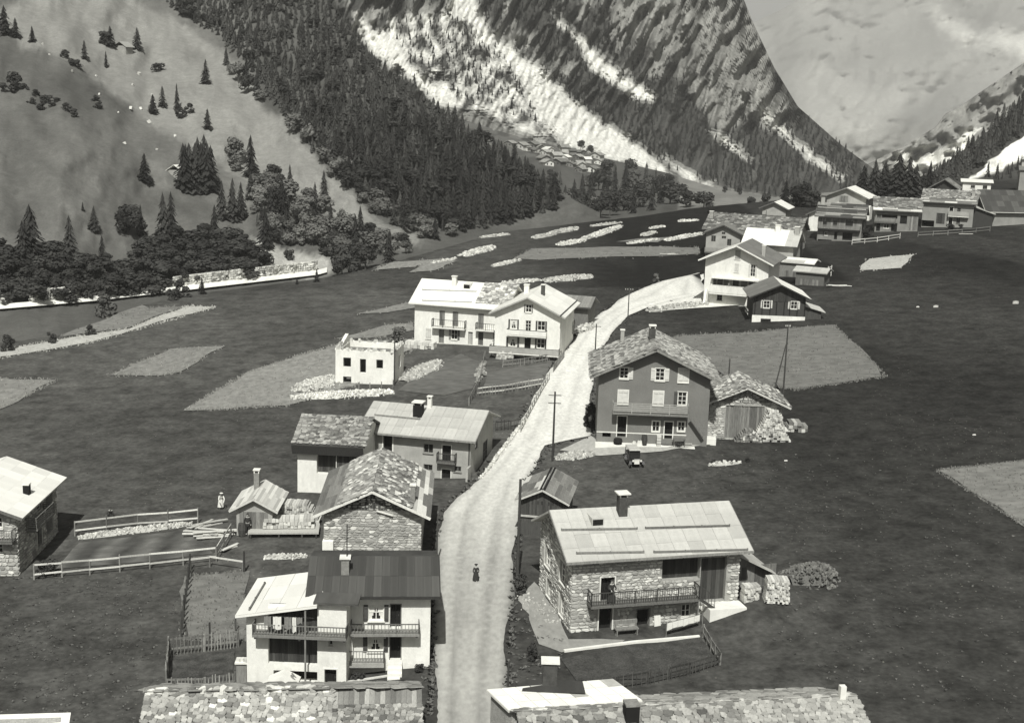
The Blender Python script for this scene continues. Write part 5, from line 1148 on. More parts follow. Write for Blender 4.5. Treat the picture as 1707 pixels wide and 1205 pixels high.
Z2 = House('house', 'white house with a flat bright roof on the upper right, above the wide pale house', 'house', (113.75,331.0,-.286,6.6,6.863,3.3,.45,-.1), 'S', .5, .5, wallmat=m_plaster)
for r_ in ((965,520,1020,555),(1115,525,1172,570)): Z2.window('f', py_(*r_), .12, 2, 1, frame=m_wood2)
Z2.walls(); Z2.roof(m_zinc); barge(Z2, m_conc, .12)
Z3 = House('barn', 'steep dark gabled roof just left of the flat roofed white house', 'barn', (104.5,327,-.4,6,7,2.8,1.9,-.1), 'F', .7, .7, wallmat=m_wood); Z3.walls(); Z3.roof(m_slab); Z3.cover('R', 'course', mats=[m_wood2], size=.6); barge(Z3, m_wood2, .14)
Z4 = House('barn', 'small grey slab roof at the foot of the slim spruce, upper right', 'barn', (97,335,-.5,5,6,2.6,1.9,0), 'F', .7, .6, wallmat=m_wood); Z4.walls(); Z4.roof(m_slab); Z4.cover('R', 'stone', mats=[m_slab], size=1, limit=60); barge(Z4, m_wood2)
DK_ = House('chalet', 'big chalet with a dark tarred roof over a pale wall at the right border', 'chalet', from_base((1645,378),(1800,368), 8., 3.7, 3.6), 'S', .7, .9, wallmat=MATS['tan_plaster']); DK_.walls(); DK_.roof(m_darkroof); DK_.cover('F', 'metal', mats=[m_darkroof], nu=14, nv=4); DK_.cover('B', 'metal', mats=[m_darkroof], nu=10, nv=2); barge(DK_, m_wood3, .14)
Ch = House('chapel', 'grey plastered building with a small bell turret at the right border', 'chapel', (128.5,330,-.3,9,7,5.6,1.2,-.1), 'S', .3, .3, wallmat=M('tan_plaster', .3)); Ch.walls(); Ch.roof(m_slab); barge(Ch, m_wood2)
b = MB(); b.box(-4.2,-2.6,2,3.6,5,8.0); b.hexa([V3(-4.4,1.8,8),V3(-2.4,1.8,8),V3(-2.4,3.8,8),V3(-4.4,3.8,8),V3(-3.5,2.7,9.2),V3(-3.3,2.7,9.2),V3(-3.3,2.9,9.2),V3(-3.5,2.9,9.2)]); b.build('bell_turret', m_plgrey, Ch.e)
b = MB(); b.box(-4.65,-2.15,1.55,4.05,8.0-.08,8.0); b.build('turret_eave', m_wood, Ch.e)
# small sheds right of the tall white house
for i, (px0, py0, w_, l_, h_, lab, rm) in enumerate([(1322,462,6,4,2.6,'low shed with bright flat roof right of the tall white house',m_zinc),(1349,476,4.6,4,2.3,'lower shed with patched bright roof, nearest the white bench frame',m_tin)]):
    p = at(px0, py0); SHD = House('shed', lab, 'shed', (p.x, p.y, -.45, w_, l_, h_, .5, 0), 'S', .4, .5, wallmat=m_wood2); SHD.boards('f', (px0-15,py0-10,px0+15,py0), m_wood2, .3, 0, False); SHD.walls(); SHD.roof(rm); SHD.cover('F', 'metal', mats=[rm, m_tin], nu=4, nv=2)
# --- foreground roofs
Bf = House('house', 'house under a rough stone slab roof at the lower border, left of the road', 'house', from_ridge((244,1153),(703,1147), 4.2, 8.4, 2.9, 1.75, .35), 'S', .6, .35, wallmat=m_mortar)
Bf.walls(); Bf.roof(m_roofbase); Bf.cover('F', 'stone', mats=[m_slab, m_wstone, m_slab], size=.36, limit=290, u1=.675, seed=41); Bf.cover('F', 'stone', mats=[m_slab, m_dslab], size=.3, limit=200, u0=.675, v1=.79, seed=42, name='small_slab'); Bf.cover('F', 'plank', mats=[m_wood2, m_wood2, m_slab], size=.26, u0=.675, v0=.8, seed=43, name='shingle')
Bf.cover('B', 'stone', mats=[m_slab], size=.9, limit=120, seed=44)
L3 = []
for i in range(46):
    a = i/46*.68+rnd.uniform(-.01,.01); p = Bf.roofpt('F', a, 1., .02); s_ = rnd.uniform(.3,.75); L3.append((frame_mx(p+V3(0,rnd.uniform(-.2,.1),0), V3(math.cos(i*.1-.3),math.sin(i*.1-.3),0), V3(-math.sin(i*.1-.3),math.cos(i*.1-.3),0), V3(0,rnd.uniform(-.2,.2),1), s_, s_*.6, rnd.uniform(.1,.22)), s_))
pieces(Bf.roof_o, 'ridge_stone', L3, [m_wstone, m_slab], 60)
p = [at_z(811,1149,3.5), at_z(1022,1131,3.5), at_z(1071,1167,3.2), at_z(848,1184,3.2)]
E = thing('house', 'building under a pale sheet metal roof with a big chimney at the lower border', 'house', p[3])
q = [v_-p[3] for v_ in p]; b = MB(); b.hexa([q[3]-V3(0,0,.12), q[2]-V3(0,0,.12), q[1]-V3(0,0,.12), q[0]-V3(0,0,.12), q[3], q[2], q[1], q[0]]); ro = b.build('roof', m_zinc, E)
nu_, nv_ = 9, 3
for i in range(nu_):
    for j in range(nv_):
        c = [q[3].lerp(q[2], a).lerp(q[0].lerp(q[1], a), t) for a, t in (((i+.03)/nu_,(j+.03)/nv_),((i+.97)/nu_,(j+.03)/nv_),((i+.97)/nu_,(j+.97)/nv_),((i+.03)/nu_,(j+.97)/nv_))]
        b = MB(); b.hexa([v_+V3(0,0,.005) for v_ in c]+[v_+V3(0,0,.03) for v_ in c]); b.build('roof_sheet', m_zinc if rnd.random() < .75 else m_tin, ro)
b = MB(); b.hexa([v_*.94+sum(q, V3(0,0,0))*.015-V3(0,0,5) for v_ in (q[3],q[2],q[1],q[0])]+[v_*.94+sum(q, V3(0,0,0))*.015-V3(0,0,.1) for v_ in (q[3],q[2],q[1],q[0])]); b.build('wall', m_mortar, E)
cc = at_z(916,1142,3.42)-p[3]; b = MB(); b.box(cc.x-.38,cc.x+.38,cc.y-.3,cc.y+.3,cc.z-.3,cc.z+1.35); b.build('chimney', m_soot, ro)
b = MB(); b.box(cc.x-.5,cc.x+.5,cc.y-.42,cc.y+.42,cc.z+1.4,cc.z+1.5)
for i in (-1,1):
    for j in (-1,1): b.box(cc.x+i*.3-.05,cc.x+i*.3+.05,cc.y+j*.22-.05,cc.y+j*.22+.05,cc.z+1.35,cc.z+1.4)
b.build('chimney_cap', m_conc, ro)
b = MB(); b.hexa([cc+V3(-1.5,-.9,.04),cc+V3(1.9,-.9,.04),cc+V3(1.8,.4,.1),cc+V3(-1.3,.4,.1),cc+V3(-1.5,-.9,.07),cc+V3(1.9,-.9,.07),cc+V3(1.8,.4,.13),cc+V3(-1.3,.4,.13)]); b.build('patch', m_darkroof, ro)
Ff = House('house', 'house under a worn slab roof along the lower border, right of the pale metal roof', 'house', from_ridge((862,1187),(1426,1160), 3.3, 8.6, 2.3, 1.7, .35), 'S', .6, .35, wallmat=m_mortar)
Ff.walls(); Ff.roof(m_roofbase); Ff.cover('F', 'stone', mats=[m_slab, m_dslab, m_slab], size=.42, limit=260, u1=.62, seed=51); Ff.cover('F', 'stone', mats=[M('pale_slab', .3, .2, 4, .9, ov=.15)], size=.34, limit=80, u0=.62, seed=52, name='small_slab'); Ff.cover('B', 'stone', mats=[m_slab], size=.8, limit=60)
L3 = []
for i in range(60):
    a = i/60+rnd.uniform(-.01,.01); p = Ff.roofpt('F', a, 1., .02); s_ = rnd.uniform(.3,.8); L3.append((frame_mx(p, V3(1,rnd.uniform(-.2,.2),0).normalized(), V3(0,1,0), V3(0,0,1), s_, s_*.55, rnd.uniform(.08,.18)), s_))
pieces(Ff.roof_o, 'ridge_stone', L3, [m_slab, m_wstone], 60)
Ff.chimney('F', 1040, 1063, 1168, 1200, m_dark, m_brick, .02); x_, y_, z_, *_ = Ff.chimney('F', 1398, 1408, 1141, 1166, m_conc, m_conc, .0)
# ------------------------------------------------------------------ distant hamlet
def hamlet():
    w1 = MB(); w1.box(-.5,.5,0,.8,-.35,.45); w1.add([(-.5,0,.45),(.5,0,.45),(0,0,.7),(-.5,.8,.45),(.5,.8,.45),(0,.8,.7)], [(0,1,2),(4,3,5)])
    rf = MB()
    for sg in (-1, 1):
        P = [V3(sg*.62,-.1,.4), V3(0,-.1,.72), V3(0,.9,.72), V3(sg*.62,.9,.4)]; rf.hexa([p-V3(0,0,.05) for p in P]+P)
    wn = MB()
    for x in (-.25, .2): wn.box(x-.06, x+.06, -.012, -.002, .1, .28)
    WM = {k: w1.mesh('wall', m) for k, m in (('g', M('hamlet_plaster', .5, .2, 2)), ('w', m_plaster), ('d', m_wood2))}
    RM = {k: rf.mesh('roof', m) for k, m in (('g', m_dslab), ('z', m_zinc), ('s', m_slab))}; WN = wn.mesh('window', m_dark)
    L = [(210,185,'d','s'),(410,235,'g','s'),(560,190,'g','s'),(640,235,'d','s'),(500,205,'d','g'),(760,265,'w','z'),(880,240,'g','s'),(985,280,'d','g'),(780,345,'g','s'),(925,365,'w','z'),(1085,355,'d','s'),(1180,300,'d','g'),
         (1190,385,'g','z'),(1085,440,'g','s'),(1335,345,'g','s'),(1370,420,'w','s'),(1160,470,'g','s'),(1265,520,'w','s'),(745,440,'w','s'),(890,410,'w','g'),(660,295,'g','s'),(350,215,'g','s'),(700,385,'d','s'),(1000,450,'d','g'),(1120,520,'d','s'),(830,430,'d','g'),(600,270,'g','g')]
    SPEC = {(1370,420): 'white walled house at the right end of the distant hamlet, nearest the scree', (1265,520): 'white walled house lowest at the right side of the distant hamlet', (745,440): 'white house with dark balcony at the lower edge of the distant hamlet',
            (760,265): 'pale house under a long bright roof in the middle of the distant hamlet', (210,185): 'first house at the far left of the distant hamlet', (985,280): 'dark gabled barn near the top of the distant hamlet', (925,365): 'bright roofed house in the middle of the lower hamlet rows'}
    r = random.Random(9)
    for x, y, a, b_ in L:
        px, py = 820+x/7.76, 220+y/7.76; p = valley.at(px, py); D = float(np.dot(np.array(p)-CAM, FW)); s_ = 15.5*D/FPX*r.uniform(.85,1.2)
        lab = SPEC.get((x, y), {'z': 'grey house with a bright metal roof in the distant hamlet', 's': 'small old house with a stone slab roof in the distant hamlet', 'g': 'dark roofed barn in the distant hamlet'}[b_])
        e = thing('hamlet_house', lab, 'house', p, r.choice((-.7,-.5,-.6,.6,.75,-1.2)), 'houses of the distant hamlet'); e.scale = (s_, s_, s_*.85)
        link('wall', WM[a], e); link('roof', RM[b_], e); link('window', WN, e)
hamlet()
# hut on the dark pasture, ruined hut on the bright one
for px, py, w, lab in [(291,296,4.2,'small hut with a white roof left of the dark spruce clump'), (309,310,3.4,'second lower hut with grey roof beside the dark spruce clump'), (200,86,4.,'ruined hut beside trees on the bright upper pasture')]:
    p = left.at(px, py); e = thing('hut', lab, 'hut', p, -.4); b = MB(); b.box(-w/2,w/2,0,w*.8,-1,w*.4); b.build('wall', m_mortar, e); b = MB()
    for sg in (-1,1): P = [V3(sg*w*.62,-.3,w*.32), V3(0,-.3,w*.7), V3(0,w*.9,w*.7), V3(sg*w*.62,w*.9,w*.32)]; b.hexa([q-V3(0,0,.1) for q in P]+P)
    b.build('roof', m_zinc if px == 291 else m_slab, e)
# boulders on the hillside
for i, (x, y, w) in enumerate([(231,125,9),(221,142,6),(217,182,9),(235,183,8),(249,205,9),(72,75,6),(120,119,5),(160,127,5),(165,158,6),(292,228,7),(208,240,7),(255,160,7),(258,173,7),(261,250,6),(197,188,5),(82,92,5)]):
    p = left.at(x, y); D = float(np.dot(np.array(p)-CAM, FW)); s_ = .75*w*D/FPX
    o = link('boulder', stone_mesh(i % 6, m_rub, 'boulder')); o.location = p-V3(0,0,.15); o.scale = (s_, s_*.8, s_*.9); o.rotation_euler = (.3, .3, i)
    tag(o, 'white boulder in the boulder run between the dark and the bright pasture', 'boulder', 'boulders on the left pasture')
# ------------------------------------------------------------------ heaps of stone, rubble
def heap(name, label, cat, pa, pb, wid, hgt, n, mat=m_rub, smin=.25, smax=.6, seed=1, loft=None, mound=m_mortar, group=None):
    a = loft.at(*pa) if loft else at(*pa); b_ = loft.at(*pb) if loft else at(*pb); r = random.Random(seed); d = b_-a; ln = d.length; c = a
    u = Vector((d.x, d.y, 0)).normalized() if ln > .1 else V3(1,0,0); v = V3(-u.y, u.x, 0); B = MB()
    gz = (lambda q: g(q.x, q.y)) if not loft else (lambda q: a.z+(b_.z-a.z)*max(0, min(1, (q-a).dot(u)/max(ln,.1))))
    K = max(3, int(ln/1.2)); ring = []
    for i in range(K+1):
        t = i/K; m = a+d*t; f = math.sin(math.pi*min(1, max(0.02, .06+.88*t)))**.5*r.uniform(.75,1.15)
        for w_, hh in ((-1,-.5),(-.5,.7),(0,1),(.5,.7),(1,-.5)): q = m+v*(w_*wid/2*f); ring.append(V3(q.x, q.y, gz(q)+hh*hgt*f))
    b0 = Vector(a); B.add([q-b0 for q in ring], [(5*i+j, 5*i+j+1, 5*i+j+6, 5*i+j+5)[::-1] for i in range(K) for j in range(4)], -.2)
    for _ in range(n):
        t = r.random(); w_ = max(-1, min(1, r.gauss(0, .45))); m = a+d*t; f = math.sin(math.pi*(.06+.88*t))**.5; q = m+v*(w_*wid/2*f)
        z = gz(q)+(1-abs(w_)**1.4)*hgt*f*.9; s_ = r.uniform(smin, smax); an = r.random()*3
        mx = frame_mx(V3(q.x,q.y,z)-b0, V3(math.cos(an), math.sin(an), r.uniform(-.4,.4)).normalized(), V3(-math.sin(an), math.cos(an), r.uniform(-.3,.3)).normalized(), V3(r.uniform(-.3,.3),r.uniform(-.3,.3),1).normalized(), s_, s_*.75, s_*r.uniform(.4,.8))
        st_ = STONES[r.randrange(6)]; B.add([mx@Vector(k) for k in st_.v], st_.f, r.uniform(-.4,.35))
    o = B.build(name, mat); o.location = b0; return tag(o, label, cat, group)
HE = [((770,428),(822,412),5,1.2,120,'slanting white stone heap left of the field strips, nearest the wood'),((888,398),(925,391),3.5,1.,60,'left end stone heap below the valley wood'),((915,391),(962,381),4,1.2,90,'second bright stone heap below the valley wood'),
 ((928,410),(975,401),4,1.,70,'low stone heap above the field strips'),((972,400),(1034,378),4,1.3,120,'long slanting stone heap in front of the valley wood'),((985,378),(1035,372),2,.7,50,'thin stone row at the foot of the valley wood'),
 ((1070,394),(1092,388),3,.9,40,'small stone heap right of the long slanting one'),((1108,402),(1172,390),3.5,1.,100,'stone heap touching the old gabled house'),((1082,382),(1108,378),2.,.6,30,'small flat stone row at the far field edge'),
 ((905,470),(985,462),5,1.2,130,'white stone heap behind the long white house'),((800,397),(850,391),2,.6,50,'broken stone row along the terrace edge'),((820,445),(868,434),2.5,.7,50,'dark and white stone row above the long white house'),
 ((835,474),(900,468),2.5,.8,60,'stone row right behind the slab roof end of the long white house'),((1045,407),(1100,400),2,.6,40,'low stone row beside the central heap'),((1130,370),(1165,368),2,.6,30,'far stone row beside the round dark tree'),((720,440),(760,432),2,.5,30,'thin stone row at the left of the terrace edge')]
for i, (a, b_, w, h, n, lab) in enumerate(HE): heap('stone_heap', lab, 'stone heap', a, b_, w*.8, h*.42, n*3, seed=i, smin=.18, smax=.5)
heap('rubble_heap', 'bright rubble heap along the front of the roofless shell', 'rubble', (485,664),(655,654), 3.4, .45, 900, m_rub, .08, .3, 31); heap('rubble_heap', 'rubble slope at the left of the roofless shell', 'rubble', (500,655),(556,630), 5, .6, 700, m_rub, .1, .35, 32)
heap('rubble_heap', 'rubble slope on the right side of the roofless shell', 'rubble', (672,636),(730,603), 3.6, .45, 500, m_rub, .08, .35, 33)
heap('rubble_heap', 'broken stones at the front left corner of the long stone house', 'rubble', (872,990),(925,1040), 2.4, .02, 120, m_stone, .06, .22, 34); heap('rubble_heap', 'stones lying in front of the bench house corner beside the yard', 'rubble', (925,765),(990,758), 2.0, .4, 200, m_rub, .1, .35, 35)
heap('rubble_heap', 'scattered slabs in the grass right of the parked car', 'rubble', (1180,776),(1235,771), .9, .12, 26, m_wstone, .12, .4, 36); heap('rubble_heap', 'pale stones along the left road edge by the grey house', 'rubble', (800,800),(878,700), .6, .3, 260, m_wstone, .1, .3, 37)
heap('rubble_heap', 'row of pale stones along the back edge of the left garden', 'rubble', (130,898),(320,874), 1.3, .3, 420, m_rub, .08, .26, 38); heap('rubble_heap', 'rubble by the pale road bend below the tall white house', 'rubble', (1080,520),(1180,508), 2.5, .6, 140, m_rub, .2, .6, 39)
heap('rubble_heap', 'stones under the fence posts right of the left garden', 'rubble', (440,930),(512,928), 1.0, .25, 130, m_wstone, .08, .22, 40); heap('rubble_heap', 'stones beside the gabled white house at the road side', 'rubble', (958,560),(985,545), 2.2, .8, 90, m_rub, .2, .6, 41)
heap('rubble_heap', 'pile of stones between the two gardens in front of the gabled white house', 'rubble', (796,640),(806,608), 1.3, .7, 70, m_wstone, .2, .5, 43)
heap('hay_heap', 'rounded heap of cut hay right of the long stone house', 'hay', (1310,970),(1385,958), 4.2, 1.25, 520, m_wood2, .1, .3, 42)
for x, y, w, lab in [(1310,768,12,'pale boulder alone in the meadow right of the slabs'),(1624,725,12,'pale boulder in the far right meadow'),(1693,506,20,'pale flat boulder high in the right meadow'),(1560,512,16,'flat slab lying in the meadow below the square pale field'),(1530,512,10,'small slab left of the flat slab in the upper meadow')]:
    p = at(x, y); D = float(np.dot(np.array(p)-CAM, FW)); s_ = .6*w*D/FPX; o = link('boulder', stone_mesh(2, m_rub, 'boulder')); o.location = p-V3(0,0,.1); o.scale = (s_, s_*.7, s_*.45); tag(o, lab, 'boulder')
# retaining walls of the river road
def ret_wall(label, x0, x1, y_of, h):
    B = MB(); r = random.Random(int(x0)); n = max(3, int((x1-x0)/4)); xs = np.linspace(x0, x1, n+1); P = [left.at(x, y_of(x)) for x in xs]; o0 = P[0]; L = []
    for i in range(n):
        a, b_ = P[i]-o0, P[i+1]-o0; d = V3(0,1.2,0); B.hexa([a-V3(0,0,1.), b_-V3(0,0,1.), b_+d-V3(0,0,1.), a+d-V3(0,0,1.), a+V3(0,.3,h), b_+V3(0,.3,h), b_+d+V3(0,0,h), a+d+V3(0,0,h)])
        ln = (b_-a).length; u = (b_-a).normalized()
        z = 0.
        while z < h+.3:
            k = 0.
            while k < ln: s_ = r.uniform(.4,.9); L.append((frame_mx(a+u*k+V3(0,.3*z/h-.02,z), u, V3(0,.1,1).normalized(), V3(0,-1,.1).normalized(), s_*.95, .45*r.uniform(.8,1.3), r.uniform(.1,.35)), s_)); k += s_
            z += .45
    e = thing('retaining_wall', label, 'wall', o0); w = B.build('wall', m_wstone, e); pieces(w, 'stone', L, [m_rub, m_wstone], 120)
ret_wall('long pale stone retaining wall above the river road', 290, 528, lambda x: lerp(x, *roadpy)-6, 2.4); ret_wall('short pale stone retaining wall above the river road at the far left', 52, 130, lambda x: lerp(x, *roadpy)-6, 2.0)
ret_wall('pale stone wall stub at the left border above the river road', -10, 12, lambda x: lerp(x, *roadpy)-6, 1.8)
for x, y, h_, lab, w in [(175,530,38,'pale leafy bush beside the river road at the left','1.3'),(48,565,52,'tall pale leafy bush at the left border on the terrace edge','1.1')]:
    p = at(x, min(y, 566)) if y > 540 else left.at(x, y); D = float(np.dot(np.array(p)-CAM, FW)); o = link('bush', BUSM[1]); o.location = p; s_ = h_*D/FPX; o.scale = (s_, s_, s_); tag(o, lab, 'bush')
for i, (x, y, h_, sp) in enumerate([(285,500,24,0),(300,497,30,0),(337,490,28,1),(528,470,22,1),(495,474,12,1),(150,560,18,0),(8,585,30,0),(85,572,20,0),(480,432,20,0)]):
    p = at(x, y) if i not in (8,) else left.at(x, y); D = float(np.dot(np.array(p)-CAM, FW)); s_ = h_*D/FPX
    if sp: e = thing('spruce_tree', ['','','small spruce by the left bend of the river road','small spruce at the right end of the river road','tiny spruce in front of the river road'][i], 'tree', p, i); e.scale = (s_*1.4, s_*1.4, s_); link('crown', SPRM[i % 5], e); link('trunk', TRK, e)
    else: o = link('bush', BUDM[i % 4]); o.location = p; o.scale = (s_, s_, s_); tag(o, 'dark bush on the terrace edge above the river', 'bush', 'bushes along the terrace edge')
# ------------------------------------------------------------------ fences
def fence(label, pts, h=1., step=2., style='rails', mat=m_wood2, rmat=None, pick=.22, post=.1, wob=.04, nr=2, cat='fence'):
    r = random.Random(int(pts[0][0]*7+pts[0][1])); P = [at(*p) for p in pts]; o0 = P[0]; e = thing('fence', label, cat, o0); rmat = rmat or mat; posts = []
    for a, b_ in zip(P, P[1:]):
        n = max(1, round((b_-a).length/step))
        for i in range(n+1):
            if i == 0 and posts: continue
            q = a.lerp(b_, i/n); q.z = g(q.x, q.y); posts.append(q-o0)
    for q in posts:
        b = MB(); t = V3(r.uniform(-wob,wob), r.uniform(-wob,wob), 0); b.bar(q-V3(0,0,.2), q+t+V3(0,0,h*r.uniform(1.,1.25)), post); b.build('post', mat, e)
    for a, b_ in zip(posts, posts[1:]):
        if style in ('rails', 'both', 'picket'):
            for k in range(nr):
                z = h*(1-.62*k) if nr > 1 else h; b = MB(); b.bar(a+V3(0,-.04,z+r.uniform(-wob,wob)), b_+V3(0,-.04,z+r.uniform(-wob,wob)), .05, .12); b.build('rail', rmat, e)
        if style == 'picket':
            n = max(2, int((b_-a).length/pick)); B = MB()
            for i in range(n):
                q = a.lerp(b_, (i+.5)/n); t = V3(r.uniform(-.05,.05), r.uniform(-.03,.03), 0); B.bar(q+V3(0,-.09,-.1), q+t+V3(0,-.09,h*r.uniform(.95,1.3)), .06, .03, r.uniform(-.3,.4))
            B.build('pickets', mat, e, kind='stuff')
    return e
fence('long rail fence along the back of the left garden', [(125,893),(230,880),(330,872)], 1.15, 2.2, 'rails', m_wood2, m_wood3)
fence('rail fence along the front of the left garden', [(57,966),(150,958),(250,948),(361,936)], 1.15, 2.5, 'rails', m_wood2, m_wood3); fence('short slanting rail fence closing the left garden at its right end', [(361,936),(385,896)], 1.1, 2., 'rails', m_wood2, m_wood3)
fence('low fence with a white end post below the plank pile', [(318,950),(350,945),(405,953)], .8, 2., 'rails', m_wood2, m_wood3, nr=1)
fence('thin row of dark posts along the left edge of the green plot', [(318,950),(312,985),(308,1020),(302,1062)], 1.2, 1.1, 'posts', m_wood)
fence('picket fence round the bed garden left of the white house', [(278,1145),(282,1092),(340,1085),(398,1078)], 1.1, 1.6, 'picket', m_wood2, pick=.2); fence('low picket fence in front of the bed garden behind the slab roof', [(278,1150),(340,1148),(392,1140)], .7, 1.8, 'picket', m_wood2, pick=.2)
fence('pair of dark posts in the green plot near the house wall', [(350,1066),(393,1056)], 1.1, 3, 'posts', m_wood)
fence('dark picket fence along the lower edge of the kitchen garden', [(1020,1150),(1080,1140),(1150,1125),(1200,1108)], .8, 1.8, 'picket', m_wood, pick=.28)
fence('rail fence along the right edge of the kitchen garden', [(1172,1062),(1185,1085),(1200,1108)], .8, 1.2, 'rails', m_wood2)
fence('roadside rail fence on the left verge above the grey house', [(868,722),(884,690),(903,655),(915,635)], .9, 1.6, 'rails', m_wood2, m_wood3); fence('roadside picket fence at the upper left verge', [(922,622),(940,598)], .9, 1.5, 'picket', m_wood2)
fence('white picket fence across the gardens in front of the gabled white house', [(795,660),(840,655),(905,644)], .9, 1.8, 'picket', m_wood2, m_wood3, pick=.4); fence('wire fence right under the gabled white house terrace', [(838,612),(890,606),(935,597)], .8, 2., 'picket', m_wood2, pick=.5)
fence('fence rail row running down from the wood stack to the grey house', [(808,598),(800,640),(782,676)], .9, 1.8, 'rails', m_wood2)
fence('dark picket row behind the grey house beside the road', [(826,718),(850,716),(868,712)], .9, 1.5, 'picket', m_wood, pick=.3)
fence('rail fence round the small garden in front of the boarded chalet', [(1420,408),(1462,404),(1500,398)], .9, 2.5, 'rails', m_wood3); fence('fence below the wide pale house at the upper right', [(1530,395),(1580,392),(1650,386)], .9, 3, 'rails', m_wood2, m_wood2)
fence('two white posts at the right edge of the low sheds', [(1373,466),(1385,460)], 1.6, 2, 'rails', m_wood3)
fence('thin picket row below the roofless shell', [(598,652),(655,648)], .9, 1.3, 'posts', m_wood2)
# beds and kitchen garden
sheet('garden_bed', [(936,1100),(1040,1078),(1168,1062),(1196,1102),(1080,1132),(960,1136)], m_soil, .08, 1.5, tonef=lambda x, y: .2*math.sin(y*4.5), jag=.3)
sheet('garden_bed', [(282,1143),(287,1097),(392,1085),(386,1140)], m_soil, .08, 1., tonef=lambda x, y: .45*math.sin(y*5.5))
sheet('garden_bed', [(100,948),(135,905),(320,884),(355,922),(240,938)], m_cropd, .05, 1.5, tonef=lambda x, y: -.5+.25*math.sin(x*2.2), jag=.5)
sheet('garden_bed', [(805,650),(812,622),(920,606),(905,640)], m_cropd, .12, 1.5, tonef=lambda x, y: -.3, jag=.4)
sheet('yard', [(872,985),(890,970),(903,986),(948,1066),(1000,1064),(1040,1066),(1030,1074),(940,1088),(905,1075),(880,1030)], m_road, .05, 1., tonef=lambda x, y: -.55, jag=.6)
sheet('bank', [(660,650),(700,620),(770,590),(800,602),(790,650),(740,660)], m_cropd, .04, 2, tonef=lambda x, y: -.25, jag=.8)
# ------------------------------------------------------------------ poles
def pole(label, px, py, ptop, arms=0, r_=.11, lean=(0,0), w=1.):
    p = at(px, py); D = float(np.dot(np.array(p)-CAM, FW)); h = (py-ptop)*D/FPX*1.02; e = thing('utility_pole', label, 'pole', p); t = V3(lean[0], lean[1], h)
    b = MB(); b.tube((0,0,-.3), t, r_, r_*.7, 8); b.build('mast', m_wood, e)
    for k in range(arms):
        z = h-.35-.75*k; b = MB(); b.bar(V3(-.6*w,0,z), V3(.6*w,0,z), .07); b.build('crossarm', m_wood, e); b = MB()
        for x in (-.5,-.2,.2,.5): b.tube(V3(x*w,0,z+.03), V3(x*w,0,z+.2), .04, .03, 5)
        b.build('insulators', m_conc, e)
    return e
pole('tall telegraph pole with two crossarms on the right edge of the road bend', 921, 768, 652, 2); pole('dark bare pole between the road and the long stone house', 862, 972, 795, 0, .13)
pole('pole at the lower end of the road in front of the pale metal roof', 845, 1192, 1098, 0, .08); pole('slim pole on the road edge near the pale bend', 1046, 545, 480, 1, .09); pole('slim pole on the left verge by the gabled white house', 992, 592, 540, 1, .09)
pole('pole standing before the roofless shell corner', 657, 642, 548, 0, .08); e = pole('high mast with a slanting strut behind the small barn', 1305, 662, 540, 1, .1, w=.5)
h_ = 8.2; b = MB(); b.tube(V3(-1.15,.1,-.2), V3(-.08,0,h_*.72), .09, .06); b.bar(V3(-.55,0,h_*.42), V3(0,0,h_*.42), .07); b.build('strut', m_wood, e)
pole('short dark stake behind the small barn roof', 1214, 640, 598, 0, .1); pole('thin pole in the gap behind the gabled barn by the road', 728, 940, 860, 0, .07); pole('tall thin pole in front of the long slab roof barn', 1275, 388, 352, 0, .09)
pole('white painted post right of the left garden', 407, 954, 917, 0, .1)
# ------------------------------------------------------------------ timber, firewood
def logs(label, H=None, loc=None, rz=0., w=3., h=1.4, d=1., size=.2, cat='woodpile', mat=m_log, name='woodpile', taper=.5, n=280, seed=3):
    e = thing(name, label, cat, loc, rz); r = random.Random(seed); L = []; z = 0.
    while z < h:
        k = 0; hw_ = w/2*(1-taper*z/h); x = -hw_
        while x < hw_:
            s_ = size*r.uniform(.7,1.3); L.append((frame_mx(V3(x+s_/2, r.uniform(-.06,.1), z), V3(1,0,0), V3(0,1,0), V3(0,0,1), s_*.92, d*r.uniform(.85,1.1), size*.85), s_)); x += s_
        z += size*.88
    B = MB(); B.box(-w/2+.1, w/2-.1, -d*.4, d*.4, -.3, h*.25); o = B.build('core', m_wood, e); pieces(e, 'log', L, [mat, mat, m_wood3], n, 'box'); return e
logs('round stack of split firewood against the right pier of the small barn', loc=at(1283,734), w=3.6, h=3.1, d=1.2, size=.24, taper=.75, seed=5); logs('low pile of branches and offcuts in front of the small barn boards', loc=at(1245,735), w=2.6, h=1.1, d=1., size=.2, taper=.8, mat=m_wood2, seed=6)
logs('heap of round logs behind the firewood at the far right of the small barn', loc=at(1322,717), w=2.6, h=1., d=1.6, size=.38, taper=.8, mat=m_wood2, seed=7)
logs('cubic stack of cut stone or wood beside the lean-to of the long stone house', loc=at(1292,1001), w=1.6, h=1.5, d=1.1, size=.17, taper=.15, mat=m_wstone, seed=8)
logs('stack of firewood layers between stone house and its lean-to', loc=C.l2w(V3(C.h+.75,-.3,.2)), rz=.262, w=1.1, h=2.4, d=.7, size=.2, taper=.05, seed=9)
logs('big heap of split firewood right of the tiny shed', loc=at(488,880)+V3(0,1.2,.3), w=4.0, h=1.5, d=1.4, size=.22, taper=.6, seed=10, n=200)
logs('pale stack of sawn timber on the platform beside the tiny shed', loc=at(470,889)+V3(.4,.2,.55), rz=.12, w=3.8, h=.55, d=1.2, size=.3, taper=.05, mat=m_wood3, seed=11)
logs('board stack beside the terrace of the long white house', loc=at(700,580), rz=-.25, w=4., h=.55, d=1.4, size=.5, taper=.1, mat=m_wood3, seed=12)
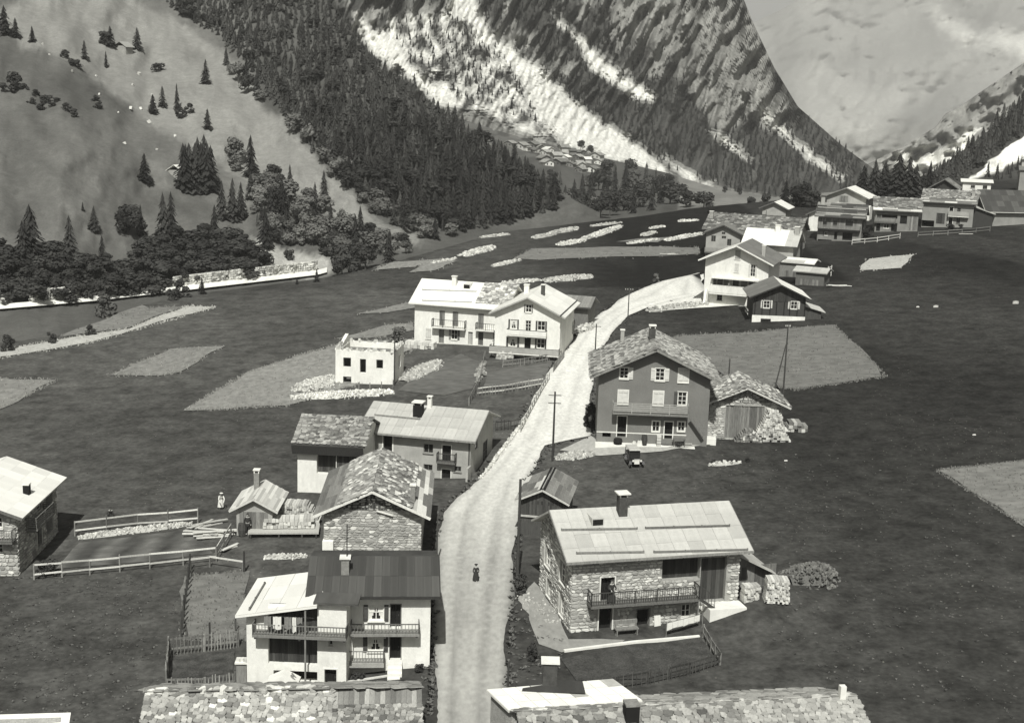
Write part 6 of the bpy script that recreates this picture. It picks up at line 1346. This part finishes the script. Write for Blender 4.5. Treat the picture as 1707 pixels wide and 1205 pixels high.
logs('stacked boards in the dark space under the gabled white house terrace', loc=O.l2w(V3(-2.6,-.9,-.1)), rz=-.2, w=2.2, h=.9, d=.5, size=.25, taper=.2, seed=13)
def platform():
    p = at(470,893); e = thing('lean_to', 'dark lean-to shelter with a board deck under the timber right of the tiny shed', 'shed', p, .1)
    b = MB(); b.box(-2.6,2.9,-.6,1.6,.35,.5); b.build('deck', m_wood3, e)
    for x in (-2.4,-.2,1.6,2.7): b = MB(); b.bar(V3(x,-.5,-1.5), V3(x,-.5,.35), .12); b.build('post', m_wood, e)
    b = MB(); b.box(-2.3,2.6,.5,.6,-1.5,.35); b.build('back_wall', m_dark, e)
platform()
def planks(label, px, py, n, ln, w, rz, mat=m_wood3, seed=1):
    r = random.Random(seed); e = thing('plank_pile', label, 'planks', at(px, py), rz)
    for i in range(n): b = MB(); a = r.uniform(-.35,.35); x = r.uniform(-w,w); y = r.uniform(-w,w)*.7; z = .06+.09*i*.5; d = V3(math.cos(a), math.sin(a), r.uniform(-.04,.04))*(ln/2*r.uniform(.7,1.1)); c = V3(x,y,z+.05); b.bar(c-d, c+d, .2, .07); b.build('plank', mat, e)
    return e
planks('criss crossed pale planks between the left garden and the tiny shed', 352, 893, 9, 3.4, .8, .05, seed=2); planks('crossed beams stacked behind the plank pile by the tiny shed', 345, 878, 6, 2.6, .6, .9, seed=3)
planks('leaning pale plank and stone at the garden corner', 383, 915, 3, 2.2, .2, 1.1, seed=4); planks('white plank lying below the balcony of the white house', 612, 1134, 1, 2.6, .05, .25, seed=5); planks('white beam frame lying in the meadow right of the low sheds', 1398, 478, 4, 4., .4, .02, seed=6)
planks('timber offcuts at the yard edge before the dark stucco house', 1150, 742, 6, 2., .8, .3, seed=7); planks('loose boards lying in the meadow by the far stone heaps', 1120, 425, 5, 3, 1., .3, seed=8); planks('pale beam in the grass below the wide pale house', 1610, 391, 1, 4., .1, .05, seed=9)
# oven, ladder, outhouse by the white house
p = A.l2w(V3(A.hit('f',472,1140,.9)[0], -1.0, -.05)); e = thing('bread_oven', 'small whitewashed stone oven with a snow pale slab roof before the white house', 'oven', p, A.rot)
b = MB(); b.box(-.68,.68,-.5,.6,-.5,1.25); b.build('body', m_plaster, e); b = MB()
for sg in (-1,1): P = [V3(sg*.95,-.75,1.15), V3(0,-.75,1.62), V3(0,.8,1.62), V3(sg*.95,.8,1.15)]; b.hexa([q-V3(0,0,.14) for q in P]+P)
b.build('slab_roof', m_conc, e); b = MB(); b.box(-.16,.16,-.515,-.505,.75,1.1); b.build('oven_door', m_dark, e)
p = A.l2w(V3(A.hit('f',507,1140,.6)[0], -.6, 0)); e = thing('ladder', 'wooden ladder leaning beside the small oven', 'ladder', p, A.rot)
for s_ in (0, .3): b = MB(); b.bar(V3(.55,s_*-1,-.1), V3(-.75,s_*-1,1.5), .07); b.build('side_rail', m_wood2, e)
for i in range(7): c = V3(.55,0,-.1).lerp(V3(-.75,0,1.5), (i+.5)/7); b = MB(); b.bar(c, c-V3(0,.3,0), .04); b.build('rung', m_wood2, e)
p = at(403,1144); e = thing('hutch', 'narrow hutch with stones on its lid at the left corner of the white house', 'hutch', p, .05); b = MB(); b.box(-.32,.3,0,.7,-.2,1.5); b.build('body', m_wood2, e); b = MB(); b.box(-.4,.36,-.1,.75,1.5,1.6); b.build('lid', m_conc, e)
pieces(e, 'stone', [(frame_mx(V3(-.2+.22*i,.1+.1*(i%2),1.6), V3(1,0,0), V3(0,1,0), V3(0,0,1), .3, .3, .22), .3) for i in range(3)], [m_wstone], 5)
# bench, slab and kerb in front of the stone house
p = C.l2w(V3(C.hit('f',1040,1065,.6)[0], -1.0, -.02)); e = thing('bench', 'wooden bench with a back rail before the doors of the long stone house', 'bench', p, C.rot)
b = MB(); b.box(-.8,.8,-.2,.2,.42,.5); b.build('seat', m_wood2, e); b = MB(); b.box(-.8,.8,.2,.26,.7,.95); b.build('backrest', m_wood2, e)
for x in (-.7,.7): b = MB(); b.bar(V3(x,.1,0), V3(x,.23,.95), .08); b.bar(V3(x,-.15,0), V3(x,-.15,.44), .08); b.build('leg', m_wood2, e)
e = thing('kerb', 'pale concrete kerb between the stone house yard and the kitchen garden', 'kerb', at(940,1086)); P = [at(940,1086), at(1060,1071), at(1166,1062)]; b = MB()
for a, q in zip(P, P[1:]): b.bar(a-P[0]+V3(0,0,.02), q-P[0]+V3(0,0,.02), .22, .24)
b.build('kerb_stone', m_conc, e)
wl = thing('washing_line', 'white washing hung along the garden edge of the stone house', 'washing', at(1110,1062)); d = at(1170,1046)-at(1110,1062); b = MB(); b.bar(V3(0,0,-.1), V3(0,0,1.1), .06); b.bar(d-V3(0,0,.1), d+V3(0,0,1.1), .06); b.bar(V3(0,0,1.), d+V3(0,0,1.), .02); b.build('line_posts', m_wood2, wl)
for i in range(6):
    c = d*((i+.6)/6.6); q = d.normalized()*.2; b = MB(); b.hexa([c-q+V3(0,0,.45+.1*(i%3)), c+q+V3(0,0,.5+.05*(i%2)), c+q+V3(0,.02,.5), c-q+V3(0,.02,.5), c-q+V3(0,0,1.), c+q+V3(0,0,1.), c+q+V3(0,.02,1.), c-q+V3(0,.02,1.)]); b.build('cloth', m_cpale, wl)
p = C.l2w(V3(C.hit('f',1095,1055,.2)[0], -.25, 0)); o = link('board', box_mesh(m_wood3, 'board')); o.location = p; o.scale = (.45, .06, .85); o.rotation_euler = (-.2,0,C.rot); tag(o, 'pale board leaning on the wall between door and window of the stone house', 'board')
# things on the stucco house terrace
for px, w, h_, mt, nm, lab in [(1030,.9,.55,m_dark,'tub','dark tub beside the left door of the stucco house'),(1062,1.,.5,m_wstone,'sack','pale sacks on the terrace of the stucco house'),(1074,.6,1.,m_wood,'barrel','barrel standing between left door and window of the stucco house'),(1098,.4,1.1,m_wood3,'crate','pale crate before the middle door of the stucco house'),(1132,1.2,.8,m_wood2,'table','small table by the right window of the stucco house')]:
    p = Lh.l2w(V3(Lh.hit('f',px,735,.6)[0], -.65, .02)); b = MB()
    if nm in ('tub','barrel'): b.tube(V3(0,0,0), V3(0,0,h_*.5), w*.4, w*.5, 10); b.tube(V3(0,0,h_*.5), V3(0,0,h_), w*.5, w*.42, 10)
    elif nm == 'table':
        b.box(-w/2,w/2,-.3,.3,h_-.06,h_)
        for x in (-1,1):
            for y in (-1,1): b.bar(V3(x*w*.42,y*.24,0), V3(x*w*.42,y*.24,h_-.06), .06)
    elif nm == 'crate':
        for i in range(4): b.box(-w/2,w/2,-.25,.25,i*h_/4,i*h_/4+h_/4-.05,.1*i)
    else:
        for x in (-.3,.15,.4): b.tube(V3(x,0,0), V3(x+.05,0,h_*(.8+x*.3)), .24, .14, 8)
    o = b.build(nm, mt); o.location = p; tag(o, lab, nm)
p = at(1172,738); b = MB(); b.box(-1.3,1.2,-.6,.7,-.3,.55); o = b.build('stone_platform', m_conc); o.location = p; o.rotation_euler = (0,0,-.1); tag(o, 'pale stone block platform between the stucco house and the small barn', 'platform')
# ------------------------------------------------------------------ motor car
def car():
    e = thing('parked_car', 'dark old motor car with a pale roof parked on the grass below the stucco house', 'car', at(1060,779), .12); e.scale = (.8,.8,.8)
    def sh(nm, mt, fn, par=e): b = MB(); fn(b); return b.build(nm, mt, par)
    mcar = M('car_paint', .02, .1, 3, .35, spec=.5); mtop = M('car_canvas', .4, .15, 4, .8)
    sh('body', mcar, lambda b: (b.hexa([V3(-.62,.9,.45),V3(.62,.9,.45),V3(.68,3.3,.45),V3(-.68,3.3,.45),V3(-.62,.9,1.15),V3(.62,.9,1.15),V3(.66,3.3,1.2),V3(-.66,3.3,1.2)]), b.hexa([V3(-.36,-.35,.5),V3(.36,-.35,.5),V3(.6,.9,.5),V3(-.6,.9,.5),V3(-.34,-.35,1.02),V3(.34,-.35,1.02),V3(.56,.9,1.14),V3(-.56,.9,1.14)])))
    sh('cabin', mcar, lambda b: [b.bar(V3(x,y,1.15), V3(x*.95,y,1.75), .07) for x in (-.62,.62) for y in (1.0,2.0,3.2)])
    sh('windscreen', m_glass, lambda b: b.hexa([V3(-.58,.96,1.16),V3(.58,.96,1.16),V3(.58,1.0,1.16),V3(-.58,1.0,1.16),V3(-.56,1.02,1.72),V3(.56,1.02,1.72),V3(.56,1.05,1.72),V3(-.56,1.05,1.72)]))
    sh('roof', mtop, lambda b: b.hexa([V3(-.66,.8,1.76),V3(.66,.8,1.76),V3(.66,3.35,1.76),V3(-.66,3.35,1.76),V3(-.58,.88,1.86),V3(.58,.88,1.86),V3(.58,3.25,1.86),V3(-.58,3.25,1.86)]))
    sh('radiator', m_conc, lambda b: (b.box(-.3,.3,-.4,-.352,.5,1.05), b.box(-.34,.34,-.43,-.402,1.0,1.08)))
    for sx in (-1, 1):
        sh('headlight', m_conc, lambda b: b.tube(V3(sx*.45,-.5,.92), V3(sx*.45,-.3,.92), .13, .06, 10))
        sh('fender', mcar, lambda b: [b.bar(V3(sx*.74,y0,z0), V3(sx*.74,y1,z1), .28, .05) for y0,z0,y1,z1 in ((-.55,.5,-.3,.82),(-.3,.82,.2,.84),(.2,.84,.7,.36),(.7,.36,2.0,.36),(2.0,.36,2.4,.82),(2.4,.82,3.0,.8),(3.,.8,3.3,.5))])
        for y in (0., 2.7):
            w = sh('wheel', m_iron, lambda b: b.tube(V3(sx*.66,y,.36), V3(sx*.8,y,.36), .36, .36, 16)); sh('rim', m_conc, lambda b: b.tube(V3(sx*.805,y,.36), V3(sx*.82,y,.36), .2, .18, 12), w)
car()
# ------------------------------------------------------------------ people
def person(label, loc, rz, h=1.68, skirt=False, top=m_cdark, bot=m_cdark, pose='stand', hat=None):
    e = thing('person', label, 'person', loc, rz); s_ = h/1.68
    arm = {'stand': ((.24,.02,1.12),(.25,-.06,.86)), 'lean': ((.27,-.12,1.14),(.12,-.34,1.08)), 'walk': ((.25,.08,1.13),(.24,-.08,.9)), 'work': ((.26,-.2,1.1),(.14,-.4,.8))}[pose]
    st_ = .16 if pose == 'walk' else .0; fwd = .28 if pose == 'work' else 0.
    V = [(0,0,.93),(0,-.01-fwd*.4,1.12),(0,-fwd,1.32),(0,-fwd*1.15,1.44),(0,-.02-fwd*1.3,1.58),(0,-.03-fwd*1.4,1.67)]; Rr = [.14,.125,.15,.055,.095,.07]; E_ = [(0,1),(1,2),(2,3),(3,4),(4,5)]
    for sx in (-1, 1):
        b0 = len(V); sg = sx if pose == 'walk' else 0
        V += [(sx*.17,-fwd,1.37),(sx*arm[0][0],arm[0][1]*(sg or 1)-fwd,arm[0][2]),(sx*arm[1][0],arm[1][1]*(sg or 1)-fwd,arm[1][2]),(sx*arm[1][0]*.98,arm[1][1]*(sg or 1)-fwd-.05,arm[1][2]-.09),
              (sx*.09,0,.86),(sx*.1,-sg*st_*.6-.02,.48),(sx*.1,-sg*st_*1.2+.02,.09),(sx*.11,-sg*st_*1.2-.13,.05)]
        Rr += [.06,.048,.038,.04,.09,.062,.045,.04]; E_ += [(2,b0),(b0,b0+1),(b0+1,b0+2),(b0+2,b0+3),(0,b0+4),(b0+4,b0+5),(b0+5,b0+6),(b0+6,b0+7)]
    def skin(nm, mat, V, E_, Rr, root=0):
        me = bpy.data.meshes.new(nm); me.from_pydata([tuple(k*s_ for k in v) for v in V], E_, []); me.materials.append(mat); o = link(nm, me, e)
        o.modifiers.new('skin', 'SKIN'); sv = me.skin_vertices[0].data
        for i, q in enumerate(Rr): sv[i].radius = (q*s_, q*s_)
        sv[root].use_root = True; sb = o.modifiers.new('sub', 'SUBSURF'); sb.levels = 1; sb.render_levels = 1; return o
    skin('body', m_skin, V, E_, Rr)
    k = 1.18; ids = [0,1,2,6,7,8,14,15,16]; mp = {q: i for i, q in enumerate(ids)}
    skin('jacket', top, [V[i] for i in ids], [(mp[a], mp[b_]) for a, b_ in E_ if a in mp and b_ in mp], [Rr[i]*k for i in ids])
    if skirt:
        b = MB(); n = 14; P = []
        for z, q in ((1.05,.15),(.9,.2),(.6,.25),(.22,.3)): P += [(q*s_*math.cos(6.283*i/n)*(1+.05*math.sin(i*3)), q*s_*.85*math.sin(6.283*i/n)-fwd*.2*z, z*s_) for i in range(n)]
        b.add(P, [(j*n+i, j*n+(i+1)%n, (j+1)*n+(i+1)%n, (j+1)*n+i)[::-1] for j in range(3) for i in range(n)]); b.build('skirt', bot, e, True)
    else:
        ids = [0,10,11,12,18,19,20]; mp = {q: i for i, q in enumerate(ids)}
        skin('trousers', bot, [V[i] for i in ids], [(mp[a], mp[b_]) for a, b_ in E_ if a in mp and b_ in mp], [Rr[i]*1.22 for i in ids])
    c = Vector(V[5])*s_; b = MB(); b.tube(c+V3(0,.02,-.03), c+V3(0,.03,.05), .1*s_, .07*s_, 10)
    if hat: b.tube(c+V3(0,.0,.0), c+V3(0,.0,.02), .17*s_, .16*s_, 12)
    b.build('hat' if hat else 'hair', hat or m_cdark, e)
    b = MB(); f = Vector(V[4])*s_
    for x in (-.035,.035): b.box(f.x+x-.01, f.x+x+.01, f.y-.1*s_, f.y-.085*s_, f.z+.01, f.z+.025)
    b.box(f.x-.012, f.x+.012, f.y-.115*s_, f.y-.09*s_, f.z-.03, f.z+.01); b.box(f.x-.025, f.x+.025, f.y-.1*s_, f.y-.085*s_, f.z-.055, f.z-.045); b.build('face', m_cgrey, e)
person('person in dark clothes and hat walking along the middle of the road', at(793,970), 3.1, 1.35, True, pose='walk', hat=m_cdark)
person('person in dark clothes leaning on the balcony rail of the stone house', C.l2w(V3(C.hit('f',1019,1000,.75)[0], -.72, C.hit('f',1019,1004,.75)[1]*0+C.hit('f',1076,1005,1.)[1])), C.rot, 1.65, True, pose='lean')
person('person in dark suit standing in front of the tiny shed', at(413,893)+V3(0,0,.1), .1, 1.72); person('person in a pale blouse and hat at work in the meadow behind the tiny shed', at(368,848), .4, 1.5, True, m_cpale, m_cpale, 'work', m_cpale)
person('person with dark jacket sitting low in the meadow behind the left garden', at(185,861)-V3(0,0,.6), .2, 1.5, True, m_cdark, m_cdark, 'work'); person('person in a dark jacket on the lower balcony of the tall white house', R.l2w(V3(R.hit('f',1214,487,.8)[0], -.8, R.hit('f',1212,490,1.2)[1])), R.rot, 1.65, True, m_cdark, m_cgrey, 'lean')
p = at(404,893)+V3(0,0,.05); b = MB(); b.tube(V3(0,0,0), V3(0,0,.5), .3, .36, 10); b.tube(V3(0,0,.5), V3(0,0,1.0), .36, .3, 10); o = b.build('barrel', m_wood); o.location = p; tag(o, 'dark barrel beside the person in front of the tiny shed', 'barrel')
# bushes and weeds near the houses
def bush(px, py, hpx, lab, k=1, w=1., dark=True, grp=None):
    p = at(px, py); D = float(np.dot(np.array(p)-CAM, FW)); s_ = hpx*D/FPX; o = link('bush', (BUDM if dark else BUSM)[k % 4]); o.location = p; o.scale = (s_*w, s_*w, s_); o.rotation_euler = (0,0,px); tag(o, lab, 'bush', grp)
for i, (x, y, h_, w, d_, lab) in enumerate([(80,958,36,1.,1,'dark leafy bush at the corner of the left garden by the stairs'),(865,985,30,1.,1,'dark weeds at the road edge left of the stone house'),(985,712,46,.6,1,'tall dark shrub climbing at the left corner of the stucco house'),(1182,380,14,1.2,0,'low shrub near the old gabled house'),
   (1440,396,22,1.2,1,'leafy shrub between the boarded chalet and the arched house'),(668,575,30,1.2,0,'grey leafy shrub at the left end of the long white house'),(1232,993,22,1.,1,'dark shrub at the foot of the pale terrace of the stone house'),(700,1120,16,1.3,1,'weeds at the right corner of the white house by the road'),(600,1133,16,1.6,1,'dark weeds below the steps of the white house'),
   (1092,470,14,1.,0,'small shrub by the road bend'),(890,1100,34,.6,1,'slim dark shrub at the corner of the kitchen garden')]): bush(x, y, h_, lab, i, w, d_)
for i, (x, y, h_) in enumerate([(1585,383,12),(1600,384,10),(1245,770,8),(1190,772,8),(1130,745,10)]): bush(x, y, h_, 'low leafy plant in the grass near a house or slab', i, 1.2, True, 'low plants in the grass')
b = MB()
def weeds():
    r = random.Random(77); V = []; F = []; T = []
    def patch(P, n, s0, s1, t0):
        xs = [p[0] for p in P]; ys = [p[1] for p in P]
        for _ in range(n):
            x, y = r.uniform(min(xs), max(xs)), r.uniform(min(ys), max(ys))
            if not inpoly(x, y, P): continue
            if t0 < .9 and mn.noise(Vector((x*.02, y*.03, 5))) < r.uniform(-.5,.3): continue
            p = at(x, y); s_ = r.uniform(s0, s1)
            for k in range(4):
                a = r.random()*6.28; c, q = math.cos(a)*s_, math.sin(a)*s_; b0 = len(V); V.extend([(p.x,p.y,p.z), (p.x+c,p.y+q,p.z+s_*r.uniform(.1,.5)), (p.x+c*.4-q*.5,p.y+q*.4+c*.5,p.z+s_*.35)]); F.append((b0,b0+1,b0+2)); T.append(t0+r.uniform(-.5,.8))
    patch([(850,800),(1240,755),(1707,700),(1707,1205),(1400,1150),(1240,1030),(1320,960),(1240,880),(900,760)], 2600, .06, .2, -.1); patch([(0,960),(300,960),(310,1060),(270,1150),(230,1205),(0,1205)], 1100, .06, .2, -.1)
    patch([(0,700),(480,690),(520,760),(380,850),(0,760)], 700, .06, .16, .0); patch([(850,1010),(940,1070),(930,1150),(850,1140)], 160, .1, .3, .1); patch([(700,905),(722,900),(724,1200),(706,1150)], 60, .1, .3, .1)
    for P in (list(zip([p[0]-3 for p in RL], [p[1] for p in RL])), list(zip([p[0]+4 for p in RR], [p[1] for p in RR]))):
        for (x0, y0), (x1, y1) in zip(P, P[1:]):
            for i in range(max(3, int(abs(y1-y0)/2))):
                t = r.random(); x, y = x0+(x1-x0)*t+r.gauss(0,3), y0+(y1-y0)*t
                if y > 1195 or y < 470: continue
                p = at(x, y); s_ = r.uniform(.08,.3)
                for k in range(7):
                    a = r.random()*6.28; c, q = math.cos(a)*s_, math.sin(a)*s_; b0 = len(V); V.extend([(p.x,p.y,p.z-.02), (p.x+c,p.y+q,p.z+s_*r.uniform(.3,.9)), (p.x+c*.4-q*.5,p.y+q*.4+c*.5,p.z+s_*.8)]); F.append((b0,b0+1,b0+2)); T.append(r.uniform(-.4,.6))
    me = npmesh('weeds', np.array(V), np.array(F), M('weed_leaves', .078, .3, 1.5, .95), smooth=False, attrs={'tone': ('FACE', np.array(T))}); link('weeds', me, kind='stuff')
weeds()
def crop_plants():
    r = random.Random(5); V = []; F = []; T = []
    for P, mt in FIELDS:
        xs = [p[0] for p in P]; ys = [p[1] for p in P]; k = {m_crop: .15, m_cropp: .9, m_cropd: -.2}[mt]
        n = int((max(xs)-min(xs))*(max(ys)-min(ys))/(14 if max(ys) > 540 else 22))
        for i in range(n):
            e = r.random() < .3
            if e: j = r.randrange(len(P)); t = r.random(); a, b_ = P[j], P[(j+1) % len(P)]; x, y = a[0]+(b_[0]-a[0])*t+r.gauss(0,1.5), a[1]+(b_[1]-a[1])*t+r.gauss(0,1.)
            else: x, y = r.uniform(min(xs), max(xs)), r.uniform(min(ys), max(ys))
            if x < -60 or x > 1760 or (not e and not inpoly(x, y, P)): continue
            p = at(x, y); s_ = r.uniform(.1,.28)*(1+max(0, p.y-120)/150)
            for q in range(3):
                a = r.random()*6.28; c, d = math.cos(a)*s_*.7, math.sin(a)*s_*.7; b0 = len(V); V.extend([(p.x-c*.5,p.y-d*.5,p.z), (p.x+c*.5,p.y+d*.5,p.z), (p.x+c*.6,p.y+d*.2,p.z+s_*r.uniform(.5,1.))]); F.append((b0,b0+1,b0+2)); T.append(k+r.uniform(-.3,.4))
    me = npmesh('crop_plants', np.array(V), np.array(F), M('crop_stems', .21, .2, .5, .95), smooth=False, attrs={'tone': ('FACE', np.array(T))}); link('crop_plants', me, kind='stuff')
crop_plants()
p = [at_z(-60,1192,3.3), at_z(118,1187,3.3), at_z(112,1225,2.5), at_z(-60,1232,2.5)]; e = thing('house', 'edge of a bright metal roof in the lower left corner', 'house', p[3]); q = [v_-p[3] for v_ in p]
b = MB(); b.hexa([q[3]-V3(0,0,.1), q[2]-V3(0,0,.1), q[1]-V3(0,0,.1), q[0]-V3(0,0,.1), q[3], q[2], q[1], q[0]]); b.build('roof', m_zinc, e)
b = MB(); b.hexa([q[3]+V3(0,.1,-4), q[2]+V3(-.4,.1,-4), q[1]+V3(-.4,-.3,-4), q[0]+V3(0,-.3,-4), q[3]+V3(0,.1,-.12), q[2]+V3(-.4,.1,-.12), q[1]+V3(-.4,-.3,-.12), q[0]+V3(0,-.3,-.12)]); b.build('wall', m_mortar, e)
# ------------------------------------------------------------------ valley air
def haze():
    bm = MB(); bm.box(-1500, 5200, -60, 9500, -60, 800); me = bm.mesh('haze', m_dark); m = bpy.data.materials.new('valley_air'); m.use_nodes = True; n = m.node_tree.nodes; n.clear()
    o = n.new('ShaderNodeOutputMaterial'); v = n.new('ShaderNodeVolumePrincipled'); v.inputs['Color'].default_value = (.97,.97,.92,1); v.inputs['Density'].default_value = HAZE_D; v.inputs['Anisotropy'].default_value = .0
    m.node_tree.links.new(v.outputs[0], o.inputs['Volume']); me.materials.clear(); me.materials.append(m); link('haze', me, kind='stuff')
HAZE_D = .00013
haze()
